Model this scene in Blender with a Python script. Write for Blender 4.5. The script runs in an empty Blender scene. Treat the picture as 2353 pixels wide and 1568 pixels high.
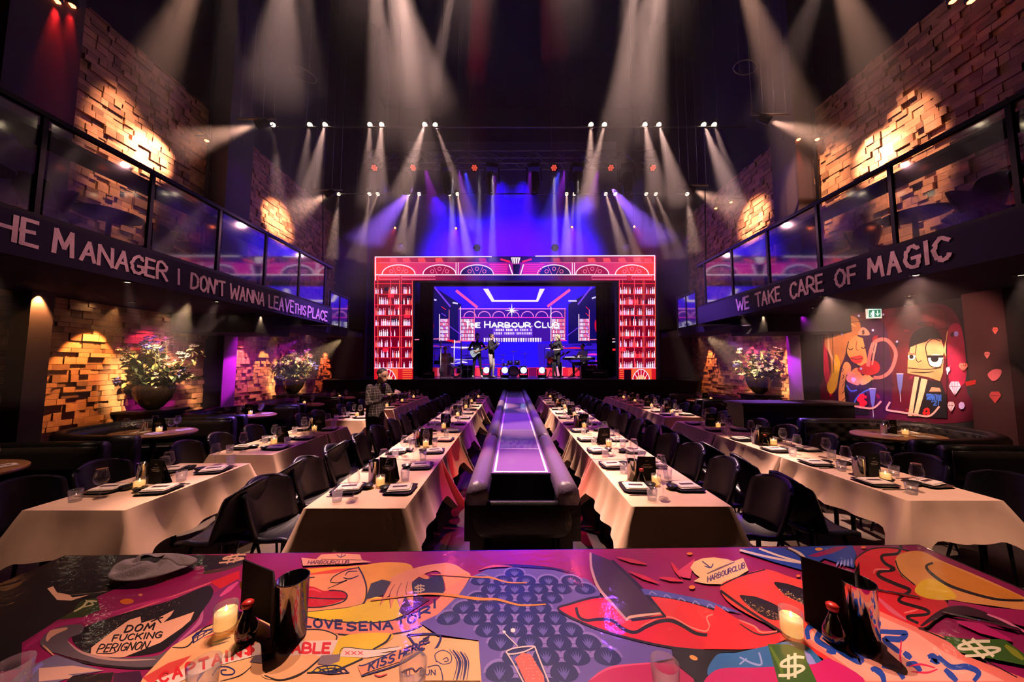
import bpy, bmesh, math, random
from mathutils import Vector, Matrix
from mathutils.geometry import tessellate_polygon
R = random.Random(7)
C = bpy.context.scene.collection
S = bpy.context.scene
# ------------------------------------------------------------------ camera
CAMZ = 1.75; FPX = 750.0; PITCH = math.atan(54 / 750)
cd = bpy.data.cameras.new('camera'); cam = bpy.data.objects.new('camera', cd); C.objects.link(cam)
cd.sensor_width = 36; cd.lens = FPX * 36 / 2353; cd.clip_start = 0.05; cd.clip_end = 200
cam.location = (0, 0, CAMZ); cam.rotation_euler = (math.pi / 2 + PITCH, 0, 0)
S.camera = cam
# ------------------------------------------------------------------ haze in the air, darkness outside
w = bpy.data.worlds.new('world'); S.world = w; w.use_nodes = True
nt = w.node_tree; nt.nodes.clear()
wo = nt.nodes.new('ShaderNodeOutputWorld'); bg = nt.nodes.new('ShaderNodeBackground'); bg.inputs[0].default_value = (0, 0, 0, 1); bg.inputs[1].default_value = 0
nt.links.new(bg.outputs[0], wo.inputs[0])
S.view_settings.view_transform = 'Standard'; S.view_settings.look = 'None'; S.view_settings.gamma = 1; S.view_settings.exposure = 0.0
S.view_settings.use_curve_mapping = False
cy = S.cycles
cy.max_bounces = 3; cy.diffuse_bounces = 1; cy.glossy_bounces = 2; cy.transmission_bounces = 3; cy.transparent_max_bounces = 16; cy.volume_bounces = 0
cy.caustics_reflective = False; cy.caustics_refractive = False; cy.sample_clamp_indirect = 2.0
cy.use_adaptive_sampling = True; cy.adaptive_threshold = 0.03

def W(px, py, Y):
    u = (px - 1176.5) / FPX; v = (784 - py) / FPX
    t = Y / (math.cos(PITCH) - v * math.sin(PITCH))
    return Vector((u * t, Y, CAMZ + t * (math.sin(PITCH) + v * math.cos(PITCH))))
def WX(px, py, X):
    u = (px - 1176.5) / FPX; v = (784 - py) / FPX; t = X / u
    return Vector((X, t * (math.cos(PITCH) - v * math.sin(PITCH)), CAMZ + t * (math.sin(PITCH) + v * math.cos(PITCH))))
def WZ(px, py, Z):
    u = (px - 1176.5) / FPX; v = (784 - py) / FPX
    t = (Z - CAMZ) / (math.sin(PITCH) + v * math.cos(PITCH))
    return Vector((u * t, t * (math.cos(PITCH) - v * math.sin(PITCH)), Z))

# ------------------------------------------------------------------ lights
WARM = (1.0, 0.58, 0.48); AMBER = (1.0, 0.36, 0.10); BLUE = (0.02, 0.0, 1.0); VIOLET = (0.30, 0.05, 1.0); MAG = (1.0, 0.03, 0.35); REDL = (1.0, 0.02, 0.02)
LAMPS = []
def spot(p, t, ang, power, col=WARM, blend=0.6, r=0.04, name='spot_light'):
    d = bpy.data.lights.new(name, 'SPOT'); d.energy = power; d.color = col; d.spot_size = math.radians(ang); d.spot_blend = blend; d.shadow_soft_size = r
    o = bpy.data.objects.new(name, d); C.objects.link(o); o.location = p
    o.rotation_euler = (Vector(t) - Vector(p)).to_track_quat('-Z', 'Y').to_euler()
    return o
def ray_end(px, py, k, yend):
    return px + k * (yend - py), yend
YR1, YR2, YR0 = 9.15, 12.3, 5.2
BEAMS = []      # (position, target, cone angle, power) of every warm spotlight, rig lamps and added ones alike
def beam(px, py, Y, k, yend, ang=14, p=900, z=0.8):
    a = W(px, py, Y); ex, ey = ray_end(px, py, k, yend)
    BEAMS.append((a, WZ(ex, ey, z), ang, p))
def beamx(px, py, Y, tx, ty, X, ang=16, p=1500):
    BEAMS.append((W(px, py, Y), WX(tx, ty, X), ang, p))
# rig row in front of the long truss
beamx(590, 288, 6.4, 350, 350, -6.9, 30, 3200)
for a in ((712, -.12, 980, .35), (747, -.22, 1000, .9), (627, .08, 960, .25), (850, -.03, 1010, .5), (877, -.06, 1040, .9), (976, -.33, 1040, 1), (1000, .37, 940, 1),
          (1358, -.03, 1000, 1), (1389, -.25, 980, .9), (1482, .17, 1040, .9), (1514, .265, 1020, 1.2), (1617, .37, 1000, 1.3), (1641, .29, 980, .4), (1737, .06, 1000, .25)):
    beam(a[0], 287, YR1, a[1], a[2], 8, 17000 * a[3])
beamx(1768, 278, 6.4, 2010, 355, 6.9, 30, 3200)
# rig row over the stage front
beamx(752, 448, 8.6, 640, 505, -6.9, 38, 1900)
for a in ((778, -.1, 930, .8), (849, -.12, 920, .4), (868, -.4, 930, .4), (938, -.15, 950, 1), (963, -.2, 940, .7), (1033, .1, 930, .35), (1051, .18, 930, 1.1),
          (1302, 0, 940, 1), (1320, -.1, 920, .3), (1392, .3, 940, 1), (1414, .36, 920, .8), (1485, .36, 930, .45), (1507, .4, 930, .45), (1579, .12, 950, .8)):
    beam(a[0], 446, YR2, a[1], a[2], 7.5, 13000 * a[3])
beamx(1594, 437, 8.6, 1730, 500, 6.9, 38, 1900)
# rig row nearly overhead
beamx(490, -130, YR0, 285, 320, -6.9, 19, 4200)
beam(528, -120, YR0, .0, 1060, 9, 700); beam(664, -130, YR0, -.09, 1120, 12, 5500); beam(700, -120, YR0, 0.0, 1150, 9, 1500)
beam(840, -130, YR0, .25, 1000, 9, 900); beam(880, -130, YR0, .27, 1100, 13, 9000); beam(1520, -130, YR0, -.19, 1060, 12, 5500)
beamx(1675, -130, YR0, 1880, 440, 6.9, 18, 4500); beam(1925, -130, YR0, -.42, 1060, 9, 1500); beamx(1895, -130, YR0, 2080, 350, 6.9, 18, 4000)

for sx in (-1, 1):  # added spotlights out of view, warming the inner rows
    for k, yy in enumerate((4.2, 6.4)): BEAMS.append((Vector((sx * (2.6 - k * .45) + .12, 5.2, 9.1)), Vector((sx * 1.15, yy, .75)), 12, 5500))
for sx in (-1, 1): BEAMS.append((Vector((sx * 1.75 + .12, 4.75, 9.0)), Vector((sx * 1.15, 2.75, .75)), 9, 4200))  # another added pair out of view, warming the first inner tables
# added unseen spots that brighten the painted table
for x, tx, ty, p in ((-1.9, -1.5, 1.15, 1900), (-.5, -.5, 1.3, 2900), (.7, .6, 1.2, 2900), (1.9, 1.6, 1.15, 2600)):
    BEAMS.append((Vector((x, 4.3, 8.4)), Vector((tx, ty, .76)), 17, p))
BEAMS.append((Vector((-2.4, 1.6, 8.4)), Vector((-3.05, 3.0, .7)), 15, 1500)); BEAMS.append((Vector((2.7, 1.0, 8.4)), Vector((3.25, 3.0, .7)), 15, 2600))  # two more added out of view to brighten the outer rows
# ------------------------------------------------------------------ materials
def mat(name, col, rough=0.6, metal=0.0, coat=0.0, emit=None, estr=0.0, bump=0.0, bscale=40.0, spec=0.5, sheen=0.0):
    m = bpy.data.materials.new(name); m.use_nodes = True
    n = m.node_tree.nodes; l = m.node_tree.links; b = n['Principled BSDF']
    b.inputs['Base Color'].default_value = (*col, 1); b.inputs['Roughness'].default_value = rough; b.inputs['Metallic'].default_value = metal
    b.inputs['Coat Weight'].default_value = coat; b.inputs['Specular IOR Level'].default_value = spec
    if sheen: b.inputs['Sheen Weight'].default_value = sheen
    if emit: b.inputs['Emission Color'].default_value = (*emit, 1); b.inputs['Emission Strength'].default_value = estr
    tc = n.new('ShaderNodeTexCoord'); nz = n.new('ShaderNodeTexNoise'); nz.inputs['Scale'].default_value = bscale; nz.inputs['Detail'].default_value = 3
    l.new(tc.outputs['Object'], nz.inputs['Vector'])
    mx = n.new('ShaderNodeMix'); mx.data_type = 'RGBA'; mx.blend_type = 'MULTIPLY'; mx.inputs[0].default_value = 0.35
    mx.inputs[6].default_value = (*col, 1); cr = n.new('ShaderNodeValToRGB'); cr.color_ramp.elements[0].color = (.7, .7, .7, 1)
    l.new(nz.outputs[0], cr.inputs[0]); l.new(cr.outputs[0], mx.inputs[7]); l.new(mx.outputs[2], b.inputs['Base Color'])
    if bump:
        bp = n.new('ShaderNodeBump'); bp.inputs['Strength'].default_value = bump; bp.inputs['Distance'].default_value = 0.01
        l.new(nz.outputs[0], bp.inputs['Height']); l.new(bp.outputs[0], b.inputs['Normal'])
    return m
def attrmat(name, rough=0.6, coat=0.0, estr=None, bump=0.0, metal=0.0, noise=0.25, nscale=6.0):
    m = bpy.data.materials.new(name); m.use_nodes = True
    n = m.node_tree.nodes; l = m.node_tree.links; b = n['Principled BSDF']
    at = n.new('ShaderNodeVertexColor'); at.layer_name = 'Col'
    b.inputs['Roughness'].default_value = rough; b.inputs['Coat Weight'].default_value = coat; b.inputs['Coat Roughness'].default_value = 0.04; b.inputs['Metallic'].default_value = metal
    if estr is None:
        tc = n.new('ShaderNodeTexCoord'); nz = n.new('ShaderNodeTexNoise'); nz.inputs['Scale'].default_value = nscale; nz.inputs['Detail'].default_value = 5
        cr = n.new('ShaderNodeValToRGB'); v = 1 - noise; cr.color_ramp.elements[0].color = (v, v, v, 1); cr.color_ramp.elements[0].position = .3; cr.color_ramp.elements[1].position = .7
        mx = n.new('ShaderNodeMix'); mx.data_type = 'RGBA'; mx.blend_type = 'MULTIPLY'; mx.inputs[0].default_value = 1
        l.new(tc.outputs['Object'], nz.inputs['Vector']); l.new(nz.outputs[0], cr.inputs[0]); l.new(at.outputs[0], mx.inputs[6]); l.new(cr.outputs[0], mx.inputs[7]); l.new(mx.outputs[2], b.inputs['Base Color'])
        if bump:
            bp = n.new('ShaderNodeBump'); bp.inputs['Strength'].default_value = bump; bp.inputs['Distance'].default_value = 0.01
            n2 = n.new('ShaderNodeTexNoise'); n2.inputs['Scale'].default_value = 60; l.new(tc.outputs['Object'], n2.inputs['Vector']); l.new(n2.outputs[0], bp.inputs['Height']); l.new(bp.outputs[0], b.inputs['Normal'])
    else:
        b.inputs['Base Color'].default_value = (.01, .01, .01, 1); l.new(at.outputs[0], b.inputs['Emission Color']); b.inputs['Emission Strength'].default_value = estr
    return m
def glassmat(name, tint=(1, 1, 1), refl=1.0, base=0.04, edge=0.0):
    m = bpy.data.materials.new(name); m.use_nodes = True; n = m.node_tree.nodes; l = m.node_tree.links; n.clear()
    o = n.new('ShaderNodeOutputMaterial'); t = n.new('ShaderNodeBsdfTransparent'); t.inputs[0].default_value = (*tint, 1)
    g = n.new('ShaderNodeBsdfGlossy'); g.inputs['Roughness'].default_value = .06; g.inputs[0].default_value = (refl, refl, refl, 1)
    lw = n.new('ShaderNodeLayerWeight'); lw.inputs[0].default_value = .35; mr = n.new('ShaderNodeMapRange'); mr.inputs[3].default_value = base; mr.inputs[4].default_value = .62
    mx = n.new('ShaderNodeMixShader'); l.new(lw.outputs['Facing'], mr.inputs[0]); l.new(mr.outputs[0], mx.inputs[0]); l.new(t.outputs[0], mx.inputs[1])
    df = n.new('ShaderNodeBsdfTranslucent'); df.inputs[0].default_value = (.9, .85, .8, 1); m2 = n.new('ShaderNodeMixShader'); m2.inputs[0].default_value = edge
    l.new(g.outputs[0], m2.inputs[1]); l.new(df.outputs[0], m2.inputs[2]); l.new(m2.outputs[0], mx.inputs[2]); l.new(mx.outputs[0], o.inputs[0])
    return m
M = {}
M['black'] = mat('black_paint', (.006, .006, .007), .55)
M['metal_black'] = mat('black_metal', (.01, .01, .012), .35, .6)
M['leather'] = mat('black_leather', (.010, .009, .010), .35, bump=.25, spec=.35, bscale=60)
M['shell'] = mat('dark_upholstery', (.006, .006, .012), .38, bump=.1, bscale=80, spec=.35)
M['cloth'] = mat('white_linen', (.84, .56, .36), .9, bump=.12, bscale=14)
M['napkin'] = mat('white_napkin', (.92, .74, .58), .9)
M['plate'] = mat('black_plate', (.012, .012, .013), .25)
M['bowl'] = mat('black_bowl', (.01, .01, .01), .3)
M['card'] = mat('black_card', (.005, .0045, .004), .75, spec=.2)
M['ink'] = mat('pale_print', (.55, .5, .45), .7)
M['tag'] = mat('dark_menu_strip', (.06, .02, .03), .5)
M['steel'] = mat('polished_steel', (.75, .73, .7), .08, 1.0)
M['cutlery'] = mat('steel_cutlery', (.6, .58, .55), .2, 1.0)
M['glass'] = glassmat('clear_glass', edge=.35)
M['pane'] = glassmat('railing_glass', base=.06)
M['wood'] = mat('warm_wood', (.42, .2, .07), .3, coat=.3, bscale=9)
M['aisle'] = mat('aisle_vinyl', (.10, .085, .10), .3, bscale=5)
M['floor'] = mat('brown_floor', (.16, .12, .09), .38, bscale=4)
M['walldark'] = mat('dark_plaster', (.012, .010, .011), .85)
M['ceil'] = mat('black_ceiling', (.006, .006, .006), .9)
M['column'] = mat('dark_column', (.06, .04, .045), .7)
M['columnred'] = mat('dark_red_pillar', (.06, .014, .014), .8)
M['quilt'] = mat('quilted_leather', (.045, .036, .034), .3, bump=.15, bscale=50)
M['columnlit'] = mat('lit_column_side', (.3, .2, .26), .7)  # paler than the column: its purple-lit side put into the colour
M['fascia'] = mat('navy_fascia', (.022, .018, .04), .8, spec=.1)
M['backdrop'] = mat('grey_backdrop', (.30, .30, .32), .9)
M['curtain'] = mat('black_velvet', (.006, .005, .007), .9)
M['runway'] = mat('runway_vinyl', (.19, .09, .24), .35, coat=.2, bscale=3)
M['line'] = mat('white_tape', (.85, .85, .85), .5)
M['bolster'] = mat('grey_leather', (.14, .10, .16), .38, bump=.3, bscale=50)
M['wax'] = mat('candle_wax', (.9, .62, .3), .5, emit=(1, .45, .13), estr=1.3)  # emission stands in for candlelight glowing through the wax
M['flame'] = mat('flame', (1, .8, .4), .5, emit=(1, .62, .25), estr=9)
M['lens'] = mat('lit_lens', (1, .9, .7), .3, emit=(1, .78, .5), estr=14)
M['redlens'] = mat('red_lens', (1, .2, .1), .3, emit=(1, .10, .06), estr=1.1)
M['redglow'] = mat('red_lamp_glow', (1, .1, .05), .3, emit=(1, .16, .05), estr=14)
M['bluelens'] = mat('blue_lens', (.6, .7, 1), .3, emit=(.35, .5, 1), estr=3)
M['truss'] = mat('dark_truss', (.22, .21, .22), .35, .7)
M['skin'] = mat('skin', (.50, .30, .21), .55); M['skin2'] = mat('pale_skin', (.62, .42, .33), .55)
M['hairdark'] = mat('dark_hair', (.02, .014, .01), .6); M['hairblond'] = mat('blond_hair', (.75, .58, .34), .5, bscale=90)
M['clothblack'] = mat('black_clothing', (.012, .011, .014), .85); M['clothwhite'] = mat('pale_clothing', (.7, .66, .64), .85); M['clothbeige'] = mat('beige_trousers', (.48, .40, .36), .85)
M['shoe'] = mat('white_shoe', (.75, .72, .7), .6)
M['brass'] = mat('brass_cymbal', (.8, .5, .16), .25, 1.0); M['chrome'] = mat('chrome', (.7, .7, .72), .15, 1.0); M['drumhead'] = mat('drum_head', (.6, .6, .62), .5)
M['reddrum'] = mat('red_lacquer', (.45, .02, .03), .25, coat=.5)
M['stagefloor'] = mat('stage_floor', (.30, .24, .30), .3, bscale=3)
M['vase'] = mat('dark_glazed_vase', (.07, .045, .03), .12, .9)
M['stem'] = mat('plant_stem', (.10, .12, .04), .7); M['leafdark'] = mat('dark_leaf', (.035, .06, .03), .5); M['leafgold'] = mat('dry_leaf', (.55, .42, .16), .6)
M['petal'] = mat('cream_petal', (.85, .72, .5), .7); M['petalblue'] = mat('blue_petal', (.12, .12, .5), .7); M['petalred'] = mat('dusky_petal', (.5, .12, .16), .7)
M['soy'] = mat('dark_bottle', (.01, .006, .004), .06, coat=1.0); M['redcap'] = mat('red_cap', (.6, .03, .02), .35, coat=.4)
M['greysock'] = mat('grey_cloth', (.30, .24, .23), .95, bump=.3, bscale=120)
M['jacket'] = mat('checked_jacket', (.035, .03, .03), .85)
M['cup'] = mat('cream_cup', (.8, .62, .42), .4)
M['cream'] = mat('cream_fabric', (.75, .6, .42), .9)
M['plexi'] = glassmat('plexiglass', base=.10)
M['brick'] = attrmat('wood_block_wall', .75, bump=.5, noise=.3, nscale=7)
M['mural'] = attrmat('painted_wall', .55, noise=.28, nscale=5)
M['tablemural'] = attrmat('lacquered_painting', .35, coat=1.0, noise=.22, nscale=5)
M['led'] = attrmat('led_picture', estr=1.2)
M['letter'] = attrmat('brushed_lettering', .6, noise=.35, nscale=9)
# small relief in the lacquer of the painted table top
_n = M['tablemural'].node_tree.nodes; _l = M['tablemural'].node_tree.links; _b = _n['Principled BSDF']
_w = _n.new('ShaderNodeTexNoise'); _w.inputs['Scale'].default_value = 28; _w.inputs['Detail'].default_value = 4
_t = _n.new('ShaderNodeTexCoord'); _l.new(_t.outputs['Object'], _w.inputs['Vector'])
_p = _n.new('ShaderNodeBump'); _p.inputs['Strength'].default_value = .12; _p.inputs['Distance'].default_value = .01
_l.new(_w.outputs[0], _p.inputs['Height']); _l.new(_p.outputs[0], _b.inputs['Coat Normal'])
# woven check of the waiter's jacket
_n = M['jacket'].node_tree.nodes; _l = M['jacket'].node_tree.links; _b = _n['Principled BSDF']
_t = _n.new('ShaderNodeTexCoord'); _k = _n.new('ShaderNodeTexBrick'); _k.inputs['Scale'].default_value = 14; _k.offset = 0; _k.inputs['Color1'].default_value = (.015, .014, .014, 1); _k.inputs['Color2'].default_value = (.03, .026, .026, 1); _k.inputs['Mortar'].default_value = (.25, .2, .17, 1); _k.inputs['Mortar Size'].default_value = .03; _k.inputs['Brick Width'].default_value = .6; _k.inputs['Row Height'].default_value = .6
_m = _n.new('ShaderNodeMapping'); _m.inputs['Rotation'].default_value = (1.57, 0, 0); _l.new(_t.outputs['Object'], _m.inputs[0]); _l.new(_m.outputs[0], _k.inputs['Vector']); _l.new(_k.outputs[0], _b.inputs['Base Color'])

# ------------------------------------------------------------------ mesh helpers
class MB:
    """collects shapes into one mesh"""
    def __init__(s): s.v = []; s.f = []; s.c = []; s.sm = []; s.mi = []
    def add(s, vs, fs, col=None, smooth=False, mi=0):
        b = len(s.v); s.v += [tuple(v) for v in vs]
        for f in fs: s.f.append(tuple(b + i for i in f)); s.c.append(col); s.sm.append(smooth); s.mi.append(mi)
        return s
    def box(s, x0, x1, y0, y1, z0, z1, col=None, mi=0):
        v = [(x, y, z) for x in (x0, x1) for y in (y0, y1) for z in (z0, z1)]
        return s.add(v, [(0, 1, 3, 2), (4, 6, 7, 5), (0, 4, 5, 1), (2, 3, 7, 6), (0, 2, 6, 4), (1, 5, 7, 3)], col, mi=mi)
    def prism(s, pts, d, col=None, mi=0):
        d = Vector(d); n = len(pts); p = [Vector(q) for q in pts]
        return s.add(p + [q + d for q in p], [tuple(range(n))[::-1], tuple(range(n, 2 * n))] + [(i, (i + 1) % n, n + (i + 1) % n, n + i) for i in range(n)], col, mi=mi)
    def tube(s, path, r, n=8, col=None, cap=True, mi=0, smooth=True):
        path = [Vector(p) for p in path]; rs = r if isinstance(r, (list, tuple)) else [r] * len(path)
        vs = []; up = None
        for i, p in enumerate(path):
            d = (path[min(i + 1, len(path) - 1)] - path[max(i - 1, 0)])
            d = d.normalized() if d.length > 1e-9 else Vector((0, 0, 1))
            if up is None or abs(up.dot(d)) > .98: up = Vector((0, 0, 1)) if abs(d.z) < .9 else Vector((1, 0, 0))
            a = d.cross(up).normalized(); b = a.cross(d).normalized(); up = b
            vs += [p + (a * math.cos(2 * math.pi * k / n) + b * math.sin(2 * math.pi * k / n)) * rs[i] for k in range(n)]
        fs = [(i * n + k, i * n + (k + 1) % n, (i + 1) * n + (k + 1) % n, (i + 1) * n + k) for i in range(len(path) - 1) for k in range(n)]
        s.add(vs, fs, col, smooth, mi)
        if cap:
            m = len(path) - 1; b = len(s.v) - len(vs)
            s.f += [tuple(b + k for k in range(n))[::-1], tuple(b + m * n + k for k in range(n))]; s.c += [col] * 2; s.sm += [False] * 2; s.mi += [mi] * 2
        return s
    def lathe(s, prof, n=16, c=(0, 0, 0), col=None, sx=1, sy=1, mi=0, smooth=True, mtx=None):
        vs = []
        for r, z in prof:
            for k in range(n):
                a = 2 * math.pi * k / n; p = Vector((r * math.cos(a) * sx, r * math.sin(a) * sy, z))
                if mtx: p = mtx @ p
                vs.append(p + Vector(c))
        fs = [(i * n + k, i * n + (k + 1) % n, (i + 1) * n + (k + 1) % n, (i + 1) * n + k) for i in range(len(prof) - 1) for k in range(n)]
        s.add(vs, fs, col, smooth, mi); b = len(s.v) - len(vs)
        if prof[0][0] > 1e-6: s.f.append(tuple(b + k for k in range(n))[::-1]); s.c.append(col); s.sm.append(False); s.mi.append(mi)
        if prof[-1][0] > 1e-6: s.f.append(tuple(b + (len(prof) - 1) * n + k for k in range(n))); s.c.append(col); s.sm.append(False); s.mi.append(mi)
        return s
    def ball(s, c, r, n=10, col=None, sc=(1, 1, 1), mi=0):
        m = max(4, n // 2); vs = []; c = Vector(c)
        for i in range(1, m):
            t = math.pi * i / m
            for k in range(n):
                a = 2 * math.pi * k / n; vs.append(c + Vector((r * sc[0] * math.sin(t) * math.cos(a), r * sc[1] * math.sin(t) * math.sin(a), r * sc[2] * math.cos(t))))
        fs = [(i * n + k, (i + 1) * n + k, (i + 1) * n + (k + 1) % n, i * n + (k + 1) % n) for i in range(m - 2) for k in range(n)]
        t0 = len(vs); vs += [c + Vector((0, 0, r * sc[2])), c - Vector((0, 0, r * sc[2]))]
        fs += [(t0, k, (k + 1) % n) for k in range(n)] + [(t0 + 1, (m - 2) * n + (k + 1) % n, (m - 2) * n + k) for k in range(n)]
        return s.add(vs, fs, col, True, mi)
    def sheet(s, fn, nu, nv, th, col=None, closed_u=False, mi=0, smooth=True):
        """thick sheet from fn(u,v)->Vector, u,v in 0..1"""
        P = [[Vector(fn(i / nu, j / nv)) for j in range(nv + 1)] for i in range(nu + 1)]
        N = []
        for i in range(nu + 1):
            row = []
            for j in range(nv + 1):
                a = P[min(i + 1, nu)][j] - P[max(i - 1, 0)][j]; b = P[i][min(j + 1, nv)] - P[i][max(j - 1, 0)]
                c = a.cross(b); row.append(c.normalized() if c.length > 1e-12 else Vector((0, 0, 1)))
            N.append(row)
        vs = [P[i][j] for i in range(nu + 1) for j in range(nv + 1)] + [P[i][j] - N[i][j] * th for i in range(nu + 1) for j in range(nv + 1)]
        K = (nu + 1) * (nv + 1); I = lambda i, j: i * (nv + 1) + j
        fs = []
        for i in range(nu):
            for j in range(nv):
                fs.append((I(i, j), I(i + 1, j), I(i + 1, j + 1), I(i, j + 1))); fs.append((K + I(i, j), K + I(i, j + 1), K + I(i + 1, j + 1), K + I(i + 1, j)))
        for i in range(nu):
            fs.append((I(i, 0), K + I(i, 0), K + I(i + 1, 0), I(i + 1, 0))); fs.append((I(i, nv), I(i + 1, nv), K + I(i + 1, nv), K + I(i, nv)))
        for j in range(nv):
            fs.append((I(0, j), I(0, j + 1), K + I(0, j + 1), K + I(0, j))); fs.append((I(nu, j), K + I(nu, j), K + I(nu, j + 1), I(nu, j + 1)))
        return s.add(vs, fs, col, smooth, mi)
    def build(s, name, m, parent=None, loc=None, **kw):
        me = bpy.data.meshes.new(name); me.from_pydata(s.v, [], s.f)
        for q in (m if isinstance(m, list) else [m]): me.materials.append(q)
        me.polygons.foreach_set('use_smooth', s.sm); me.polygons.foreach_set('material_index', s.mi)
        if any(c is not None for c in s.c):
            ca = me.color_attributes.new('Col', 'FLOAT_COLOR', 'CORNER'); data = []
            for f, c in zip(s.f, s.c): data += list((*(c or (.5, .5, .5)), 1.0)) * len(f)
            ca.data.foreach_set('color', data)
        me.update()
        o = bpy.data.objects.new(name, me); C.objects.link(o)
        if parent: o.parent = parent
        if loc is not None: o.location = loc
        for k, q in kw.items(): o[k] = q
        return o
def tag(o, label=None, cat=None, group=None, kind=None):
    if label: o['label'] = label
    if cat: o['category'] = cat
    if group: o['group'] = group
    if kind: o['kind'] = kind
    return o
def thing(name, label, cat, loc=(0, 0, 0), rz=0, group=None):
    o = bpy.data.objects.new(name, None); C.objects.link(o); o.location = loc; o.rotation_euler = (0, 0, rz); o.empty_display_size = .05
    return tag(o, label, cat, group)
def dup(o, label=None, loc=None, rz=None, parent=None, group=None):
    c = o.copy(); C.objects.link(c)
    if parent is not None: c.parent = parent
    if label: c['label'] = label
    if group: c['group'] = group
    if loc is not None: c.location = loc
    if rz is not None: c.rotation_euler = (c.rotation_euler[0], c.rotation_euler[1], rz)
    for ch in KIDS.get(o.name) or [k for k in bpy.data.objects if k.parent == o]: dup(ch, parent=c)
    return c
KIDS = {}
def seal(o):
    """remember the children of a thing that will be copied often"""
    k = [c for c in bpy.data.objects if c.parent == o]; KIDS[o.name] = k
    for c in k: seal(c)
    return o
def dupf(o, label=None, loc=None, rz=None, parent=None, group=None, sc=None):
    c = o.copy(); C.objects.link(c)
    if parent is not None: c.parent = parent
    if label: c['label'] = label
    if group: c['group'] = group
    if loc is not None: c.location = loc
    if rz is not None: c.rotation_euler = (c.rotation_euler[0], c.rotation_euler[1], rz)
    if sc: c.scale = (sc, sc, sc)
    for ch in KIDS.get(o.name, ()): dupf(ch, parent=c)
    return c
def struct(name, mb, m, parent=None):
    o = mb.build(name, m, parent)
    if not parent: o['kind'] = 'structure'
    return o
def srgb(r, g, b):
    f = lambda c: (c / 255 / 12.92) if c / 255 <= .04045 else ((c / 255 + .055) / 1.055) ** 2.4
    return (f(r), f(g), f(b))
class Paint:
    """flat polygons laid over each other on one surface, each with its own colour"""
    def __init__(s, fn, n, step=.0004): s.fn = fn; s.n = Vector(n); s.k = 0; s.step = step; s.mb = MB()
    def poly(s, pts, col, lay=True):
        s.k += 1 if lay else .15
        off = s.n * (s.step * s.k)
        vs = [Vector(s.fn(*p)) + off for p in pts]
        s.tri(vs, tessellate_polygon([vs]) if len(vs) > 3 else [(0, 1, 2)], col); return s
    def tri(s, vs, tris, col):
        fs = []
        for a, b, c in tris:
            k = (vs[b] - vs[a]).cross(vs[c] - vs[a]).dot(s.n)
            if abs(k) > 1e-12: fs.append((a, b, c) if k > 0 else (a, c, b))
        if fs: s.mb.add(vs, fs, col)
    def line(s, pts, w, col, taper=0, lay=True, closed=False):
        s.k += 1 if lay else .15
        off = s.n * (s.step * s.k)
        P = [Vector((p[0], p[1])) for p in pts]
        if closed: P.append(P[0])
        n = len(P)
        if n < 2: return s
        L = []; Rr = []
        for i, p in enumerate(P):
            d = (P[min(i + 1, n - 1)] - P[max(i - 1, 0)]); d = d.normalized() if d.length else Vector((1, 0)); q = Vector((-d.y, d.x))
            t = i / (n - 1); ww = w * .5 * (1 - taper * abs(2 * t - 1)); L.append(p + q * ww); Rr.append(p - q * ww)
        for i in range(n - 1):
            vs = [Vector(s.fn(*q)) + off for q in (L[i], L[i + 1], Rr[i + 1], Rr[i])]
            s.tri(vs, [(0, 1, 2), (0, 2, 3)], col)
        return s
    def curve(s, pts, w, col, taper=0, closed=False, lay=True): return s.line(smooth_pts(pts, closed), w, col, taper, lay, closed)
    def blob(s, pts, col, lay=True): return s.poly(smooth_pts(pts, True), col, lay)
    def disc(s, x, y, rx, ry, col, n=20, rot=0, lay=True):
        c, q = math.cos(rot), math.sin(rot)
        return s.poly([(x + rx * math.cos(a) * c - ry * math.sin(a) * q, y + rx * math.cos(a) * q + ry * math.sin(a) * c) for a in [2 * math.pi * k / n for k in range(n)]], col, lay)
    def text(s, txt, x0, y0, x1, y1, h, w, col, gap=.28, slant=0, jit=0, lay=True):
        """stroke lettering, baseline from (x0,y0) to (x1,y1), letter height h; y grows downwards"""
        if lay: s.k += 1
        tot = sum((GW.get(ch, .62) + gap) for ch in txt) - gap; dx = (x1 - x0) / tot; dy = (y1 - y0) / tot; cx = 0
        for ch in txt:
            gw = GW.get(ch, .62)
            for st in GLY.get(ch, ()):
                pts = []
                for gx, gy in (smooth_pts(st, False, 4) if len(st) > 4 and ch in 'OCGSUDRPBJQ2365890$&e' else st):
                    jx = R.uniform(-jit, jit); jy = R.uniform(-jit, jit)
                    X = cx + gx * gw / .62 * 1.0; px = x0 + X * dx + slant * gy * h; py = y0 + X * dy - gy * h
                    pts.append((px + jx * h, py + jy * h))
                cut = [0] + [i for i in range(1, len(pts) - 1) if (Vector(pts[i]) - Vector(pts[i - 1])).angle(Vector(pts[i + 1]) - Vector(pts[i]), 0) > .8] + [len(pts) - 1]
                for c0, c1 in zip(cut, cut[1:]): s.line(ext(pts[c0:c1 + 1], w * .35), w, col, lay=False)
            cx += gw + gap
        return s
def ext(p, e):
    a = Vector(p[0]) - Vector(p[1]); b = Vector(p[-1]) - Vector(p[-2])
    a = a.normalized() * e if a.length else a; b = b.normalized() * e if b.length else b
    return [tuple(Vector(p[0]) + a)] + [tuple(q) for q in p[1:-1]] + [tuple(Vector(p[-1]) + b)]
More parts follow.
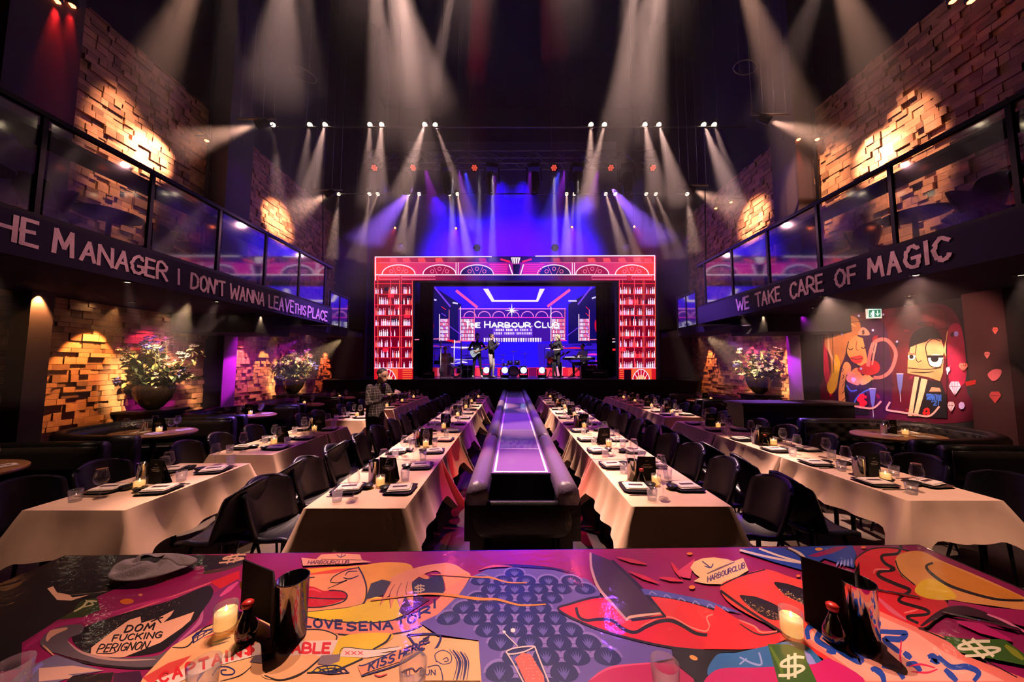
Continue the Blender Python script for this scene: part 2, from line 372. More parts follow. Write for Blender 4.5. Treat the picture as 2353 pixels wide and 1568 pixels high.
def smooth_pts(p, closed, k=6):
    n = len(p); out = []
    rng = range(n) if closed else range(n - 1)
    for i in rng:
        g = (lambda j: p[j % n]) if closed else (lambda j: p[max(0, min(n - 1, j))])
        a, b, c, d = g(i - 1), g(i), g(i + 1), g(i + 2)
        for t in [q / k for q in range(k)]:
            out.append(tuple(.5 * ((2 * b[m]) + (-a[m] + c[m]) * t + (2 * a[m] - 5 * b[m] + 4 * c[m] - d[m]) * t * t + (-a[m] + 3 * b[m] - 3 * c[m] + d[m]) * t ** 3) for m in range(2)))
    if not closed: out.append(tuple(p[-1]))
    return out
W6 = .62
GW = {'I': .12, "'": .1, 'M': .85, 'W': .95, ' ': .45, 'L': .5, 'E': .5, 'F': .5, '1': .2, '.': .05, '!': .1}
_O = [(.31, 1), (.08, .85), (0, .5), (.08, .15), (.31, 0), (.54, .15), (.62, .5), (.54, .85), (.31, 1)]
GLY = {
 'A': [[(0, 0), (.31, 1), (.62, 0)], [(.12, .36), (.5, .36)]], 'B': [[(0, 0), (0, 1), (.4, .97), (.5, .78), (.4, .56), (0, .52)], [(0, .52), (.45, .5), (.6, .27), (.45, .03), (0, 0)]],
 'C': [[(.6, .82), (.4, 1), (.12, .85), (0, .5), (.12, .15), (.38, 0), (.6, .16)]], 'D': [[(0, 0), (0, 1)], [(0, 1), (.35, .95), (.6, .65), (.58, .3), (.35, .05), (0, 0)]],
 'E': [[(.6, 1), (0, 1), (0, 0), (.62, 0)], [(0, .52), (.5, .52)]], 'F': [[(.6, 1), (0, 1), (0, 0)], [(0, .52), (.5, .52)]],
 'G': [[(.6, .85), (.38, 1), (.1, .85), (0, .5), (.1, .15), (.36, 0), (.6, .15), (.6, .45)], [(.35, .45), (.64, .45)]], 'H': [[(0, 0), (0, 1)], [(.62, 0), (.62, 1)], [(0, .5), (.62, .5)]],
 'I': [[(.31, 0), (.31, 1)]], 'J': [[(.5, 1), (.5, .25), (.3, 0), (.05, .1), (0, .3)]], 'K': [[(0, 0), (0, 1)], [(.6, 1), (0, .42)], [(.2, .6), (.62, 0)]], 'L': [[(0, 1), (0, 0), (.62, 0)]],
 'M': [[(0, 0), (.08, 1), (.31, .3), (.54, 1), (.62, 0)]], 'N': [[(0, 0), (0, 1), (.62, 0), (.62, 1)]], 'O': [_O], 'P': [[(0, 0), (0, 1), (.4, .98), (.6, .78), (.45, .5), (0, .45)]],
 'Q': [_O, [(.35, .25), (.65, -.05)]], 'R': [[(0, 0), (0, 1), (.4, .98), (.58, .76), (.42, .53), (0, .48)], [(.25, .5), (.62, 0)]],
 'S': [[(.58, .85), (.35, 1), (.08, .88), (.08, .62), (.5, .42), (.58, .18), (.3, 0), (0, .14)]], 'T': [[(0, 1), (.62, 1)], [(.31, 1), (.31, 0)]], 'U': [[(0, 1), (.02, .3), (.2, .02), (.42, .02), (.6, .3), (.62, 1)]],
 'V': [[(0, 1), (.31, 0), (.62, 1)]], 'W': [[(0, 1), (.14, 0), (.31, .7), (.48, 0), (.62, 1)]], 'X': [[(0, 0), (.62, 1)], [(0, 1), (.62, 0)]], 'Y': [[(0, 1), (.31, .5), (.62, 1)], [(.31, .5), (.31, 0)]], 'Z': [[(0, 1), (.62, 1), (0, 0), (.62, 0)]],
 "'": [[(.31, 1), (.2, .72)]], '$': [[(.58, .82), (.35, .95), (.08, .84), (.08, .6), (.5, .42), (.58, .2), (.3, .05), (0, .16)], [(.22, 1.1), (.22, -.1)], [(.38, 1.1), (.38, -.1)]],
 '2': [[(.05, .8), (.3, 1), (.56, .8), (.45, .5), (.2, .25), (0, 0)], [(0, 0), (.62, 0)]], '1': [[(.31, 0), (.31, 1)]], '.': [[(.28, 0), (.34, 0.04)]], '!': [[(.31, 1), (.31, .3)], [(.31, .1), (.31, 0)]],
}
ORD = 'first second third fourth fifth sixth seventh eighth ninth tenth eleventh twelfth thirteenth fourteenth fifteenth sixteenth seventeenth eighteenth nineteenth twentieth'.split()
# ------------------------------------------------------------------ coloured lights of the show
for sx in (-1, 1):
    spot((sx * .55, 9.4, 7.6), (sx * .1, 9.0, .75), 15, 1500, (.42, .03, 1.0))
    spot((sx * 1.6, 9.4, 7.6), (0, 5.8, .75), 13, 2600, (.42, .03, 1.0))
    spot((sx * 2.6, 9.4, 7.6), (sx * .15, 3.4, .75), 10, 2400, (.6, .03, .9))
    spot((sx * 3.2, 11.0, 7.8), (sx * 2.3, 4.0, .6), 34, 120, (.30, .06, 1.0))
    spot((sx * 2.2, 11.0, 7.8), (sx * 4.6, 6.0, .6), 34, 120, (.30, .06, 1.0))
    spot((sx * 3.2, 13.0, 8.6), (sx * 2.6, 16.8, 7.5), 70, 9000, BLUE, 1.0, .3)
    spot((sx * .5, 13.2, 9.4), (sx * .2, 16.8, 7.2), 80, 9000, BLUE, 1.0, .3)
    spot((sx * 1.4, 9.3, 7.5), (sx * .4, 15.6, 2.0), 30, 2600, (.06, .05, 1.0), .9)
    spot((sx * 4.3, 10.5, 8.0), (sx * 4.4, 13.5, 4), 40, 350, (.12, .08, 1.0), 1.0, .2)
    spot((sx * 3.4, 10.8, 7.8), (sx * 4.85, 7.6, 2.9), 20, 16000, (.32, .12, 1.0), 1.0)
# red pools on the aisle floor
for a, b in (((1040, 1140), 6.5), ((1048, 1215), 5), ((1392, 1215), 5), ((1330, 1200), 4.2), ((1020, 1168), 3)):
    t = WZ(a[0], a[1], .08); t.x *= .86; spot((t.x * .5, 3.4, 7.9), t, b * .9, 1800, (1, .02, .06), .15, .02)
# red wash lamps high on the side walls
for px, py, X, p in ((165, 15, -6.5, 500), (130, 5, -6.5, 900), (552, 330, -6.6, 160), (530, 330, -6.6, 240), (475, 325, -6.7, 90), (1805, 322, 6.6, 200), (1835, 322, 6.6, 260), (1878, 322, 6.7, 120), (1680, 466, 6.6, 90), (1645, 480, 6.6, 120), (2190, 5, 6.4, 160), (2232, 5, 6.4, 160)):
    a = WX(px, py, X); spot(a, (a.x * 1.03, a.y + .05, 3.4), 22, p, REDL, .6, .04); LAMPS.append((a, (a.x * 1.03, a.y + .05, 3.4), 'red'))
# white and magenta house spots in the soffits under the balconies (pixel of the lamp, wall or table it is aimed at)
SOFF = []
def soffit(px, py, t, ang, p, col=WARM):
    a = WZ(px, py, 2.755); a.x = max(-6.85, min(6.85, a.x)); spot(a, t, ang, p, col, .5, .025); SOFF.append((a, col))
soffit(293, 652, WZ(330, 990, .9), 20, 120); soffit(215, 697, (-5.9, 5.4, 0.5), 22, 25); soffit(303, 697, WX(370, 840, -6.6), 24, 130)
soffit(372, 722, WX(380, 880, -6.9), 24, 60, (1, .3, .6)); soffit(475, 737, WX(455, 880, -6.9), 26, 70, (1, .35, .5)); soffit(498, 696, WX(420, 860, -6.6), 26, 140)
soffit(527, 722, WX(400, 800, -6.7), 22, 90); soffit(540, 737, WX(600, 860, -6.9), 26, 60, (1, .3, .7)); soffit(685, 735, WX(680, 870, -6.6), 22, 120); soffit(695, 770, WX(690, 850, -6.8), 25, 40)
def scallop(px, X, p, col, ang=52, lean=.35):
    p *= 2.6
    u = abs((px - 1176.5) / FPX); Y = abs(X) / u; sg = 1 if X > 0 else -1
    spot((X - sg * .42, Y, 2.72), (X - sg * .02, Y, 1.75 - lean), ang, p, col, .35, .02)
scallop(200, -6.98, 130, AMBER); scallop(445, -6.98, 90, (1, .26, .22)); scallop(548, -6.98, 110, (1, .25, .35), 40); scallop(602, -6.98, 120, (1, .42, .12), 34); scallop(745, -6.98, 110, (1, .22, .10), 40)
scallop(12, -6.98, 70, AMBER, 60); scallop(1818, 6.98, 80, AMBER, 44); scallop(1635, 6.98, 90, (1, .3, .12), 44); scallop(1730, 6.98, 60, (1, .12, .4), 50); scallop(330, -6.98, 14, (1, .05, .12), 70)
for px, X, p in ((395, -6.6, 50), (500, -6.4, 90), (585, -6.4, 150), (690, -6.4, 90), (1700, 6.4, 90), (1775, 6.4, 130), (1868, 6.35, 50)):
    u = abs((px - 1176.5) / FPX); spot((X * .93, abs(X) / u - .3, 2.72), (X * 1.06, abs(X) / u + .15, 1.4), 85, p * .6, (.75, .02, 1.0), 1, .05)
soffit(1897, 685, WX(1960, 760, 6.9), 34, 420, (1, .6, .4)); soffit(1894, 684, WX(1980, 880, 6.95), 50, 480, (1, .55, .42)); soffit(2105, 636, WX(2120, 800, 6.95), 46, 300, (1, .5, .4)); soffit(2090, 683, WX(2100, 900, 6.95), 46, 450, (1, .55, .42))
soffit(2347, 636, WZ(2330, 1000, .8), 30, 90); soffit(2250, 704, WX(2270, 860, 6.9), 34, 45, (1, .25, .2)); soffit(1868, 710, WX(1860, 800, 6.9), 20, 20)
soffit(1705, 727, WX(1745, 840, 6.6), 22, 130); soffit(1693, 752, WX(1700, 850, 6.8), 26, 60); soffit(1672, 760, WX(1660, 880, 6.8), 24, 60); soffit(1646, 760, WX(1640, 880, 6.8), 20, 60); soffit(1825, 758, WX(1810, 850, 6.9), 22, 30, AMBER)
# ------------------------------------------------------------------ room shell
struct('floor', MB().box(-9, 9, -3, 20, -.12, 0), M['floor'])
struct('ceiling', MB().box(-9, 9, -3, 20, 16, 16.2), M['ceil'])
struct('wall_back', MB().box(-9, 9, 17.2, 17.4, 0, 16), M['walldark'])
struct('wall_rear', MB().box(-9, 9, -3.2, -3, 0, 16), M['walldark'])
struct('wall_left', MB().box(-7.6, -7.12, -3, 17.2, 0, 16), M['walldark'])
struct('wall_right', MB().box(7.12, 7.6, -3, 17.2, 0, 16), M['walldark'])
def blocks(name, X, y0, y1, z0, z1, bw=.14, bh=.09, tone=(0.70, .36, .17)):
    mb = MB(); sg = 1 if X > 0 else -1; z = z0
    while z < z1 - .01:
        y = y0 + R.uniform(-.1, 0); h = bh * R.choice((.8, 1, 1, 1.3)); z2 = min(z + h, z1)
        while y < y1:
            ln = bw * R.choice((.7, 1, 1, 1.5, 2)); a, b = max(y, y0), min(y + ln, y1)
            if b - a > .02:
                d = R.choice((0, .01, .02, .035, .05)); k = R.choice((.45, .7, .85, 1, 1, 1.15)); c = tuple(t * k for t in tone)
                xf = X - sg * (.02 + d)
                v = [(xf, a + .003, z + .003), (xf, b - .003, z + .003), (xf, b - .003, z2 - .003), (xf, a + .003, z2 - .003), (X, a + .003, z + .003), (X, b - .003, z + .003), (X, b - .003, z2 - .003), (X, a + .003, z2 - .003)]
                fs = [(0, 1, 2, 3), (0, 4, 5, 1), (1, 5, 6, 2), (2, 6, 7, 3), (3, 7, 4, 0)]
                mb.add(v, fs if sg < 0 else [f[::-1] for f in fs], c)
            y += ln
        z = z2
    mb.box(X, X + sg * .12, y0, y1, z0, z1, (.02, .014, .01))
    return struct(name, mb, M['brick'])
blocks('wall_left_lower', -7.0, 2.5, 7.45, .5, 2.78); blocks('wall_left_lower', -7.0, 7.75, 12.6, .5, 2.78)
blocks('wall_left_upper', -7.0, 3.4, 7.2, 3.2, 7.6, .15, .11); blocks('wall_left_upper', -7.0, 7.9, 12.6, 3.2, 7.6, .15, .11)
blocks('wall_right_lower', 7.0, 7.75, 12.6, .5, 2.78); blocks('wall_right_lower', 7.0, 2.5, 4.2, .5, 2.78)
blocks('wall_right_upper', 7.0, 3.4, 7.2, 3.2, 7.6, .15, .11); blocks('wall_right_upper', 7.0, 7.9, 12.6, 3.2, 7.6, .15, .11)
for sx, nm in ((-1, 'left'), (1, 'right')):
    struct('column_' + nm, MB().box(min(sx * 6.55, sx * 7.12), max(sx * 6.55, sx * 7.12), 7.4, 7.75, 0, 2.78), M['curtain'])
    struct('column_' + nm, MB().box(min(sx * 6.53, sx * 6.55), max(sx * 6.53, sx * 6.55), 7.4, 7.75, 0, 2.78), M['columnlit'])  # thin pale sheet: the lit inner side of the column, done in colour
    struct('column_' + nm, MB().box(min(sx * 6.55, sx * 7.12), max(sx * 6.55, sx * 7.12), 7.2, 7.9, 3.2, 11), M['column'])
    struct('trim_1' if sx < 0 else 'trim_2', MB().tube([(sx * 6.85, 7.05, 3.2), (sx * 6.85, 7.05, 11)], .035, 8), M['metal_black'])
    # the tall dark wings beside the stage
    struct('wall_wing_' + nm, MB().box(min(sx * 5.75, sx * 7.12), max(sx * 5.75, sx * 7.12), 12.7, 12.9, 0, 16), M['curtain'])
struct('column_left', MB().box(-6.86, -6.6, 4.43, 4.66, 0, 2.78), M['column'])
struct('column_left', MB().box(-7.12, -6.5, 3.9, 4.6, 3.2, 11), M['column'])
struct('column_right', MB().box(6.62, 7.12, 4.35, 4.75, 0, 2.78), M['columnred'])
struct('ledge_left', MB().box(-7.1, -6.4, 2.5, 12.6, 0, .5), M['walldark']); struct('ledge_right', MB().box(6.4, 7.1, 2.5, 12.6, 0, .5), M['walldark'])
struct('aisle_platform', MB().box(-.72, .84, 3.0, 11.98, 0, .06), M['aisle'])
struct('trim_3', MB().box(-.72, -.45, 4.25, 4.28, .06, .063).box(.48, .84, 4.25, 4.28, .06, .063).box(-.72, -.45, 6.3, 6.33, .06, .063).box(.48, .84, 6.3, 6.33, .06, .063).box(-.72, .84, 2.985, 3.0, 0, .065), M['line'])
# ------------------------------------------------------------------ balconies
INK = srgb(250, 215, 205)
for sx in (-1, 1):
    for yy, ty, pw in ((4.2, 3.4, 700), (6.5, 4.9, 700), (8.6, 7.0, 500)): spot((sx * 3.2, yy + .9, 5.0), (sx * 4.7, ty, 3.0), 44, pw * .2, (1, .45, .5), 1.0)

def balcony(sx, nm, xb, yend):
    a, b = sorted((sx * xb, sx * 7.12))
    sl = struct('balcony_' + nm, MB().box(a, b, -2.9, yend, 2.78, 3.2), M['fascia'])
    P = Paint(lambda u, v: (sx * xb, xb * 0 + u, v), (-sx, 0, 0), .002)
    def word(t, px0, px1, y0a, y0b, h, wdt=.028, gap=.2):
        # extent along the face from where the photo shows the word
        p0 = WX(px0, 600, sx * xb).y; p1 = WX(px1, 600, sx * xb).y
        P.k = 0
        q = Paint(lambda u, v: (sx * xb, u, -v), (-sx, 0, 0), .003); q.mb = P.mb
        q.text(t, p0, -y0a, p1, -y0b, h, wdt * 1.15, INK, gap=gap, jit=.035)
    if sx < 0:
        word('THE', -100, 77, 2.905, 2.905, .25, .032); word('M', 118, 165, 2.9, 2.9, .24, .032); word('ANAGER', 184, 384, 2.89, 2.89, .215, .03); word('I', 408, 418, 2.88, 2.88, .21, .028)
        word("DON'T", 443, 519, 2.87, 2.87, .215, .03); word('WANNA', 533, 611, 2.865, 2.865, .22, .03); word('LEAVE', 623, 679, 2.855, 2.86, .24, .032); word('THIS', 682, 707, 2.865, 2.865, .2, .028); word('PLACE', 713, 756, 2.85, 2.85, .23, .035)
    else:
        word('WE', 1688, 1716, 2.88, 2.88, .24, .035); word('TAKE', 1732, 1789, 2.88, 2.88, .24, .034); word('CARE', 1812, 1889, 2.87, 2.88, .25, .034); word('OF', 1918, 1965, 2.885, 2.885, .235, .034); word('MAGIC', 1994, 2186, 2.89, 2.9, .25, .036, .3)
    P.mb.build('lettering', M['letter'], sl)
    rl = thing('balcony_railing', 'black steel and glass railing of the balcony ' + ('over the flower-lined brick wall, lettered THE MANAGER' if sx < 0 else 'lettered WE TAKE CARE OF MAGIC'), 'railing', (sx * (xb + .05), yend, 3.2))
    MB().box(-.03, .03, -11, 0, 1.06, 1.11).build('top_rail', M['metal_black'], rl)
    y = -.3
    while y > -8.5:
        MB().box(-.02, .02, y - .02, y + .02, 0, 1.06).build('post', M['metal_black'], rl)
        MB().box(-.005, .005, y - .95, y - .05, .06, 1.03).build('glass_pane', M['pane'], rl); y -= 1.0
    MB().box(-.025, .025, -11, 0, 0, .05).build('bottom_rail', M['metal_black'], rl)
    e = MB().box(min(0, sx * 2), max(0, sx * 2), -.02, .02, 1.06, 1.11)
    e.build('end_rail', M['metal_black'], rl)
    MB().box(min(sx * .05, sx * 2), max(sx * .05, sx * 2), -.004, .004, .06, 1.03).build('glass_pane', M['pane'], rl)
    ct = MB().box(min(sx * .06, sx * .42), max(sx * .06, sx * .42), -9.2, -.6, .93, .98); o = ct.build('bar_counter', M['metal_black'], None, (sx * (xb + .05), yend, 3.2))
    tag(o, 'narrow dark counter running behind the railing of the ' + ('manager-lettered' if sx < 0 else 'magic-lettered') + ' balcony', 'counter')
    # lower landing that juts out past the balcony end
    xl = xb + .1
    pts = [(sx * xl, 7.0, 2.58), (sx * xl, 9.5, 2.57), (sx * xl, 9.5, 2.84), (sx * xl, 7.0, 2.60)]
    l = struct('landing_' + nm, MB().prism(pts, (sx * .9, 0, 0)), M['fascia'])
    r2 = thing('landing_railing', 'short glass railing on the landing beyond the end of the ' + ('manager-lettered' if sx < 0 else 'magic-lettered') + ' balcony', 'railing', (sx * xl, 8.5, 2.76))
    MB().box(-.02, .02, 0, 1, .9, .95).build('top_rail', M['metal_black'], r2)
    for k in range(3): MB().box(-.015, .015, k * .48, k * .48 + .03, 0, .9).build('post', M['metal_black'], r2)
    MB().box(-.004, .004, .03, .98, .05, .88).build('glass_pane', M['pane'], r2)
balcony(-1, 'left', 4.7, 8.45); balcony(1, 'right', 4.75, 8.28)
struct('soffit_box_left', MB().box(-6.9, -5.2, 6.55, 7.6, 2.4, 2.78), M['ceil']); struct('soffit_box_right', MB().box(5.2, 6.9, 6.6, 7.7, 2.42, 2.78), M['ceil'])
for sx, nm in ((-1, 'left'), (1, 'right')): struct('ceiling_soffit_' + nm, MB().box(min(sx * 5.8, sx * 7.1), max(sx * 5.8, sx * 7.1), 8.46, 12.6, 2.78, 2.95), M['ceil'])
# ------------------------------------------------------------------ stage, portal, screen
struct('stage_platform', MB().box(-6.9, 6.9, 12.0, 17.2, 0, 1.2), M['curtain'])
struct('stage_floor', MB().box(-3.7, 4.05, 12.02, 16.6, 1.2, 1.215), M['stagefloor'])
YP = 12.2
def ledw(px, py): return W(px, py, YP)
RED = srgb(235, 25, 45); PINK = srgb(255, 120, 160); WHT = srgb(255, 225, 245); DRED = srgb(70, 0, 20); ORG = srgb(255, 90, 70); DBL = srgb(15, 5, 60)
portal = thing('led_portal', 'glowing red video portal framing the stage, with bottle shelf columns and deco arches', 'video wall', (0, YP, 1.0))
def lin(P, c, w, *pts): P.line([p for p in pts], w, c)
def ledcol(x0, x1, side):
    P = Paint(lambda a, b: ledw(a, b) - Vector((0, YP, 1.0)), (0, -1, 0), .0002)
    P.poly([(x0, 645), (x1, 645), (x1, 884), (x0, 884)], srgb(110, 0, 28))
    cells = [x0 + 2, x0 + 8, x0 + (x1 - x0) * .27, x0 + (x1 - x0) * .66, x0 + (x1 - x0) * .72, x1 - 3]
    rows = [651 + i * 24.4 for i in range(9)]
    for i in range(14): a = R.uniform(x0, x1 - 14); b = R.uniform(650, 830); P.poly([(a, b), (a + 14, b), (a + 14, b + 9), (a, b + 9)], R.choice((srgb(190, 0, 40), srgb(60, 0, 30), srgb(230, 30, 60), srgb(20, 0, 30))), lay=(i == 0))
    k = True
    for r in rows[1:]:
        x = x0 + 2.5
        while x < x1 - 4:
            if R.random() < .82 and not (x0 + (x1 - x0) * .655 < x < x0 + (x1 - x0) * .72):
                h = R.uniform(12, 17); bw = R.uniform(2.6, 3.6); c = R.choice((WHT, WHT, srgb(255, 170, 220), srgb(240, 200, 255), srgb(255, 90, 90)))
                P.poly([(x, r), (x, r - h * .6), (x + bw * .3, r - h * .72), (x + bw * .3, r - h), (x + bw * .7, r - h), (x + bw * .7, r - h * .72), (x + bw, r - h * .6), (x + bw, r)], c, lay=k); k = False
            x += 4.3
    for j, r in enumerate(rows): P.line([(x0, r + 1), (x1, r + 1)], 1.6, RED, lay=(j == 0))
    for j, c in enumerate((x0 + 1, x0 + 8.5, x0 + (x1 - x0) * .42, x0 + (x1 - x0) * .655, x0 + (x1 - x0) * .7, x1 - 1.5)): P.line([(c, 645), (c, 848)], 1.4, ORG if j % 2 else srgb(255, 60, 90), lay=(j == 0))
    # base with fan ornament
    P.poly([(x0, 848), (x1, 848), (x1, 884), (x0, 884)], srgb(200, 20, 35)); bx = x0 + 30 if side < 0 else x1 - 34; P.poly([(bx - 22, 848), (bx + 24, 848), (bx + 24, 884), (bx - 22, 884)], srgb(245, 90, 50))
    P.poly([(bx - 20, 884)] + [(bx + 20 * math.cos(t), 884 - 34 * math.sin(t)) for t in [math.pi * q / 12 for q in range(12, -1, -1)]], srgb(190, 10, 40))
    P.poly([(bx + 15 * math.cos(t), 884 - 22 * math.sin(t)) for t in [math.pi * q / 12 for q in range(13)]], srgb(255, 150, 90))
    P.poly([(bx + 8 * math.cos(t), 884 - 12 * math.sin(t)) for t in [math.pi * q / 12 for q in range(13)]], srgb(90, 0, 30))
    for q in range(1, 8): t = math.pi * q / 8; P.line([(bx + 8 * math.cos(t), 884 - 12 * math.sin(t)), (bx + 20 * math.cos(t), 884 - 34 * math.sin(t))], 1.3, WHT, lay=(q == 1))
    P.line([(bx + 21 * math.cos(t), 884 - 35 * math.sin(t)) for t in [math.pi * q / 12 for q in range(13)]], 1.6, WHT)
    lx = x1 - 26 if side < 0 else x0
    if side > 0: P.poly([(lx + 12, 850), (lx + 28, 850), (lx + 28, 884), (lx + 12, 884)], srgb(20, 0, 15))
    for q in range(7): P.line([(lx + 2, 851 + q * 5), (lx + (24 if side < 0 else 11), 851 + q * 5)], 1.8, srgb(255, 110, 60), lay=(q == 0))
    P.line([(x0, 846), (x1, 846)], 1.5, WHT)
    a, b = ledw(x0, 884), ledw(x1, 645); P.mb.box(a.x, b.x, .003, .3, a.z - 1, b.z - 1, (.002, .002, .002))
    return P.mb.build('shelf_column', M['led'], portal)
ledcol(860, 949, -1); ledcol(1422, 1507, 1)
def lintel():
    P = Paint(lambda a, b: ledw(a, b) - Vector((0, YP, 1.0)), (0, -1, 0), .0002)
    P.poly([(860, 590), (1507, 587), (1507, 645), (860, 645)], srgb(90, 5, 90))
    for i in range(40):  # the picture runs from red at both ends to violet in the middle
        a = 860 + 647 * i / 40; b = 860 + 647 * (i + 1) / 40; t = abs(i - 19.5) / 19.5; t = t ** 1.6
        P.poly([(a, 600), (b, 600), (b, 640), (a, 640)], tuple(srgb(150, 10, 140)[m] * (1 - t) + srgb(250, 60, 60)[m] * t for m in range(3)), lay=(i == 0))
    for i in range(40):
        a = 860 + 647 * i / 40; b = 860 + 647 * (i + 1) / 40; t = (abs(i - 19.5) / 19.5) ** 2
        P.poly([(a, 591 - i * .07), (b, 591 - i * .07), (b, 603), (a, 603)], tuple(srgb(20, 5, 90)[m] * (1 - t) + srgb(225, 40, 50)[m] * t for m in range(3)), lay=(i == 0))
        P.poly([(a, 633), (b, 633), (b, 645), (a, 645)], tuple(srgb(20, 5, 80)[m] * (1 - t) + srgb(225, 30, 45)[m] * t for m in range(3)), lay=False)
    for i, (cx) in enumerate((916, 1010, 1096, 1273, 1361, 1452)):
        r = 38; P.poly([(cx + r * math.cos(t), 631 - 22 * math.sin(t)) for t in [math.pi * q / 16 for q in range(17)]], srgb(30, 5, 80) if 1 < i < 4 else srgb(150, 10, 70) if i in (1, 4) else srgb(230, 50, 60), lay=(i == 0))
    for i, cx in enumerate((916, 1010, 1096, 1273, 1361, 1452)):
        P.line([(cx + 38 * math.cos(t), 631 - 22 * math.sin(t)) for t in [math.pi * q / 16 for q in range(17)]], 2.2, WHT, lay=(i == 0))
        for dx, dy in ((-17, -7), (0, -13), (17, -7)): P.line([(cx + dx + 4 * math.cos(t), 631 + dy + 4 * math.sin(t)) for t in [math.pi * q / 5 for q in range(11)]], 1.3, PINK, lay=False)
        P.line([(cx - 14, 612), (cx - 5, 631)], 1, PINK, lay=False); P.line([(cx + 14, 612), (cx + 5, 631)], 1, PINK, lay=False)
    for j, (a, b) in enumerate(((1130, 1166), (1202, 1240))):
        for q in range(6): P.line([(a - 6 + q * 2 if j == 0 else a, 608 + q * 4.2), (b, 608 + q * 4.2 + 0) if j == 0 else (b + 10 - q * 2, 608 + q * 4.2)], 2.2, srgb(255, 40, 150), lay=(q == 0 and j == 0))
    P.poly([(1178, 608), (1196, 608), (1192, 631), (1180, 631)], DBL); P.line([(1170, 608), (1178, 631)], 2.6, WHT); P.line([(1203, 608), (1196, 631)], 2.6, WHT, lay=False)
    P.poly([(1174, 592), (1196, 592), (1192, 606), (1178, 606)], WHT)
    for q in range(3): P.line([(1178 + q * 6, 594), (1180 + q * 4.6, 606)], 1.6, DBL, lay=(q == 0))
    for a, b in ((1150, 1172), (1200, 1222)): P.line([(a, 596), (b, 602)] if a < 1160 else [(b, 596), (a, 602)], 4, srgb(255, 30, 90), lay=False)
    for q, x in enumerate((895, 925, 960, 1000, 1100, 1270, 1350, 1385, 1420, 1455, 1480)): P.poly([(x, 594), (x + 15, 593), (x + 19, 602), (x + 2, 602)], srgb(255, 70, 90) if x < 1050 or x > 1300 else srgb(180, 10, 90), lay=(q == 0))
    P.line([(862, 591), (1130, 590)], 2.4, WHT); P.line([(1230, 589), (1505, 588)], 2.4, WHT, lay=False)
    P.line([(862, 632), (1505, 632)], 2.2, WHT, lay=False); P.line([(870, 604), (1120, 604)], 1, PINK, lay=False); P.line([(1240, 604), (1500, 604)], 1, PINK, lay=False)
    for x in (1048, 1053, 1315, 1320): P.line([(x, 604), (x, 631)], 1.6, WHT, lay=False)
    P.line([(863, 590), (863, 645)], 2.5, WHT, lay=False); P.line([(1504, 588), (1504, 645)], 2.5, WHT, lay=False)
    for a, b in ((870, 918), (923, 1000), (1360, 1440), (1452, 1498)): P.line([(a, 635), (b, 635), (b, 642), (a, 642)], 1.4, PINK, lay=False, closed=True)
    a, b = ledw(860, 645), ledw(1507, 590); P.mb.box(a.x, b.x, .003, .3, a.z - 1, b.z - 1, (.002, .002, .002))
    return P.mb.build('lintel', M['led'], portal)
lintel()
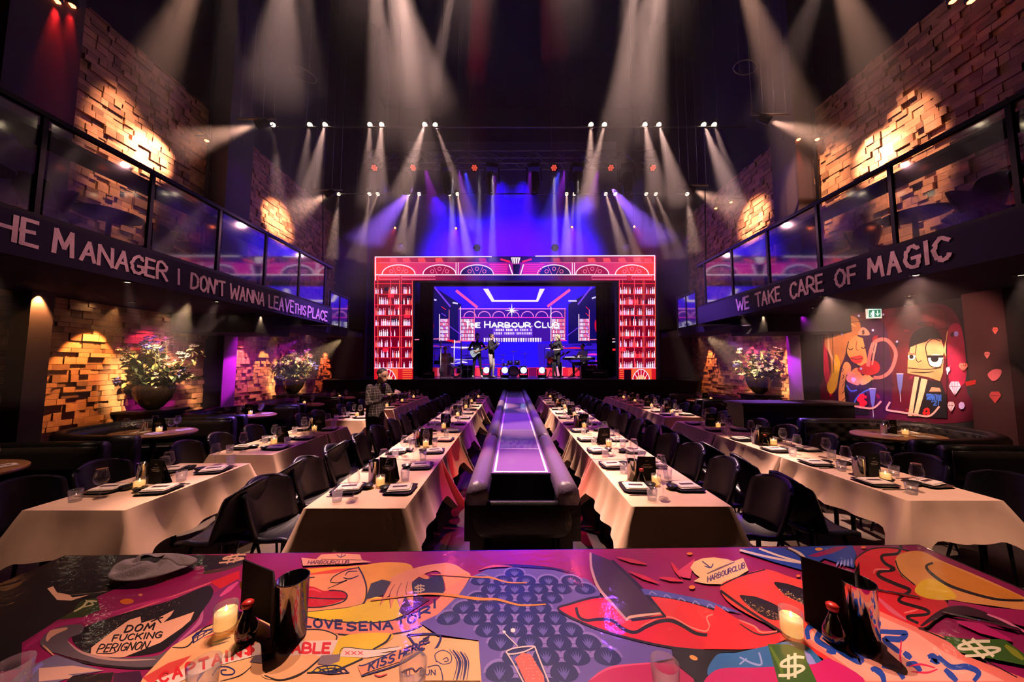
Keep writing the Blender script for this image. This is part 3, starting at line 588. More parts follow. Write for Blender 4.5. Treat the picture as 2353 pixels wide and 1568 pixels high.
# black drapes between the portal and the screen
for i, (a, b) in enumerate(((-3.75, -3.2), (3.45, 4.08))):
    n = 14; pts = []
    mb = MB(); mb.sheet(lambda u, v: (a + (b - a) * u, 13.2 + .06 * math.sin(u * 26), 1.22 + 3.75 * v), 28, 2, .02)
    o = mb.build('stage_drape', M['curtain']); tag(o, 'tall black drape hanging at the ' + ('drummer\'s' if i == 0 else 'keyboard player\'s') + ' side of the stage opening', 'curtain', 'stage drapes')
tag(MB().box(-3.75, 4.08, 13.1, 13.3, 4.97, 5.25).build('drape_header', M['curtain']), 'black header cloth across the top of the stage opening', 'curtain')
YS = 15.6
def screen():
    P = Paint(lambda a, b: W(a, b, YS), (0, -1, 0), .0002)
    x0, x1 = 966, 1400
    BL = srgb(45, 15, 235); BL2 = srgb(70, 30, 250); NV = srgb(14, 8, 90); MG = srgb(240, 50, 190); VI = srgb(120, 60, 235)
    P.poly([(x0, 640), (x1, 640), (x1, 868), (x0, 868)], BL)
    P.poly([(x0, 640), (1060, 700), (1060, 790), (x0, 830)], NV); P.poly([(x1, 640), (1306, 700), (1306, 790), (x1, 830)], NV, lay=False)
    P.poly([(1060, 642), (1306, 642), (1270, 705), (1096, 705)], srgb(60, 20, 245))
    # ceiling light strips of the painted hall
    P.poly([(1110, 664), (1122, 664), (1136, 690), (1232, 690), (1240, 664), (1252, 664), (1236, 694), (1130, 694)], WHT)
    for a in ((1048, 668, 1097, 707), (1310, 666, 1258, 705)): P.line([(a[0], a[1]), (a[2], a[3])], 6, srgb(255, 80, 170), lay=False)
    for a in ((998, 660, 1035, 705), (1362, 656, 1328, 700)): P.line([(a[0], a[1]), (a[2], a[3])], 3.5, VI, lay=False)
    for a in ((973, 684, 1003, 690), (1360, 686, 1385, 678), (1040, 696, 1052, 698), (1306, 692, 1325, 692)): P.line([(a[0], a[1]), (a[2], a[3])], 7, srgb(215, 200, 255), .5, lay=False)
    # distant bar hall
    P.poly([(1052, 712), (1302, 712), (1302, 785), (1052, 785)], srgb(60, 15, 150)); P.line([(1054, 710), (1300, 710)], 2.4, srgb(255, 120, 220)); P.line([(1060, 730), (1296, 730)], 1.6, MG, lay=False)
    for i in range(7): cx = 1080 + i * 33; P.line([(cx + 14 * math.cos(t), 729 - 13 * math.sin(t)) for t in [math.pi * q / 8 for q in range(9)]], 1.8, srgb(255, 140, 230), lay=False)
    for cx0, cx1 in ((1058, 1090), (1266, 1298), (1010, 1032), (1330, 1354)):
        P.poly([(cx0, 733), (cx1, 733), (cx1, 784), (cx0, 784)], srgb(120, 20, 110))
        for r in range(6):
            x = cx0 + 2
            while x < cx1 - 2: P.poly([(x, 740 + r * 8.6), (x, 734 + r * 8.6), (x + 2, 733 + r * 8.6), (x + 2.4, 740 + r * 8.6)], R.choice((WHT, PINK, srgb(230, 210, 255))), lay=False); x += 3.1
        P.line([(cx0, 705 if cx0 > 1040 and cx0 < 1300 else 722), (cx0, 784)], 1.8, WHT, lay=False); P.line([(cx1, 712), (cx1, 784)], 1.4, PINK, lay=False)
    for s in (-1, 1):
        c = 1183 + s * 200 ; 
        P.blob([(c - 14, 735), (c + 6, 728), (c + 14, 745), (c + 10, 765), (c - 6, 772), (c - 16, 755)], srgb(200, 10, 50)); P.blob([(c - 8, 742), (c + 4, 738), (c + 6, 750), (c - 4, 756)], srgb(40, 0, 30), lay=False); P.line([(c - 10, 762), (c, 766), (c + 10, 758)], 3, WHT, lay=False)
        for q in range(5): P.line([(c - s * 34 - 3, 705 + q * 15), (c - s * 36 + 6, 712 + q * 15)], 3, R.choice((MG, RED, VI)), .5, lay=False)
        P.line([(c - 30, 781), (c + 30, 779)], 2, PINK, lay=False)
    # centre bar with glasses and bottles
    P.poly([(1132, 752), (1224, 752), (1224, 774), (1132, 774)], srgb(90, 40, 190))
    for r, y in enumerate((756, 764)):
        for q in range(22): P.poly([(1135 + q * 4, y + 5), (1135 + q * 4, y), (1137.6 + q * 4, y), (1137.6 + q * 4, y + 5)], R.choice((WHT, srgb(220, 190, 255), VI)), lay=False)
    for q in range(24): P.poly([(1112 + q * 5.6, 786), (1111.5 + q * 5.6, 777), (1115.5 + q * 5.6, 777), (1115 + q * 5.6, 786)], R.choice((WHT, srgb(200, 170, 255))), lay=False)
    P.line([(1132, 750), (1224, 750)], 1.6, WHT, lay=False)
    # reflecting streaks on the lower half
    P.poly([(x0, 790), (x1, 790), (x1, 868), (x0, 868)], srgb(50, 20, 190)); P.poly([(1130, 786), (1235, 786), (1240, 868), (1125, 868)], srgb(35, 15, 235))
    for i in range(46):
        yy = R.uniform(782, 850); xx = R.choice((R.uniform(968, 1110), R.uniform(1245, 1392))); ln = R.uniform(12, 60)
        P.line([(xx, yy), (xx + ln * .5, yy + R.uniform(-2, 2)), (xx + ln, yy)], R.uniform(1.5, 5), R.choice((MG, RED, WHT, srgb(120, 10, 130), NV, srgb(255, 90, 150))), .6, lay=(i % 12 == 0))
    P.poly([(966, 845), (1400, 845), (1400, 868), (966, 868)], srgb(225, 30, 60))
    for i in range(14): a = 975 + i * 30; P.poly([(a, 846), (a + 18, 846), (a + 18, 868), (a, 868)], R.choice((srgb(240, 60, 70), srgb(255, 130, 170), srgb(110, 5, 60), srgb(60, 20, 190))), lay=(i == 0))
    for s in (-1, 1): P.line([(1183 + s * 150, 750), (1183 + s * 120, 772)], 1.4, VI, lay=False)
    # compass star and club name
    st = []
    for i in range(16):
        t = math.pi * i / 8; r = (17 if i % 4 == 0 else 10 if i % 2 == 0 else 3.2); st.append((1176 + r * math.sin(t), 714 - r * math.cos(t)))
    P.poly(st, (1, .95, 1))
    wh = (1.0, .96, 1.0)
    P.text('T', 1071, 753, 1079, 753, 13, 2.7, wh, jit=0, lay=True); P.text('HE', 1083, 753, 1103, 753, 10.5, 2.6, wh, gap=.2, lay=False)
    P.text('H', 1114, 753, 1126, 753, 13.5, 2.9, wh, lay=False); P.text('ARBOUR', 1130, 753, 1219, 753, 10.8, 2.7, wh, gap=.2, lay=False)
    P.text('C', 1229, 753, 1242, 753, 13.5, 2.9, wh, lay=False); P.text('LUB', 1247, 753, 1284, 753, 10.8, 2.7, wh, gap=.2, lay=False)
    a, b = W(x0, 868, YS), W(x1, 640, YS); P.mb.box(a.x, b.x, YS + .004, YS + .12, a.z, b.z, (.002, .002, .002))
    o = P.mb.build('led_screen', M['led']); tag(o, 'huge blue and violet video screen at the back of the stage showing a club name', 'screen')
screen()
# pale panel on the back wall high above the screen, and ceiling panels behind the truss
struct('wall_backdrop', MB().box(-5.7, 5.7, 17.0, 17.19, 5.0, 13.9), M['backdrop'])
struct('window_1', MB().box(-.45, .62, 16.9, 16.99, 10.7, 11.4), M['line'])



# violet side light on the chair backs, and added warm spots that brighten the booths
for sx in (-1, 1):
    spot((sx * 4.4, 4.9, 5.0), (sx * 1.95, 3.5, .8), 30, 520, (.33, .03, 1.0), 1.0)
    spot((sx * 4.4, 7.9, 5.0), (sx * 1.95, 6.2, .8), 34, 620, (.33, .03, 1.0), 1.0)
    for y, p in ((3.2, 45), (4.9, 75), (6.7, 75)): spot((sx * 5.2, y, 2.74), (sx * 5.55, y + .1, .7), 62, p, (1, .62, .4), .7, .03)
spot((5.3, 4.2, 2.74), (6.6, 5.1, .7), 50, 160, (1, .6, .42), .8, .03)
# ------------------------------------------------------------------ dining pieces, one of each kind
def loft(mb, path, prof, smooth=True):
    """profile (n, z) swept along a flat path; n is measured to the left of travel"""
    n = len(path); m = len(prof); vs = []
    for i, p in enumerate(path):
        d = Vector(path[min(i + 1, n - 1)]) - Vector(path[max(i - 1, 0)]); d = d.normalized(); q = Vector((-d.y, d.x))
        for a, z in prof: vs.append((p[0] + q.x * a, p[1] + q.y * a, z))
    fs = [(i * m + k, (i + 1) * m + k, (i + 1) * m + (k + 1) % m, i * m + (k + 1) % m) for i in range(n - 1) for k in range(m)]
    fs += [tuple(range(m)), tuple((n - 1) * m + k for k in range(m))[::-1]]
    return mb.add(vs, fs, None, smooth)
HID = (0, -2.4, .02)
def shape_table(wd, ln):
    t = thing('dining_table', '', 'table')
    MB().box(-wd / 2 + .01, wd / 2 - .01, -ln / 2 + .01, ln / 2 - .01, .715, .742).build('tabletop', M['black'], t)
    for sx in (-1, 1):
        for sy in (-1, 1): MB().tube([(sx * (wd / 2 - .07), sy * (ln / 2 - .09), 0), (sx * (wd / 2 - .07), sy * (ln / 2 - .09), .715)], .02, 8).build('leg', M['metal_black'], t)
    return t
def cloth(wd, ln, D, Dc, endA, endB, seed):
    """linen over a table; endA / endB: whether that end hangs free (front / far)"""
    r = random.Random(seed); x, y = wd / 2, ln / 2; P = []
    def edge(ax, ay, bx, by, nx, ny, n, free):
        for i in range(n):
            t = (i + .0) / n; P.append((ax + (bx - ax) * t, ay + (by - ay) * t, nx, ny, min(t, 1 - t) * math.hypot(bx - ax, by - ay), free, t))
    edge(-x, -y, x, -y, 0, -1, 22, endA); edge(x, -y, x, y, 1, 0, 36, True); edge(x, y, -x, y, 0, 1, 22, endB); edge(-x, y, -x, -y, -1, 0, 36, True)
    N = len(P); ns = 9; vs = []; ph = [r.uniform(0, 6.28) for _ in range(8)]
    for s in range(ns + 1):
        t = s / ns
        for i, (px, py, nx, ny, d, free, tt) in enumerate(P):
            c = math.exp(-(d / .07) ** 2); side = nx != 0
            near = (side and ((py < 0 and endA) or (py > 0 and endB))) or (not side and free)
            fold = (math.sin(d * 19 + ph[0] + px * 3) * .014 + math.sin(py * 23 + px * 17 + ph[1]) * .009) * t
            out = (.02 + .055 * t) * t + fold * (1 - c)
            cx = (1 if px > 0 else -1); cyy = (1 if py > 0 else -1)
            sx_ = c * t * (.19 + .05 * math.sin(ph[3] + cx + cyy * 2)); sy_ = c * t * (.11 if near else -.01)
            if not free: out = .0
            if abs(px) >= x - 1e-6 and abs(py) >= y - 1e-6: nx_, ny_ = cx * .7, cyy * (.7 if near else 0)
            else: nx_, ny_ = nx, ny
            X = px + nx_ * out + cx * sx_ * (1 if (side or near) else .95); Y = py + ny_ * out + cyy * sy_
            if not near: Y = max(-y, min(y, Y)) + (0)
            z = .752 - t * (D + Dc * c + .012 * math.sin(py * 9 + ph[4]) + .01 * math.sin(px * 11 + ph[5]))
            if s == 0: z = .752; X, Y = px * .992, py * .996
            vs.append((X, Y, z))
    fs = [(s * N + i, (s + 1) * N + i, (s + 1) * N + (i + 1) % N, s * N + (i + 1) % N) for s in range(ns) for i in range(N)]
    mb = MB(); mb.add(vs, fs, None, True); mb.add(vs[:N], [tuple(range(N))], None, False)
    return mb
def rsq(mb, a, r, z0, z1, flare=0.0, n=5, sx=1, c=(0, 0)):
    """rounded square slab"""
    def ring(a, z): return [(c[0] + sx * (sgx * (a - r) + r * math.cos(t)), c[1] + sgy * (a - r) + r * math.sin(t), z) for sgx, sgy, t0 in ((1, 1, 0), (-1, 1, 90), (-1, -1, 180), (1, -1, 270)) for t in [math.radians(t0 + 90 * q / n) for q in range(n + 1)]]
    A, B = ring(a, z0), ring(a + flare, z1); N = len(A)
    mb.add(A + B, [tuple(range(N))[::-1], tuple(range(N, 2 * N))] + [(i, (i + 1) % N, N + (i + 1) % N, N + i) for i in range(N)]); return mb
GR = {}
def proto(name, cat, build):
    t = thing(name, '', cat, HID); build(t); seal(t); GR[name] = t; t['__proto'] = 1; return t
USED = set()
def put(name, label, loc, rz=0, group=None, sc=None):
    p = GR[name]
    if name not in USED:
        USED.add(name); p.location = loc; p.rotation_euler = (0, 0, rz); p['label'] = label
        if group: p['group'] = group
        if sc: p.scale = (sc, sc, sc)
        if '__proto' in p: del p['__proto']
        return p
    c = dupf(p, label, loc, rz, None, group, sc)
    if not sc: c.scale = (1, 1, 1)
    if not group and 'group' in c: del c['group']
    return c
def b_wine(t):
    MB().lathe([(.034, 0), (.034, .002), (.006, .006), (.0035, .02), (.0035, .085), (.008, .096)], 14).build('stem', M['glass'], t)
    MB().lathe([(.008, .096), (.030, .110), (.042, .135), (.0425, .15), (.036, .185), (.030, .215), (.0315, .2155)], 16).build('bowl', M['glass'], t)
    MB().lathe([(.0295, .2145), (.0315, .217), (.0295, .2175)], 16).build('rim', M['chrome'], t)
proto('wine_glass', 'glass', b_wine)
def b_tumbler(t):
    MB().lathe([(.031, 0), (.038, .085), (.0365, .085), (.030, .014), (.001, .012)], 14).build('wall', M['glass'], t)
    MB().lathe([(.001, .001), (.029, .001), (.03, .010), (.001, .012)], 14).build('thick_base', M['glass'], t)
proto('tumbler', 'glass', b_tumbler)
def b_plate(t):
    m = MB(); rsq(m, .085, .04, 0, .006); rsq(m, .088, .045, .006, .016, .027); m.build('dish', M['plate'], t)
proto('square_plate', 'plate', b_plate)
def b_napkin(t):
    m = MB(); rsq(m, .088, .014, 0, .006, .002, sx=.84); rsq(m, .086, .014, .006, .014, -.004, sx=.82, c=(.003, .002)); m.build('folded_linen', M['napkin'], t)
    MB().box(-.014, .014, -.055, .055, .0142, .0165).build('menu_strip', M['tag'], t, label='dark printed strip')
proto('folded_napkin', 'napkin', b_napkin)
def b_bowl(t): MB().lathe([(.022, 0), (.03, .003), (.046, .03), (.043, .031), (.02, .008), (.0005, .007)], 14).build('bowl', M['bowl'], t)
proto('sauce_bowl', 'bowl', b_bowl)
def b_cut(t):
    m = MB(); m.prism([(-.006, -.1, .001), (.006, -.1, .001), (.005, .0, .001), (-.005, .0, .001)], (0, 0, .004)); m.build('handle', M['cutlery'], t)
    MB().prism([(-.005, 0, .001), (.005, 0, .001), (.009, .02, .001), (.008, .09, .001), (-.003, .10, .001), (-.006, .03, .001)], (0, 0, .002)).build('blade', M['cutlery'], t)
proto('table_knife', 'knife', b_cut)
def b_candle(t):
    MB().lathe([(.030, 0), (.036, .01), (.037, .088), (.0345, .088), (.0335, .012), (.001, .01)], 16).build('glass_cup', M['glass'], t)
    MB().lathe([(.001, .012), (.0325, .013), (.0335, .066), (.02, .063), (.001, .062)], 16).build('wax', M['wax'], t)
    MB().lathe([(.001, .064), (.005, .069), (.004, .076), (.0005, .086)], 8).build('flame', M['flame'], t)
proto('candle', 'candle', b_candle)
def b_menu(t):
    m = MB(); m.prism([(-.075, 0, 0), (.075, -0, 0), (.075, 0.003, .2), (-.075, 0.003, .2)], (0, .003, 0)); m.prism([(-.075, .075, 0), (.075, .075, 0), (.075, .006, .2), (-.075, .006, .2)], (0, .003, 0)); m.build('cover', M['card'], t)
    P = Paint(lambda a, b: (a, -.0008 + b * .015, b), (0, -1, 0), .0005); c = srgb(190, 170, 150)
    for q, (ww, z) in enumerate(((.03, .135), (.05, .12), (.04, .108), (.012, .165))): P.line([(-ww, z), (ww, z)], .005, c, lay=(q == 0))
    P.mb.build('print', M['letter'], t)
proto('menu_card', 'menu', b_menu)
def b_bucket(t):
    MB().lathe([(.045, 0), (.05, .003), (.052, .2), (.0535, .203), (.050, .203), (.047, .01), (.001, .008)], 28).build('steel_wall', M['steel'], t)
proto('steel_tumbler_bucket', 'bucket', b_bucket)
def b_soy(t):
    MB().lathe([(.001, 0), (.03, .001), (.034, .015), (.033, .04), (.02, .075), (.013, .095), (.013, .108)], 16).build('bottle_body', M['soy'], t)
    MB().lathe([(.012, .106), (.017, .108), (.019, .124), (.012, .13), (.001, .131)], 12).build('cap', M['redcap'], t, label='red cap')
proto('sauce_bottle', 'bottle', b_soy)
# ---- upholstered shell chair
def b_chair(t):
    def seat(u, v):
        x = (u - .5) * .41 * (1 - .12 * (1 - v)); y = -.21 + .40 * v; e = abs(2 * u - 1) ** 3
        return (x, y, .45 + .035 * e - .02 * math.exp(-((v - .5) / .3) ** 2) - .03 * max(0, .15 - v) / .15)
    def back(u, v):
        ww = (.215 + .02 * math.sin(v * 2.4)) * (1 if v < .72 else math.sqrt(max(0.02, 1 - ((v - .72) / .30) ** 2 * .42)))
        x = (2 * u - 1) * ww; e = abs(2 * u - 1) ** 2
        return (x, .185 + .085 * v - .13 * e * (1 - .45 * v), .44 + .40 * v + (.0 if v < .9 else 0) - .035 * e * max(0, v - .8) * 5)
    MB().sheet(seat, 12, 10, .035).build('seat', M['shell'], t)
    MB().sheet(back, 14, 12, -.03).build('backrest', M['shell'], t)
    for sx in (-1, 1):
        for sy in (-1, 1): MB().tube([(sx * .13, sy * .12, .42), (sx * .20, sy * .19, 0)], [.013, .009], 7).build('leg', M['metal_black'], t)
proto('shell_chair', 'chair', b_chair)
# ---- the four long rows
ROWS = [
 dict(k="the waiter's row", x0=-3.36, x1=-2.65, t=[(2.31, 1.08), (3.69, 1.07), (4.78, .56), (5.9, 1.0), (7.3, 1.03), (8.33, 1.03), (9.36, 1.03)], free=(0, 1, 3, 4), sides=(-1, 1)),
 dict(k='row between waiter and runway', x0=-1.45, x1=-.74, t=[(2.34 + i * 1.165, 1.16) for i in range(7)], free=(0,), sides=(-1,)),
 dict(k='row between runway and mural', x0=.84, x1=1.55, t=[(2.37 + i * 1.165, 1.16) for i in range(7)], free=(0,), sides=(1,)),
 dict(k='row nearest mural', x0=2.9, x1=3.61, t=[(2.47, 1.13), (3.6, 1.13), (4.73, 1.13), (6.25, 1.0), (7.25, 1.0), (8.25, 1.0), (9.25, 1.0)], free=(0, 3), sides=(-1, 1)),
]
TZ = .7535
rr = random.Random(11)
for ri, row in enumerate(ROWS):
    wd = row['x1'] - row['x0']; cx = (row['x0'] + row['x1']) / 2; k = row['k']; cnt = {-1: 0, 1: 0}; cc = {-1: 0, 1: 0}
    nt_ = len(row['t'])
    for ti, (ys, ln) in enumerate(row['t']):
        fa = ti in row['free']; fb = (ti + 1 in row['free']) or ti == nt_ - 1
        which = ORD[ti] + ' table from front, ' + k
        t = shape_table(wd, ln); t.location = (cx, ys + ln / 2, 0); tag(t, 'black-legged ' + which, 'table', 'tables under white cloths')
        lowD = .25 if ri == 3 else .30
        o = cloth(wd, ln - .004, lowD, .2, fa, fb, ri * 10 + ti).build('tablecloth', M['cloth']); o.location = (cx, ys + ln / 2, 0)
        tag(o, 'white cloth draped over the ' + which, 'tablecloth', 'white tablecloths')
        if ri == 0 and ti == 3: pass
        for si in range(2 if ln > .7 else 1):
            yy = ys + (.35 if fa and ti == 0 else .29) + si * (ln - .58)
            for sx in (-1, 1):
                n = ORD[cnt[sx]]; cnt[sx] += 1; side = ('runway' if (sx > 0) == (ri < 2) else 'wall') + ' side of ' + k; end = n + ' from front, ' + side
                ex = cx + sx * wd / 2; j = lambda a: rr.uniform(-a, a)
                pa = j(.12) + (0 if sx > 0 else math.pi) + math.pi / 2
                px, py = ex - sx * .15 + j(.01), yy + j(.02)
                put('square_plate', 'black square plate, ' + end, (px, py, TZ), pa, 'plates on the long rows')
                put('folded_napkin', 'white napkin with dark strip, ' + end, (px + j(.006), py, TZ + .0165), pa + j(.15) + .15, 'napkins on the plates')
                put('sauce_bowl', 'small black bowl, ' + end, (px - sx * .13 + j(.01), py + sx * -.02 + j(.02), TZ), 0, 'sauce bowls on the long rows')
                put('wine_glass', 'wine glass, ' + end, (px - sx * .135 + j(.015), py + sx * .17 + j(.015), TZ), j(1), 'wine glasses on the long rows')
                put('tumbler', 'water tumbler, ' + end, (px - sx * .035 + j(.015), py + sx * .215 + j(.012), TZ), 0, 'tumblers on the long rows')
                if yy < 6: put('table_knife', 'steel knife, ' + end, (px + .0, py + sx * .14 - .0, TZ), math.pi / 2 + j(.05), 'knives on the long rows')
                if sx in row['sides'] and not (ri == 0 and sx > 0 and 5.0 < yy < 6.3):
                    m = ORD[cc[sx]]; cc[sx] += 1
                    put('shell_chair', 'black shell chair, ' + m + ' from front, ' + side, (ex + sx * (.36 + abs(j(.05))), yy + j(.03), 0), (-math.pi / 2 if sx > 0 else math.pi / 2) + j(.16), 'chairs along the rows')
        ym = ys + ln * (.52 if ti else .42); tl = ORD[ti] + ' table of ' + k; off = (.03 if ri < 2 else -.03)
        put('menu_card', 'upright black menu card on the ' + tl, (cx + off, ym + .03, TZ), rr.uniform(-.3, .3), 'menu cards on the rows')
        put('candle', 'lit candle in a glass on the ' + tl, (cx + off + rr.uniform(-.03, .06), ym - .075, TZ), 0, 'candles on the rows')
        if (ti + ri) % 2 == 0 or ti == 0:
            put('steel_tumbler_bucket', 'polished steel bucket on the ' + tl, (cx + off - .12, ym + .05, TZ), 0, 'steel buckets on the rows', .85)
            if ri == 2 or ti % 2: put('sauce_bottle', 'dark sauce bottle with red cap on the ' + tl, (cx + off - .085, ym - .06, TZ), 0, 'sauce bottles on the rows')
# ------------------------------------------------------------------ runway with padded rails
RX = .08
rw = thing('runway', 'long violet-lit catwalk with white edge lines and padded leather rails leading to the stage', 'runway', (RX, 0, 0))
MB().box(-.27, .27, 3.0, 11.97, .70, .78).build('deck', M['runway'], rw)
lm = MB().box(-.245, -.225, 3.02, 11.9, .78, .782).box(.225, .245, 3.02, 11.9, .78, .782).box(-.245, .245, 3.02, 3.04, .78, .783).box(-.245, .245, 3.82, 3.84, .78, .783).box(-.25, .25, 11.86, 11.9, .78, .783)
for y in (4.9, 5.9, 7.1, 8.4, 9.8): lm.box(-.245, .245, y, y + .008, .78, .7815)
lm.build('edge_lines', M['line'], rw)
for sx in (-1, 1):
    y = 2.52
    for ln in (1.75, 2.0, 2.0, 2.0, 1.65):
        pr = [(-.07, 0), (.07, 0), (.085, .04), (.075, .11), (.05, .14), (0, .15), (-.05, .14), (-.075, .11), (-.085, .04)]
        mb = MB(); n = 14; path = [(sx * .345, y + ln * (i / n)) for i in range(n + 1)]
        loft(mb, path, [(a * (1 if 0 < 1 else 1), .70 + z) for a, z in pr]); mb.build('padded_rail', M['bolster'], rw); y += ln + .006
    m = MB(); m.prism([(sx * .29, 2.56, .42), (sx * .29, 2.56, .72), (sx * .29, 11.95, .72), (sx * .29, 11.95, .10), (sx * .29, 2.9, .10), (sx * .29, 2.9, .42)], (sx * .15, 0, 0)); m.build('side_panel', M['leather'], rw)
m = MB()
def fr(u, v):
    x = -.44 + .88 * u; e = abs(2 * u - 1) ** 6
    return (x, 2.56 + .05 * e - .02 * math.sin(v * 3.1) + (.04 if v < .12 else 0), .42 + .29 * v)
m.sheet(fr, 20, 8, .06); m.box(-.28, .28, 2.99, 3.0, 0.06, .775); m.box(-.27, .27, 2.6, 3.0, .44, .5); m.build('padded_end', M['leather'], rw)
for sx in (-1, 1): MB().tube([(sx * .3, 2.75, .42), (sx * .3, 2.78, 0)], .02, 8).build('foot', M['metal_black'], rw)
# ------------------------------------------------------------------ booths
def upath(sx, xa, xo, hw, n=44):
    out = []
    for i in range(n + 1):
        t = -math.pi / 2 + math.pi * i / n; c, s = max(0, math.cos(t)), math.sin(t)
        out.append((sx * (xa + (xo - xa) * c ** .62), hw * math.copysign(abs(s) ** .75, s)))
    return out if sx > 0 else out
def booth(sx, cy, label, xa=4.75, xo=6.3, hw=.8, quilt=False):
    t = thing('booth_sofa', label, 'booth', (0, cy, 0), 0, 'curved leather booths')
    pa = upath(sx, xa, xo, hw); q = 1 if sx > 0 else -1
    pr = [(0, 0), (0, .80), (q * .025, .84), (q * .07, .86), (q * .12, .84), (q * .14, .79), (q * .14, 0)]
    if q < 0: pr = pr[::-1]
    m = MB(); loft(m, pa, pr); m.build('backrest', M['leather'], t)
    pi = [(q * .145, .22), (q * .145, .45), (q * .2, .47), (q * .40, .47), (q * .44, .44), (q * .44, .22)]
    if q < 0: pi = pi[::-1]
    m = MB(); loft(m, upath(sx, xa, xo, hw)[3:-3], pi); m.build('seat', M['leather'], t)
    nu = 150 if quilt else 60; P0 = upath(sx, xa, xo, hw, nu)
    def qf(u, v):
        i = u * nu; a = P0[min(int(i), nu)]; b = P0[min(int(i) + 1, nu)]; c = P0[max(int(i) - 1, 0)]; d = (Vector(b) - Vector(c)).normalized(); nn = Vector((-d.y, d.x)) * q
        h = .5 + .31 * v; s = u * (26 if quilt else 30); k = v * (2.0 if quilt else 0)
        rel = (abs(math.sin(math.pi * (s + k))) * abs(math.sin(math.pi * (s - k)))) ** .5 if quilt else abs(math.sin(math.pi * s)) ** .5
        off = .142 + .022 * rel
        return (a[0] + nn.x * off, a[1] + nn.y * off, h)
    m = MB(); m.sheet(qf, nu, 14 if quilt else 4, .01); m.build('quilting', M['quilt'], t)
    return t
BL = [(3.15, 'curved black leather booth nearest the painted table, below the word MANAGER'), (4.93, 'curved black booth with red-lit rim under the orange-lit wall arch'),
      (6.62, 'curved black booth in front of the larger flower vase'), (8.32, 'curved black booth beside the column lit magenta'), (10.0, 'far curved black booth below the smaller vase by the stage wing')]
for cy_, lb in BL: booth(-1, cy_, lb)
BR = [(3.0, 'dark booth back standing nearest the painted table on the mural wall side', False), (4.75, 'large booth with diamond-quilted back under the painted faces', True), (7.55, 'quilted curved booth beside the single vase', True), (9.3, 'far quilted booth next to the stage wing beyond the single vase', True)]
for cy_, lb, qq in BR: booth(1, cy_, lb, 4.8, 6.5 if cy_ > 4 and cy_ < 5 else 6.3, .84 if cy_ < 5 and cy_ > 4 else .78, qq)
def b_btable(t):
    MB().lathe([(.001, .71), (.52, .71), (.55, .72), (.55, .745), (.54, .75), (.001, .75)], 36, sx=1, sy=.72).build('tabletop', M['wood'], t)
    MB().lathe([(.035, .03), (.035, .71)], 12).build('pedestal', M['metal_black'], t)
    MB().lathe([(.22, 0), (.22, .015), (.04, .035), (.001, .035)], 20).build('base', M['metal_black'], t)
proto('booth_table', 'table', b_btable)
for sx, L, X in ((-1, BL, 5.32), (1, BR, 5.5)):
    for bi, it in enumerate(L):
        cy_ = it[0]; c = (sx * X, cy_, 0)
        at = 'table in the ' + ORD[bi] + ' booth from the front, ' + ('vase side' if sx < 0 else 'mural side')
        put('booth_table', 'oval wooden ' + at, c, 0, 'booth tables')
        z = .7505
        for q, (dx, dy) in enumerate(((-.28, -.12), (-.16, .16), (.02, -.2), (.2, .14), (.34, -.08))):
            put('wine_glass', ORD[q] + ' wine glass on the ' + at, (c[0] + dx, cy_ + dy, z), 0, 'wine glasses in the booths')
        for q, (dx, dy, a) in enumerate(((-.12, -.06, .3), (.3, .12, -.4), (.16, -.16, 1.4))):
            put('folded_napkin', ORD[q] + ' folded napkin on the ' + at, (c[0] + dx * 1.1, cy_ + dy, z), a, 'napkins in the booths')
        put('menu_card', 'black menu card standing on the ' + at, (c[0] - sx * .02, cy_ + .03, z), .1, 'menu cards in the booths')
        put('candle', 'lit candle on the ' + at, (c[0] + .1, cy_ - .02, z), 0, 'candles in the booths')
        put('steel_tumbler_bucket', 'small steel bucket on the ' + at, (c[0] - .16, cy_ + .02, z), 0, 'buckets in the booths', .7)
ct = thing('service_counter', 'long dark counter with pale top between the quilted booths on the mural side', 'counter', (5.15, 6.15, 0))
MB().box(-1.0, 1.0, -.22, .22, 0, 1.02).build('body', M['leather'], ct)
MB().box(-1.05, 1.05, -.26, .26, 1.02, 1.06).build('top', M['column'], ct)
MB().box(-.25, .55, -.235, -.22, .78, .80).build('trim', M['cutlery'], ct)
# ------------------------------------------------------------------ rig: spotlights, pipes, truss, moving heads
def b_spotfix(t):
    MB().lathe([(.05, .24), (.075, .2), (.08, .02), (.088, 0), (.08, -.012), (.07, .0), (.07, .05)], 14).build('housing', M['metal_black'], t)
    MB().lathe([(.001, -.004), (.05, -.006), (.066, .0), (.066, .006), (.001, .006)], 14).build('lens', M['lens'], t, label='lit lens')
    MB().tube([(-.1, 0, .1), (-.1, 0, .28), (.1, 0, .28), (.1, 0, .1)], .012, 6).build('yoke', M['metal_black'], t)
proto('spotlight', 'spotlight', b_spotfix)
rowsn = {YR1: 0, YR2: 0, YR0: 0}
def aim(o, a, b): o.rotation_euler = (Vector(b) - Vector(a)).to_track_quat('-Z', 'Y').to_euler()
BEAMS.sort(key=lambda q: (round(q[0].y), q[0].x)); cnts = {}
for a, t, ang, p in BEAMS:
    k = 'row over the stage front' if a.y > 9.6 else 'row nearly overhead' if a.y < 6 else 'row in front of the truss'
    cnts[k] = cnts.get(k, 0) + 1
    o = put('spotlight', 'small lit spotlight, ' + (ORD + ['twenty-first', 'twenty-second', 'twenty-third', 'twenty-fourth'])[min(cnts[k], 24) - 1] + ' along from the vase side, ' + k, a, 0, 'warm spotlights of the rig'); aim(o, a, t)
    d = (t - a).normalized(); spot(a + d * .03, t, ang, p, (1, .5, .34) if abs(t.x) > 6.5 else WARM, 1.0 if ang > 18 else .7)
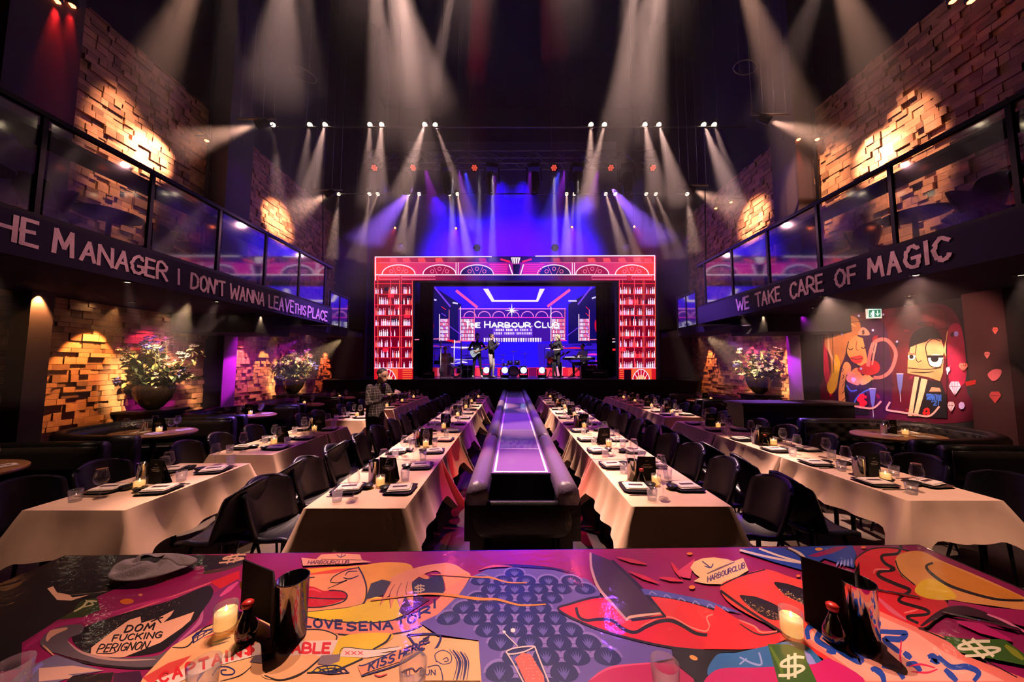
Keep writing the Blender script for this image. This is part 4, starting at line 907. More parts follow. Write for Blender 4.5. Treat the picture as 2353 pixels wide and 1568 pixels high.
def pipe(name, label, x0, x1, y, z, r=.025):
    m = MB().tube([(x0, y, z), (x1, y, z)], r, 8)
    for q in (.06, .35, .65, .94): x = x0 + (x1 - x0) * q; m.tube([(x, y, z), (x, y, 16)], .006, 5)
    tag(m.build(name, M['truss']), label, 'pipe')
pipe('rig_pipe', 'thin horizontal pipe carrying spotlights in front of the truss', -6.9, 6.9, YR1, 8.74)
pipe('rig_pipe', 'thin horizontal pipe carrying spotlights over the stage front', -6.9, 6.9, YR2, 8.40)
pipe('rig_pipe', 'horizontal pipe carrying the overhead spotlights above the tables', -4.9, 4.9, YR0, W(1176, -130, YR0).z + .3)
for a, t, ang, p in BEAMS:
    if 6 < a.y < 9 and ang > 25: pipe('rig_pipe', 'short pipe holding the spotlight aimed at the ' + ('nearer' if a.y < 7 else 'farther') + ' upper brick wall on the ' + ('vase' if a.x < 0 else 'mural') + ' side', a.x - .4, a.x + .4, a.y, a.z + .14)
tag(MB().tube([W(742, 445, 8.4), W(742, 616, 8.4)], .012, 6).build('hanging_rod', M['metal_black']), 'thin rod rising from the end of the manager-lettered balcony railing', 'rod')
tag(MB().tube([W(1620, 435, 8.2), W(1622, 612, 8.2)], .014, 6).build('hanging_rod', M['metal_black']), 'thin rod rising from the end of the magic-lettered balcony railing', 'rod')
tr = thing('lighting_truss', 'long black box truss hanging across the hall above the stage lights', 'truss', (0, 9.8, 0))
za, zb = W(1176, 346, 9.8).z, W(1176, 374, 9.8).z; xa, xb = W(835, 350, 9.8).x, W(1510, 350, 9.8).x
for z in (za, zb):
    for dy in (0, .34): MB().tube([(xa, dy, z), (xb, dy, z)], .027, 8).build('chord', M['truss'], tr)
m = MB(); n = 26
for i in range(n):
    a, b = xa + (xb - xa) * i / n, xa + (xb - xa) * (i + 1) / n
    for dy in (0, .34): m.tube([(a, dy, za if i % 2 else zb), (b, dy, zb if i % 2 else za)], .013, 6)
    m.tube([(a, 0, za if i % 2 else zb), (b, .34, za if i % 2 else zb)], .011, 6)
m.build('bracing', M['truss'], tr)
for q in (.08, .36, .64, .92): MB().tube([(xa + (xb - xa) * q, .0, za), (xa + (xb - xa) * q, .0, 16)], .008, 5).build('suspension_wire', M['truss'], tr)
def b_mover(t):
    MB().box(-.19, .19, -.13, .13, -.14, 0).build('base', M['metal_black'], t)
    for s in (-1, 1): MB().prism([(s * .2, -.07, -.12), (s * .2, .07, -.12), (s * .22, .06, -.58), (s * .22, -.06, -.58)], (s * .035, 0, 0)).build('yoke_arm', M['metal_black'], t)
    MB().lathe([(.09, -.25), (.16, -.32), (.175, -.5), (.165, -.62), (.135, -.88), (.12, -.93), (.11, -.90)], 16).build('head', M['metal_black'], t)
    MB().lathe([(.001, -.915), (.105, -.91)], 16).build('lens', M['soy'], t)
proto('moving_head_light', 'stage light', b_mover)
for i, px in enumerate((935, 1030, 1130, 1227, 1327, 1440)):
    p = W(px, 378, 9.9); p.z = zb - .01; put('moving_head_light', 'big black moving head light, ' + ORD[i] + ' along the truss from the vase side', p, (.3, -.25, .15, -.15, .2, -.2)[i], 'moving heads under the truss')
def b_par(t):
    MB().lathe([(.03, .0), (.085, -.04), (.10, -.2), (.125, -.3), (.12, -.3), (.11, -.26)], 16).build('housing', M['metal_black'], t)
    MB().lathe([(.001, -.29), (.113, -.285)], 14).build('lens', M['metal_black'], t)
    for k in range(7):
        a = k * math.pi / 3; r = 0 if k == 6 else .065
        MB().lathe([(.001, -.300), (.03, -.296)], 8, c=(r * math.cos(a), r * math.sin(a), 0)).build('diode', M['redlens'], t)
    MB().tube([(-.12, 0, -.1), (-.12, 0, .1), (.12, 0, .1), (.12, 0, -.1)], .01, 6).build('yoke', M['metal_black'], t)
proto('par_lamp', 'stage light', b_par)
for i, px in enumerate((865, 957, 1092, 1271, 1399, 1494)):
    p = W(px, 388, 9.8); p.z = zb - .08; o = put('par_lamp', 'round red-faced par lamp, ' + ORD[i] + ' under the truss from the vase side', p, 0, 'par lamps under the truss'); o.rotation_euler = (-.75, (-.1, .2, 0, 0, 0, 0)[i], 0)
def b_redspot(t):
    MB().lathe([(.001, 0), (.035, 0), (.04, -.02), (.001, -.05)], 12).build('lens', M['redglow'], t)
    MB().lathe([(.03, .14), (.06, .1), (.06, .0), (.045, -.01)], 12).build('housing', M['metal_black'], t)
proto('red_pin_light', 'stage light', b_redspot)
for i, (px, py) in enumerate(((908, 524), (1048, 525), (1314, 522), (1457, 521))):
    p = W(px, py, 12.6); o = put('red_pin_light', 'tiny glowing red lamp above the portal, ' + ORD[i] + ' from the vase side', p, 0, 'red lamps above the portal'); o.rotation_euler = (-1.2, 0, 0)
    spot(p + Vector((0, -.06, -.02)), p + Vector((0, -1.4, -2)), 60, 260, (1, .06, .12), 1, .03); tag(MB().tube([p + Vector((0, .05, .1)), Vector((p.x, p.y + .05, 16))], .01, 6).build('drop_wire', M['metal_black']), 'thin wire holding the ' + ORD[i] + ' red lamp from the vase side', 'wire')
def b_hex(t):
    m = MB(); m.lathe([(.09, .0), (.17, .0), (.17, .03), (.09, .03)], 6); m.build('frame', M['truss'], t); MB().lathe([(.001, .01), (.09, .012)], 6).build('centre', M['column'], t); MB().tube([(0, -.15, .015), (0, -.6, .015)], .012, 6).build('stem', M['metal_black'], t)
proto('hexagonal_speaker', 'speaker', b_hex)
for i, (px, py) in enumerate(((920, 570), (1096, 570), (1275, 570), (1440, 570))):
    o = put('hexagonal_speaker', 'small hexagonal fixture just above the portal, ' + ORD[i] + ' from the vase side', W(px, py, 12.5), 0, 'hexagonal fixtures above the portal'); o.rotation_euler = (math.pi / 2, 0, 0)
for i, (a, t, c) in enumerate(LAMPS):
    o = put('red_pin_light', 'red lamp high on the ' + ('vase' if a.x < 0 else 'mural') + ' side wall, ' + ORD[i % 5 if a.x < 0 else i - 5] + ' of that wall', (a.x, a.y, a.z + .03), 0, 'red wall wash lamps'); o.rotation_euler = (0, 0, 0); g = -1 if a.x < 0 else 1; MB().tube([(0, 0, .1), (g * (7.1 - abs(a.x)), 0, .1)], .012, 6).build('wall_bracket', M['metal_black'], o)
def b_down(t):
    MB().lathe([(.05, 0), (.055, -.01), (.04, -.015), (.036, .0)], 14).build('rim', M['metal_black'], t); MB().lathe([(.001, -.004), (.036, -.006)], 12).build('lens', M['lens'], t)
proto('downlight', 'ceiling light', b_down)
for i, (a, c) in enumerate(SOFF):
    put('downlight', 'recessed downlight under the ' + ('manager' if a.x < 0 else 'magic') + '-lettered balcony, number ' + ORD[i % 20] + ' counted inwards', (a.x, a.y, 2.78), 0, 'downlights under the balconies')
def ring(name, label, px, py, Y, r):
    c = W(px, py, Y); m = MB(); m.tube([c + Vector((r * math.cos(t), r * .75 * math.sin(t), -.25 * r * math.cos(t))) for t in [math.pi * q / 16 for q in range(33)]], .014, 6, cap=False); m.tube([c + Vector((0, r * .75, 0)), Vector((c.x, c.y + r * .75, 16))], .004, 5); tag(m.build(name, M['truss']), label, 'ring')
ring('hanging_ring', 'thin metal ring hanging in the dark above the manager-lettered balcony', 697, 172, 6.5, .26); ring('hanging_ring', 'thin metal ring hanging in the dark above the magic-lettered balcony', 1712, 155, 6.5, .22)
# ------------------------------------------------------------------ figures
def caps(mb, a, b, ra, rb, n=12):
    a, b = Vector(a), Vector(b); d = b - a; L = d.length
    if L < 1e-6: mb.ball(a, ra, n); return
    q = d.normalized().to_track_quat('Z', 'Y').to_matrix()
    pr = [(max(1e-4, ra * math.cos(t)), ra * math.sin(t)) for t in [-1.5, -1.1, -.6, 0]] + [(max(1e-4, rb * math.cos(t)), L + rb * math.sin(t)) for t in [0, .6, 1.1, 1.5]]
    mb.lathe(pr, n, c=a, mtx=q)
def body(name, label, parts, mats, loc, rz, parent=None, vox=.011, cat='person'):
    """parts: (a, b, ra, rb, material index) grown together into one continuous surface"""
    mb = MB()
    for p in parts: caps(mb, *p[:4])
    me = bpy.data.meshes.new('raw'); me.from_pydata(mb.v, [], mb.f); tmp = bpy.data.objects.new('raw', me); C.objects.link(tmp)
    md = tmp.modifiers.new('r', 'REMESH'); md.mode = 'VOXEL'; md.voxel_size = vox
    s2 = tmp.modifiers.new('s', 'SMOOTH'); s2.factor = .6; s2.iterations = 3
    dg = bpy.context.evaluated_depsgraph_get(); m2 = bpy.data.meshes.new_from_object(tmp.evaluated_get(dg)); bpy.data.objects.remove(tmp); bpy.data.meshes.remove(me)
    for k in mats: m2.materials.append(M[k])
    seg = [(Vector(a), Vector(b) - Vector(a), ra, rb, mi) for a, b, ra, rb, mi in parts]
    idx = []
    for f in m2.polygons:
        c = f.center; best = 9; bi = 0
        for a, d, ra, rb, mi in seg:
            t = max(0, min(1, (c - a).dot(d) / max(1e-9, d.length_squared))); dd = (c - a - d * t).length - (ra + (rb - ra) * t)
            if dd < best: best = dd; bi = mi
        idx.append(bi)
    m2.polygons.foreach_set('material_index', idx); m2.polygons.foreach_set('use_smooth', [True] * len(idx)); m2.name = name
    o = bpy.data.objects.new('body', m2); C.objects.link(o)
    t = thing(name, label, cat, loc, rz); o.parent = t; return t
def hand(P, wrist, d, up, mi, curl=.5, s=1.0):
    """palm, four uneven fingers and a thumb leaving the side of the palm"""
    w_, d, up = Vector(wrist), Vector(d).normalized(), Vector(up).normalized(); sd = d.cross(up).normalized()
    k = w_ + d * .075 * s
    for q in (-.6, 0, .6): P.append((w_ + sd * .012 * s * q, k + sd * .03 * s * q, .017 * s, .015 * s, mi))
    for i, L in enumerate((.07, .08, .075, .058)):
        b = k + sd * (.031 - .0205 * i) * s; m = b + (d * math.cos(curl) - up * math.sin(curl)) * L * .5 * s; e = m + (d * math.cos(curl * 2.3) - up * math.sin(curl * 2.3)) * L * .5 * s
        P.append((b, m, .0095 * s, .009 * s, mi)); P.append((m, e, .009 * s, .0075 * s, mi))
    b = w_ + d * .025 * s + sd * .028 * s; m = b + (sd * .7 + d * .6 - up * .3) * .038 * s; P.append((b, m, .013 * s, .011 * s, mi)); P.append((m, m + (d - up * .5) * .026 * s, .011 * s, .009 * s, mi))
def head(P, c, f, mi, s=1.0):
    """skull, jaw, nose, brow, lips, ears; f faces forward"""
    c, f = Vector(c), Vector(f).normalized(); sd = Vector((f.y, -f.x, 0)).normalized(); z = Vector((0, 0, 1))
    P.append((c + z * .03 * s - f * .018 * s, c + z * .035 * s + f * .02 * s, .085 * s, .075 * s, mi)); P.append((c - z * .02 * s + f * .02 * s, c - z * .065 * s + f * .045 * s, .062 * s, .04 * s, mi))
    P.append((c + f * .09 * s + z * .02 * s, c + f * .108 * s - z * .018 * s, .009 * s, .014 * s, mi)); P.append((c + f * .082 * s + z * .032 * s + sd * .03 * s, c + f * .082 * s + z * .032 * s - sd * .03 * s, .014 * s, .014 * s, mi))
    P.append((c + f * .085 * s - z * .045 * s + sd * .016 * s, c + f * .085 * s - z * .045 * s - sd * .016 * s, .009 * s, .009 * s, mi))
    for q in (-1, 1): P.append((c + sd * .078 * s * q + z * .02 * s, c + sd * .08 * s * q - z * .02 * s, .016 * s, .011 * s, mi))
def face_bits(t, c, f):
    c, f = Vector(c), Vector(f).normalized(); sd = Vector((f.y, -f.x, 0)); z = Vector((0, 0, 1)); m = MB()
    for q in (-1, 1): m.ball(c + f * .085 + sd * .03 * q + z * .012, .008, 8)
    m.build('eyes', M['hairdark'], t)
def hair(t, c, f, key, long=0, r=.093):
    c, f = Vector(c), Vector(f).normalized(); m = MB(); c2 = c - f * .022 + Vector((0, 0, .045))
    prof = [(r * math.sin(a), r * math.cos(a) * .92) for a in [math.pi * q / 14 for q in range(0, 9)]]
    prof[0] = (.001, prof[0][1]); m.lathe(prof, 18, c=c2)
    if long:
        sd = Vector((f.y, -f.x, 0))
        for q in range(-5, 6):
            a = q * .3; o = c2 - f * math.cos(a) * r * .85 + sd * math.sin(a) * r * .95; m.tube([o + Vector((0, 0, .03)), o + Vector((0, 0, -.08)) - f * .012, o + Vector((0, 0, -long * (1 - .02 * q * q))) - f * .02], [.03, .034, .012], 7)
    m.build('hair', M[key], t)
def legs(P, hip, sp, k0, f0, k1, f1, mi, shoe, r=1.0):
    for s, k, f in ((-1, k0, f0), (1, k1, f1)):
        h = Vector(hip) + Vector((s * sp, 0, -.02)); P.append((h, k, .088 * r, .058 * r, mi)); P.append((k, f, .056 * r, .038 * r, mi))
        P.append((Vector(f) - Vector((0, -.03, .025)), Vector(f) + Vector((0, -.15, -.045)), .042, .034, shoe))
def torso(P, hip, chest, neck, mi, skin, w=1.0, bl=None):
    hip, chest, neck = Vector(hip), Vector(chest), Vector(neck)
    for s in (-1, 1):
        P.append((hip + Vector((s * .055, 0, 0)), chest + Vector((s * .075 * w, 0, -.06)), .105 * w, .10 * w, mi)); P.append((chest + Vector((s * .06 * w, 0, -.02)), chest + Vector((s * .165 * w, 0, .07)), .085 * w, .058, mi))
    P.append((chest + Vector((0, 0, .05)), neck + Vector((0, 0, .0)), .07, .055, mi)); P.append((neck, neck + Vector((0, 0, .07)), .052, .05, skin))
def arm(P, sh, el, wr, mi, skin, sleeve=1.0):
    sh, el, wr = Vector(sh), Vector(el), Vector(wr); P.append((sh, el, .055, .042, mi)); m = el.lerp(wr, sleeve); P.append((el, m, .042, .034, mi))
    if sleeve < 1: P.append((m, wr, .034, .026, skin))
ZS = 1.216
def stand(name, label, px, Y, face, mats, pose, hk, long=0, s=1.0, z=ZS, py=868):
    p = W(px, py, Y); P = []; pose(P); t = body(name, label, P, mats, (p.x, Y, z), face); t.scale = (s, s, s); return t
# singer in dark top and pale trousers, facing the other singer
def p_male(P):
    torso(P, (0, 0, .95), (0, .02, 1.34), (0, .0, 1.47), 0, 1); legs(P, (0, 0, .93), .085, (-.10, -.03, .5), (-.13, .03, .09), (.11, -.05, .5), (.16, .0, .09), 2, 3, 1.0)
    arm(P, (-.19, .0, 1.40), (-.24, -.06, 1.12), (-.10, -.24, 1.30), 0, 1); hand(P, (-.10, -.24, 1.30), (.45, -.2, .8), (0, 1, .2), 1, .9); arm(P, (.19, 0, 1.40), (.25, .0, 1.12), (.10, -.24, 1.28), 0, 1, .9); hand(P, (.1, -.24, 1.28), (-.5, -.2, .8), (0, 1, .2), 1, .9)
    head(P, (0, -.01, 1.62), (0, -1, .05), 1)
t = stand('singer', 'singer in dark sweater and pale trousers holding a microphone to the mouth', 1129, 12.75, 1.25, ['clothblack', 'skin', 'clothbeige', 'shoe'], p_male, '', s=1.0)
hair(t, (0, -.01, 1.62), (0, -1, 0), 'hairdark'); face_bits(t, (0, -.01, 1.62), (0, -1, 0))
def mic(t, a, b):
    o = bpy.data.objects.new('x', None); bpy.data.objects.remove(o); a, b = Vector(a), Vector(b)
    m = MB(); m.tube([a, b], [.011, .016], 8); mo = m.build('handle', M['metal_black']); mo.data.name = 'microphone'
    return mo
def microphone(label, who, a, b):
    r = thing('microphone', label, 'microphone', who.matrix_basis @ Vector((0, 0, 0))); r.rotation_euler = who.rotation_euler; r.scale = who.scale
    MB().tube([a, b], [.010, .016], 8).build('handle', M['metal_black'], r); MB().ball(b, .026, 10).build('grille', M['chrome'], r)
microphone('black microphone held up by the singer in the dark sweater', t, (.0, -.235, 1.36), (.0, -.17, 1.54))
def p_fem(P):
    torso(P, (0, 0, .93), (0, .02, 1.28), (0, .0, 1.42), 0, 1, .88); legs(P, (0, 0, .91), .08, (-.09, -.04, .49), (-.08, .02, .09), (.10, -.02, .49), (.12, .05, .09), 2, 3, .85)
    arm(P, (-.165, .0, 1.34), (-.24, -.02, 1.12), (-.10, -.22, 1.34), 0, 1, .35); hand(P, (-.10, -.22, 1.34), (.45, .2, .8), (0, 1, .2), 1, .9, .9); arm(P, (.165, 0, 1.34), (.27, .02, 1.09), (.16, -.22, 1.06), 0, 1, .3); hand(P, (.16, -.22, 1.06), (-.5, -.6, 0), (0, 0, 1), 1, .5, .9)
    for s in (-1, 1): P.append(((s * .06, -.075, 1.27), (s * .06, -.08, 1.25), .058, .056, 0))
    P.append(((-.17, 0, 1.3), (.17, 0, 1.3), .07, .07, 0)); head(P, (0, -.01, 1.56), (0, -1, .05), 1, .95)
t = stand('singer', 'blond singer in loose black top and trousers holding a microphone', 1281, 12.75, -1.0, ['clothblack', 'skin2', 'clothblack', 'shoe'], p_fem, '', s=1.03)
hair(t, (0, -.01, 1.56), (0, -1, 0), 'hairblond', .33, .09); face_bits(t, (0, -.01, 1.56), (0, -1, 0)); microphone('black microphone held by the blond singer', t, (.0, -.2, 1.40), (.0, -.155, 1.49))
def p_bass(P):
    torso(P, (0, 0, .95), (0, .02, 1.34), (0, .0, 1.47), 0, 1); legs(P, (0, 0, .93), .085, (-.13, -.04, .5), (-.16, .02, .09), (.13, -.02, .5), (.19, .03, .09), 2, 3, .95)
    arm(P, (-.19, .0, 1.40), (-.33, .0, 1.14), (-.12, -.20, 1.05), 0, 1, .8); hand(P, (-.12, -.20, 1.05), (.8, -.1, -.1), (0, -1, .2), 1, .7); arm(P, (.19, 0, 1.40), (.34, -.04, 1.16), (.42, -.26, 1.24), 0, 1, .8); hand(P, (.42, -.26, 1.24), (.2, -.2, .7), (0, -1, 0), 1, 1.1)
    head(P, (0, -.01, 1.62), (.1, -1, -.1), 1); P.append(((-.11, -.01, 1.70), (.11, -.01, 1.70), .012, .012, 0)); P.append(((0, 0, 1.72), (0, 0, 1.74), .085, .07, 0))
t = stand('guitarist', 'bass player in black clothes and dark cap with a pale blue bass', 1096, 13.1, .25, ['clothblack', 'skin', 'clothblack', 'shoe'], p_bass, '')
face_bits(t, (0, -.01, 1.62), (.1, -1, 0))
def bass(label, who, c, ang, colk, s=1.0):
    r = thing('bass_guitar', label, 'guitar', who.location); r.rotation_euler = who.rotation_euler
    q = Matrix.Translation(Vector(c)) @ Matrix.Rotation(-ang, 4, 'Y')
    pts = smooth_pts([(-.26 * s, .02), (-.22 * s, .13 * s), (-.08 * s, .12 * s), (0, .08 * s), (.12 * s, .13 * s), (.14 * s, .06 * s), (.08 * s, 0), (.12 * s, -.09 * s), (0, -.08 * s), (-.1 * s, -.13 * s), (-.22 * s, -.14 * s)], True, 4)
    MB().prism([q @ Vector((x, 0, z)) for x, z in pts], q.to_3x3() @ Vector((0, .045, 0))).build('body', M[colk], r)
    m = MB(); m.prism([q @ Vector(v) for v in ((.05, -.012, -.025), (.05, -.012, .025), (.78, -.012, .018), (.78, -.012, -.018))], q.to_3x3() @ Vector((0, .03, 0))); m.build('neck', M['wood'], r)
    m = MB(); m.prism([q @ Vector(v) for v in ((.78, -.005, -.035), (.76, -.005, .04), (.95, -.005, .05), (.97, -.005, -.01))], q.to_3x3() @ Vector((0, .02, 0))); m.build('headstock', M['black'], r)
    m = MB()
    for k in range(4): m.tube([q @ Vector((-.15, -.02, -.015 + k * .01)), q @ Vector((.8, -.02, -.012 + k * .008))], .0015, 4)
    m.build('strings', M['chrome'], r)
bass('pale blue bass guitar slung on the player in the dark cap', t, (-.05, -.17, 1.03), .42, 'paleblue') if 'paleblue' in M else None
def p_sit(P, knees=.25):
    torso(P, (0, 0, .56), (0, -.03, .93), (0, -.05, 1.06), 0, 1, .95)
    for s in (-1, 1):
        P.append(((s * .09, 0, .53), (s * .17, -.42, .54), .09, .062, 2)); P.append(((s * .17, -.42, .54), (s * .18, -.40, .1), .06, .04, 2)); P.append(((s * .18, -.37, .06), (s * .18, -.53, .04), .04, .034, 3))
    head(P, (0, -.07, 1.21), (0, -1, -.1), 1)
def p_drum(P):
    p_sit(P); arm(P, (-.18, -.04, 1.0), (-.27, -.14, .78), (-.18, -.36, .86), 0, 1, .3); hand(P, (-.18, -.36, .86), (.1, -1, .1), (0, 0, 1), 1, .9); arm(P, (.18, -.04, 1.0), (.28, -.12, .8), (.2, -.34, .92), 0, 1, .3); hand(P, (.2, -.34, .92), (-.1, -1, .3), (0, 0, 1), 1, .9)
t = stand('drummer', 'seated drummer in dark shirt behind the clear drum shield', 1022, 14.75, .3, ['clothblack', 'skin', 'clothblack', 'clothblack'], p_drum, ''); hair(t, (0, -.07, 1.21), (0, -1, 0), 'hairdark'); face_bits(t, (0, -.07, 1.21), (0, -1, 0))
def p_keys(P):
    p_sit(P); arm(P, (-.18, -.04, 1.0), (-.25, -.16, .8), (-.15, -.40, .86), 0, 1, .3); hand(P, (-.15, -.40, .86), (0, -1, -.05), (0, 0, 1), 1, .3); arm(P, (.18, -.04, 1.0), (.25, -.16, .8), (.16, -.40, .86), 0, 1, .3); hand(P, (.16, -.40, .86), (0, -1, -.05), (0, 0, 1), 1, .3)
t = stand('keyboard_player', 'seated keyboard player in pale shirt at the mural end of the stage', 1342, 13.7, -.9, ['clothwhite', 'skin', 'clothblack', 'clothblack'], p_keys, '', s=1.05); hair(t, (0, -.07, 1.21), (0, -1, 0), 'hairdark'); face_bits(t, (0, -.07, 1.21), (0, -1, 0))
def p_guit(P):
    p_sit(P); arm(P, (-.18, -.04, 1.0), (-.3, -.1, .78), (-.08, -.26, .76), 0, 1, .4); hand(P, (-.08, -.26, .76), (.9, -.2, -.1), (0, -1, 0), 1, .7); arm(P, (.18, -.04, 1.0), (.3, -.14, .8), (.42, -.26, .92), 0, 1, .4); hand(P, (.42, -.26, .92), (.1, -.2, .8), (0, -1, 0), 1, 1.1)
t = stand('guitarist', 'seated guitarist in pale shirt behind the blond singer with a red guitar', 1266, 13.7, .5, ['clothwhite', 'skin', 'clothblack', 'clothblack'], p_guit, '', s=1.05); hair(t, (0, -.07, 1.21), (0, -1, 0), 'hairdark'); face_bits(t, (0, -.07, 1.21), (0, -1, 0))
bass('red guitar on the lap of the seated guitarist', t, (-.08, -.24, .74), .35, 'reddrum', .95)
M['paleblue'] = mat('pale_blue_lacquer', (.45, .62, .7), .25, coat=.5)
bt = [o for o in bpy.data.objects if o.get('label', '').startswith('bass player')][0]; bass('pale blue bass guitar slung on the player in the dark cap', bt, (-.05, -.19, 1.03), .42, 'paleblue')
# ---- stools and instruments
def stool(label, px, Y):
    p = W(px, 868, Y); t = thing('drum_stool', label, 'stool', (p.x, Y, ZS)); MB().lathe([(.001, .40), (.17, .40), (.18, .43), (.17, .46), (.001, .46)], 18).build('seat', M['leather'], t)
    for k in range(3): a = k * 2.09; MB().tube([(0, 0, .3), (.22 * math.cos(a), .22 * math.sin(a), 0)], .012, 6).build('leg', M['chrome'], t)
stool('round stool under the drummer', 1022, 14.8); stool('round stool under the keyboard player', 1344, 13.72); stool('round stool under the seated guitarist', 1265, 13.72)
def drums(label, px, Y, key, badge=False, sc=1.0):
    p = W(px, 868, Y); t = thing('drum_kit', label, 'drum kit', (p.x, Y, ZS)); t.scale = (sc, sc, sc)
    rx = Matrix.Rotation(math.pi / 2, 3, 'X')
    def shell(nm, c, r, h, m3=None):
        o = MB().lathe([(r, -h / 2), (r, h / 2)], 24, c=c, mtx=m3).build(nm, M[key], t)
        MB().lathe([(.001, h / 2 + .004), (r * .97, h / 2 + .003)], 24, c=c, mtx=m3).build('head', M['drumhead'], o)
        for s in (-1, 1): MB().lathe([(r + .001, s * h / 2 - .015), (r + .012, s * h / 2), (r + .001, s * h / 2 + .01)], 24, c=c, mtx=m3).build('hoop', M['chrome'], o)
    shell('bass_drum', (0, -.1, .28), .28, .38, rx); shell('tom', (-.18, -.12, .72), .15, .2); shell('tom', (.18, -.12, .72), .16, .22); shell('floor_tom', (.5, .12, .36), .2, .38); shell('snare', (-.42, .15, .62), .18, .14)
    for x, y, z in ((-.55, -.1, 1.12), (.6, -.05, 1.18), (-.62, .25, .92), (0, .1, 1.3)):
        c = MB().lathe([(.001, .02), (.05, .012), (.24, -.01), (.05, .008), (.001, .012)], 24, c=(x, y, z)).build('cymbal', M['brass'], t); MB().tube([(x, y, 0), (x, y, z)], .011, 6).build('stand', M['chrome'], t)
drums('drum kit behind the clear shield at the vase end of the stage', 1028, 13.75, 'metal_black'); drums('small silver drum kit standing in the middle of the stage', 1180, 14.3, 'chrome', sc=.85)
ds = thing('drum_shield', 'clear plexiglass shield with white posts around the drums', 'screen', (0, 0, ZS))
sp = [W(1012, 868, 12.9), W(1043, 868, 12.75), W(1059, 868, 13.4)]
for i, (a, b) in enumerate(((W(985, 868, 13.6), sp[0]), (sp[0], sp[1]), (sp[1], sp[2]))):
    d = Vector((b.x - a.x, b.y - a.y, 0)); n = Vector((-d.y, d.x, 0)).normalized() * .006; m = MB(); a0 = Vector((a.x, a.y, .02)); m.prism([a0, a0 + d, a0 + d + Vector((0, 0, 1.45)), a0 + Vector((0, 0, 1.45))], n); m.build('panel', M['plexi'], ds)
for p in sp: MB().tube([(p.x, p.y, 0), (p.x, p.y, 1.5)], .018, 8).build('post', M['line'], ds)
lb = thing('life_ring', 'white life ring leaning on the drum shield', 'life ring', (W(1049, 868, 12.7).x, 12.62, ZS + .24)); m = MB(); m.tube([(.19 * math.cos(t), 0, .19 * math.sin(t) + .0) for t in [math.pi * q / 14 for q in range(29)]], .045, 10, cap=False); m.build('ring', M['line'], lb)
m = MB()
for k in range(4): a = math.pi / 4 + k * math.pi / 2; m.tube([(.19 * math.cos(a - .12), -.004, .19 * math.sin(a - .12)), (.19 * math.cos(a + .12), -.004, .19 * math.sin(a + .12))], .0475, 10)
m.build('band', M['petalblue'], lb)
def b_floorhead(t):
    MB().box(-.17, .17, -.15, .15, 0, .1).build('base', M['metal_black'], t)
    for s in (-1, 1): MB().box(s * .17 - .02, s * .17 + .02, -.05, .05, .08, .34).build('yoke_arm', M['metal_black'], t)
    MB().lathe([(.08, -.12), (.13, -.06), (.145, .1), (.13, .1)], 18, c=(0, 0, .3), mtx=Matrix.Rotation(math.pi / 2, 3, 'X')).build('head', M['metal_black'], t)
    MB().lathe([(.001, .105), (.13, .10)], 18, c=(0, 0, .3), mtx=Matrix.Rotation(math.pi / 2, 3, 'X')).build('lens', M['bluelens'], t)
proto('floor_wash_light', 'stage light', b_floorhead)
for i, (px, Y) in enumerate(((1077, 13.9), (1118, 13.6), (1160, 13.5), (1203, 13.5), (1245, 13.6))):
    p = W(px, 868, Y); put('floor_wash_light', 'blue-lensed light on the stage floor, ' + ORD[i] + ' from the drum shield', (p.x, Y, ZS), 0, 'floor lights on the stage')
def keys(label, px, Y, rz, z):
    p = W(px, 868, Y); t = thing('keyboard', label, 'keyboard', (p.x, Y, ZS), rz); b = MB().box(-.62, .62, -.16, .16, z, z + .09).build('case', M['black'], t); MB().box(-.58, .58, .02, .15, z + .09, z + .1).build('keys', M['line'], t)
    for s in (-1, 1): MB().tube([(s * -.4, -.1, 0), (s * .4, -.1, z)], .016, 6).build('stand_leg', M['metal_black'], t)
    MB().tube([(-.4, .12, 0), (.4, .12, z)], .016, 6).build('stand_leg', M['metal_black'], t); MB().tube([(.4, .12, 0), (-.4, .12, z)], .016, 6).build('stand_leg', M['metal_black'], t)
keys('black stage piano on a crossed stand before the keyboard player', 1330, 13.1, -.5, .72); keys('second lower synthesizer beside the stage piano near the wing', 1380, 13.9, .2, .55)
def amp(label, px, Y, w_, h, rz=0, name='amplifier'):
    p = W(px, 868, Y); t = thing(name, label, 'amplifier', (p.x, Y, ZS), rz); MB().prism([(-w_, -.18, 0), (-w_, .2, 0), (-w_, .12, h), (-w_, -.10, h)], (2 * w_, 0, 0)).build('cabinet', M['leather'], t)
    MB().box(-w_ * .85, w_ * .85, -.19, -.185, .04, h * .5).build('grille', M['metal_black'], t); MB().box(-w_ * .6, w_ * .6, -.188, -.18, h * .62, h * .72).build('control_strip', M['chrome'], t)
amp('black amplifier on the stage floor beside the keyboard stands', 1352, 12.6, .3, .5); amp('wedge monitor at the mural corner of the stage', 1376, 12.5, .34, .34, -.3, 'monitor_wedge'); amp('low amplifier behind the bass player', 1075, 13.9, .28, .5); amp('black case at the vase corner of the stage', 985, 12.7, .22, .26, .2, 'monitor_wedge')
def mst(label, px, Y, h):
    p = W(px, 868, Y); t = thing('microphone_stand', label, 'stand', (p.x, Y, ZS)); MB().tube([(0, 0, 0.02), (0, 0, h)], .012, 6).build('pole', M['chrome'], t); MB().lathe([(.14, 0), (.13, .02), (.02, .03)], 16).build('base', M['metal_black'], t); MB().tube([(0, 0, h), (.25, -.1, h + .12)], .008, 6).build('boom', M['chrome'], t)
mst('microphone stand near the bass player', 1075, 13.2, 1.3); mst('microphone stand in front of the seated guitarist', 1252, 13.2, 1.2)
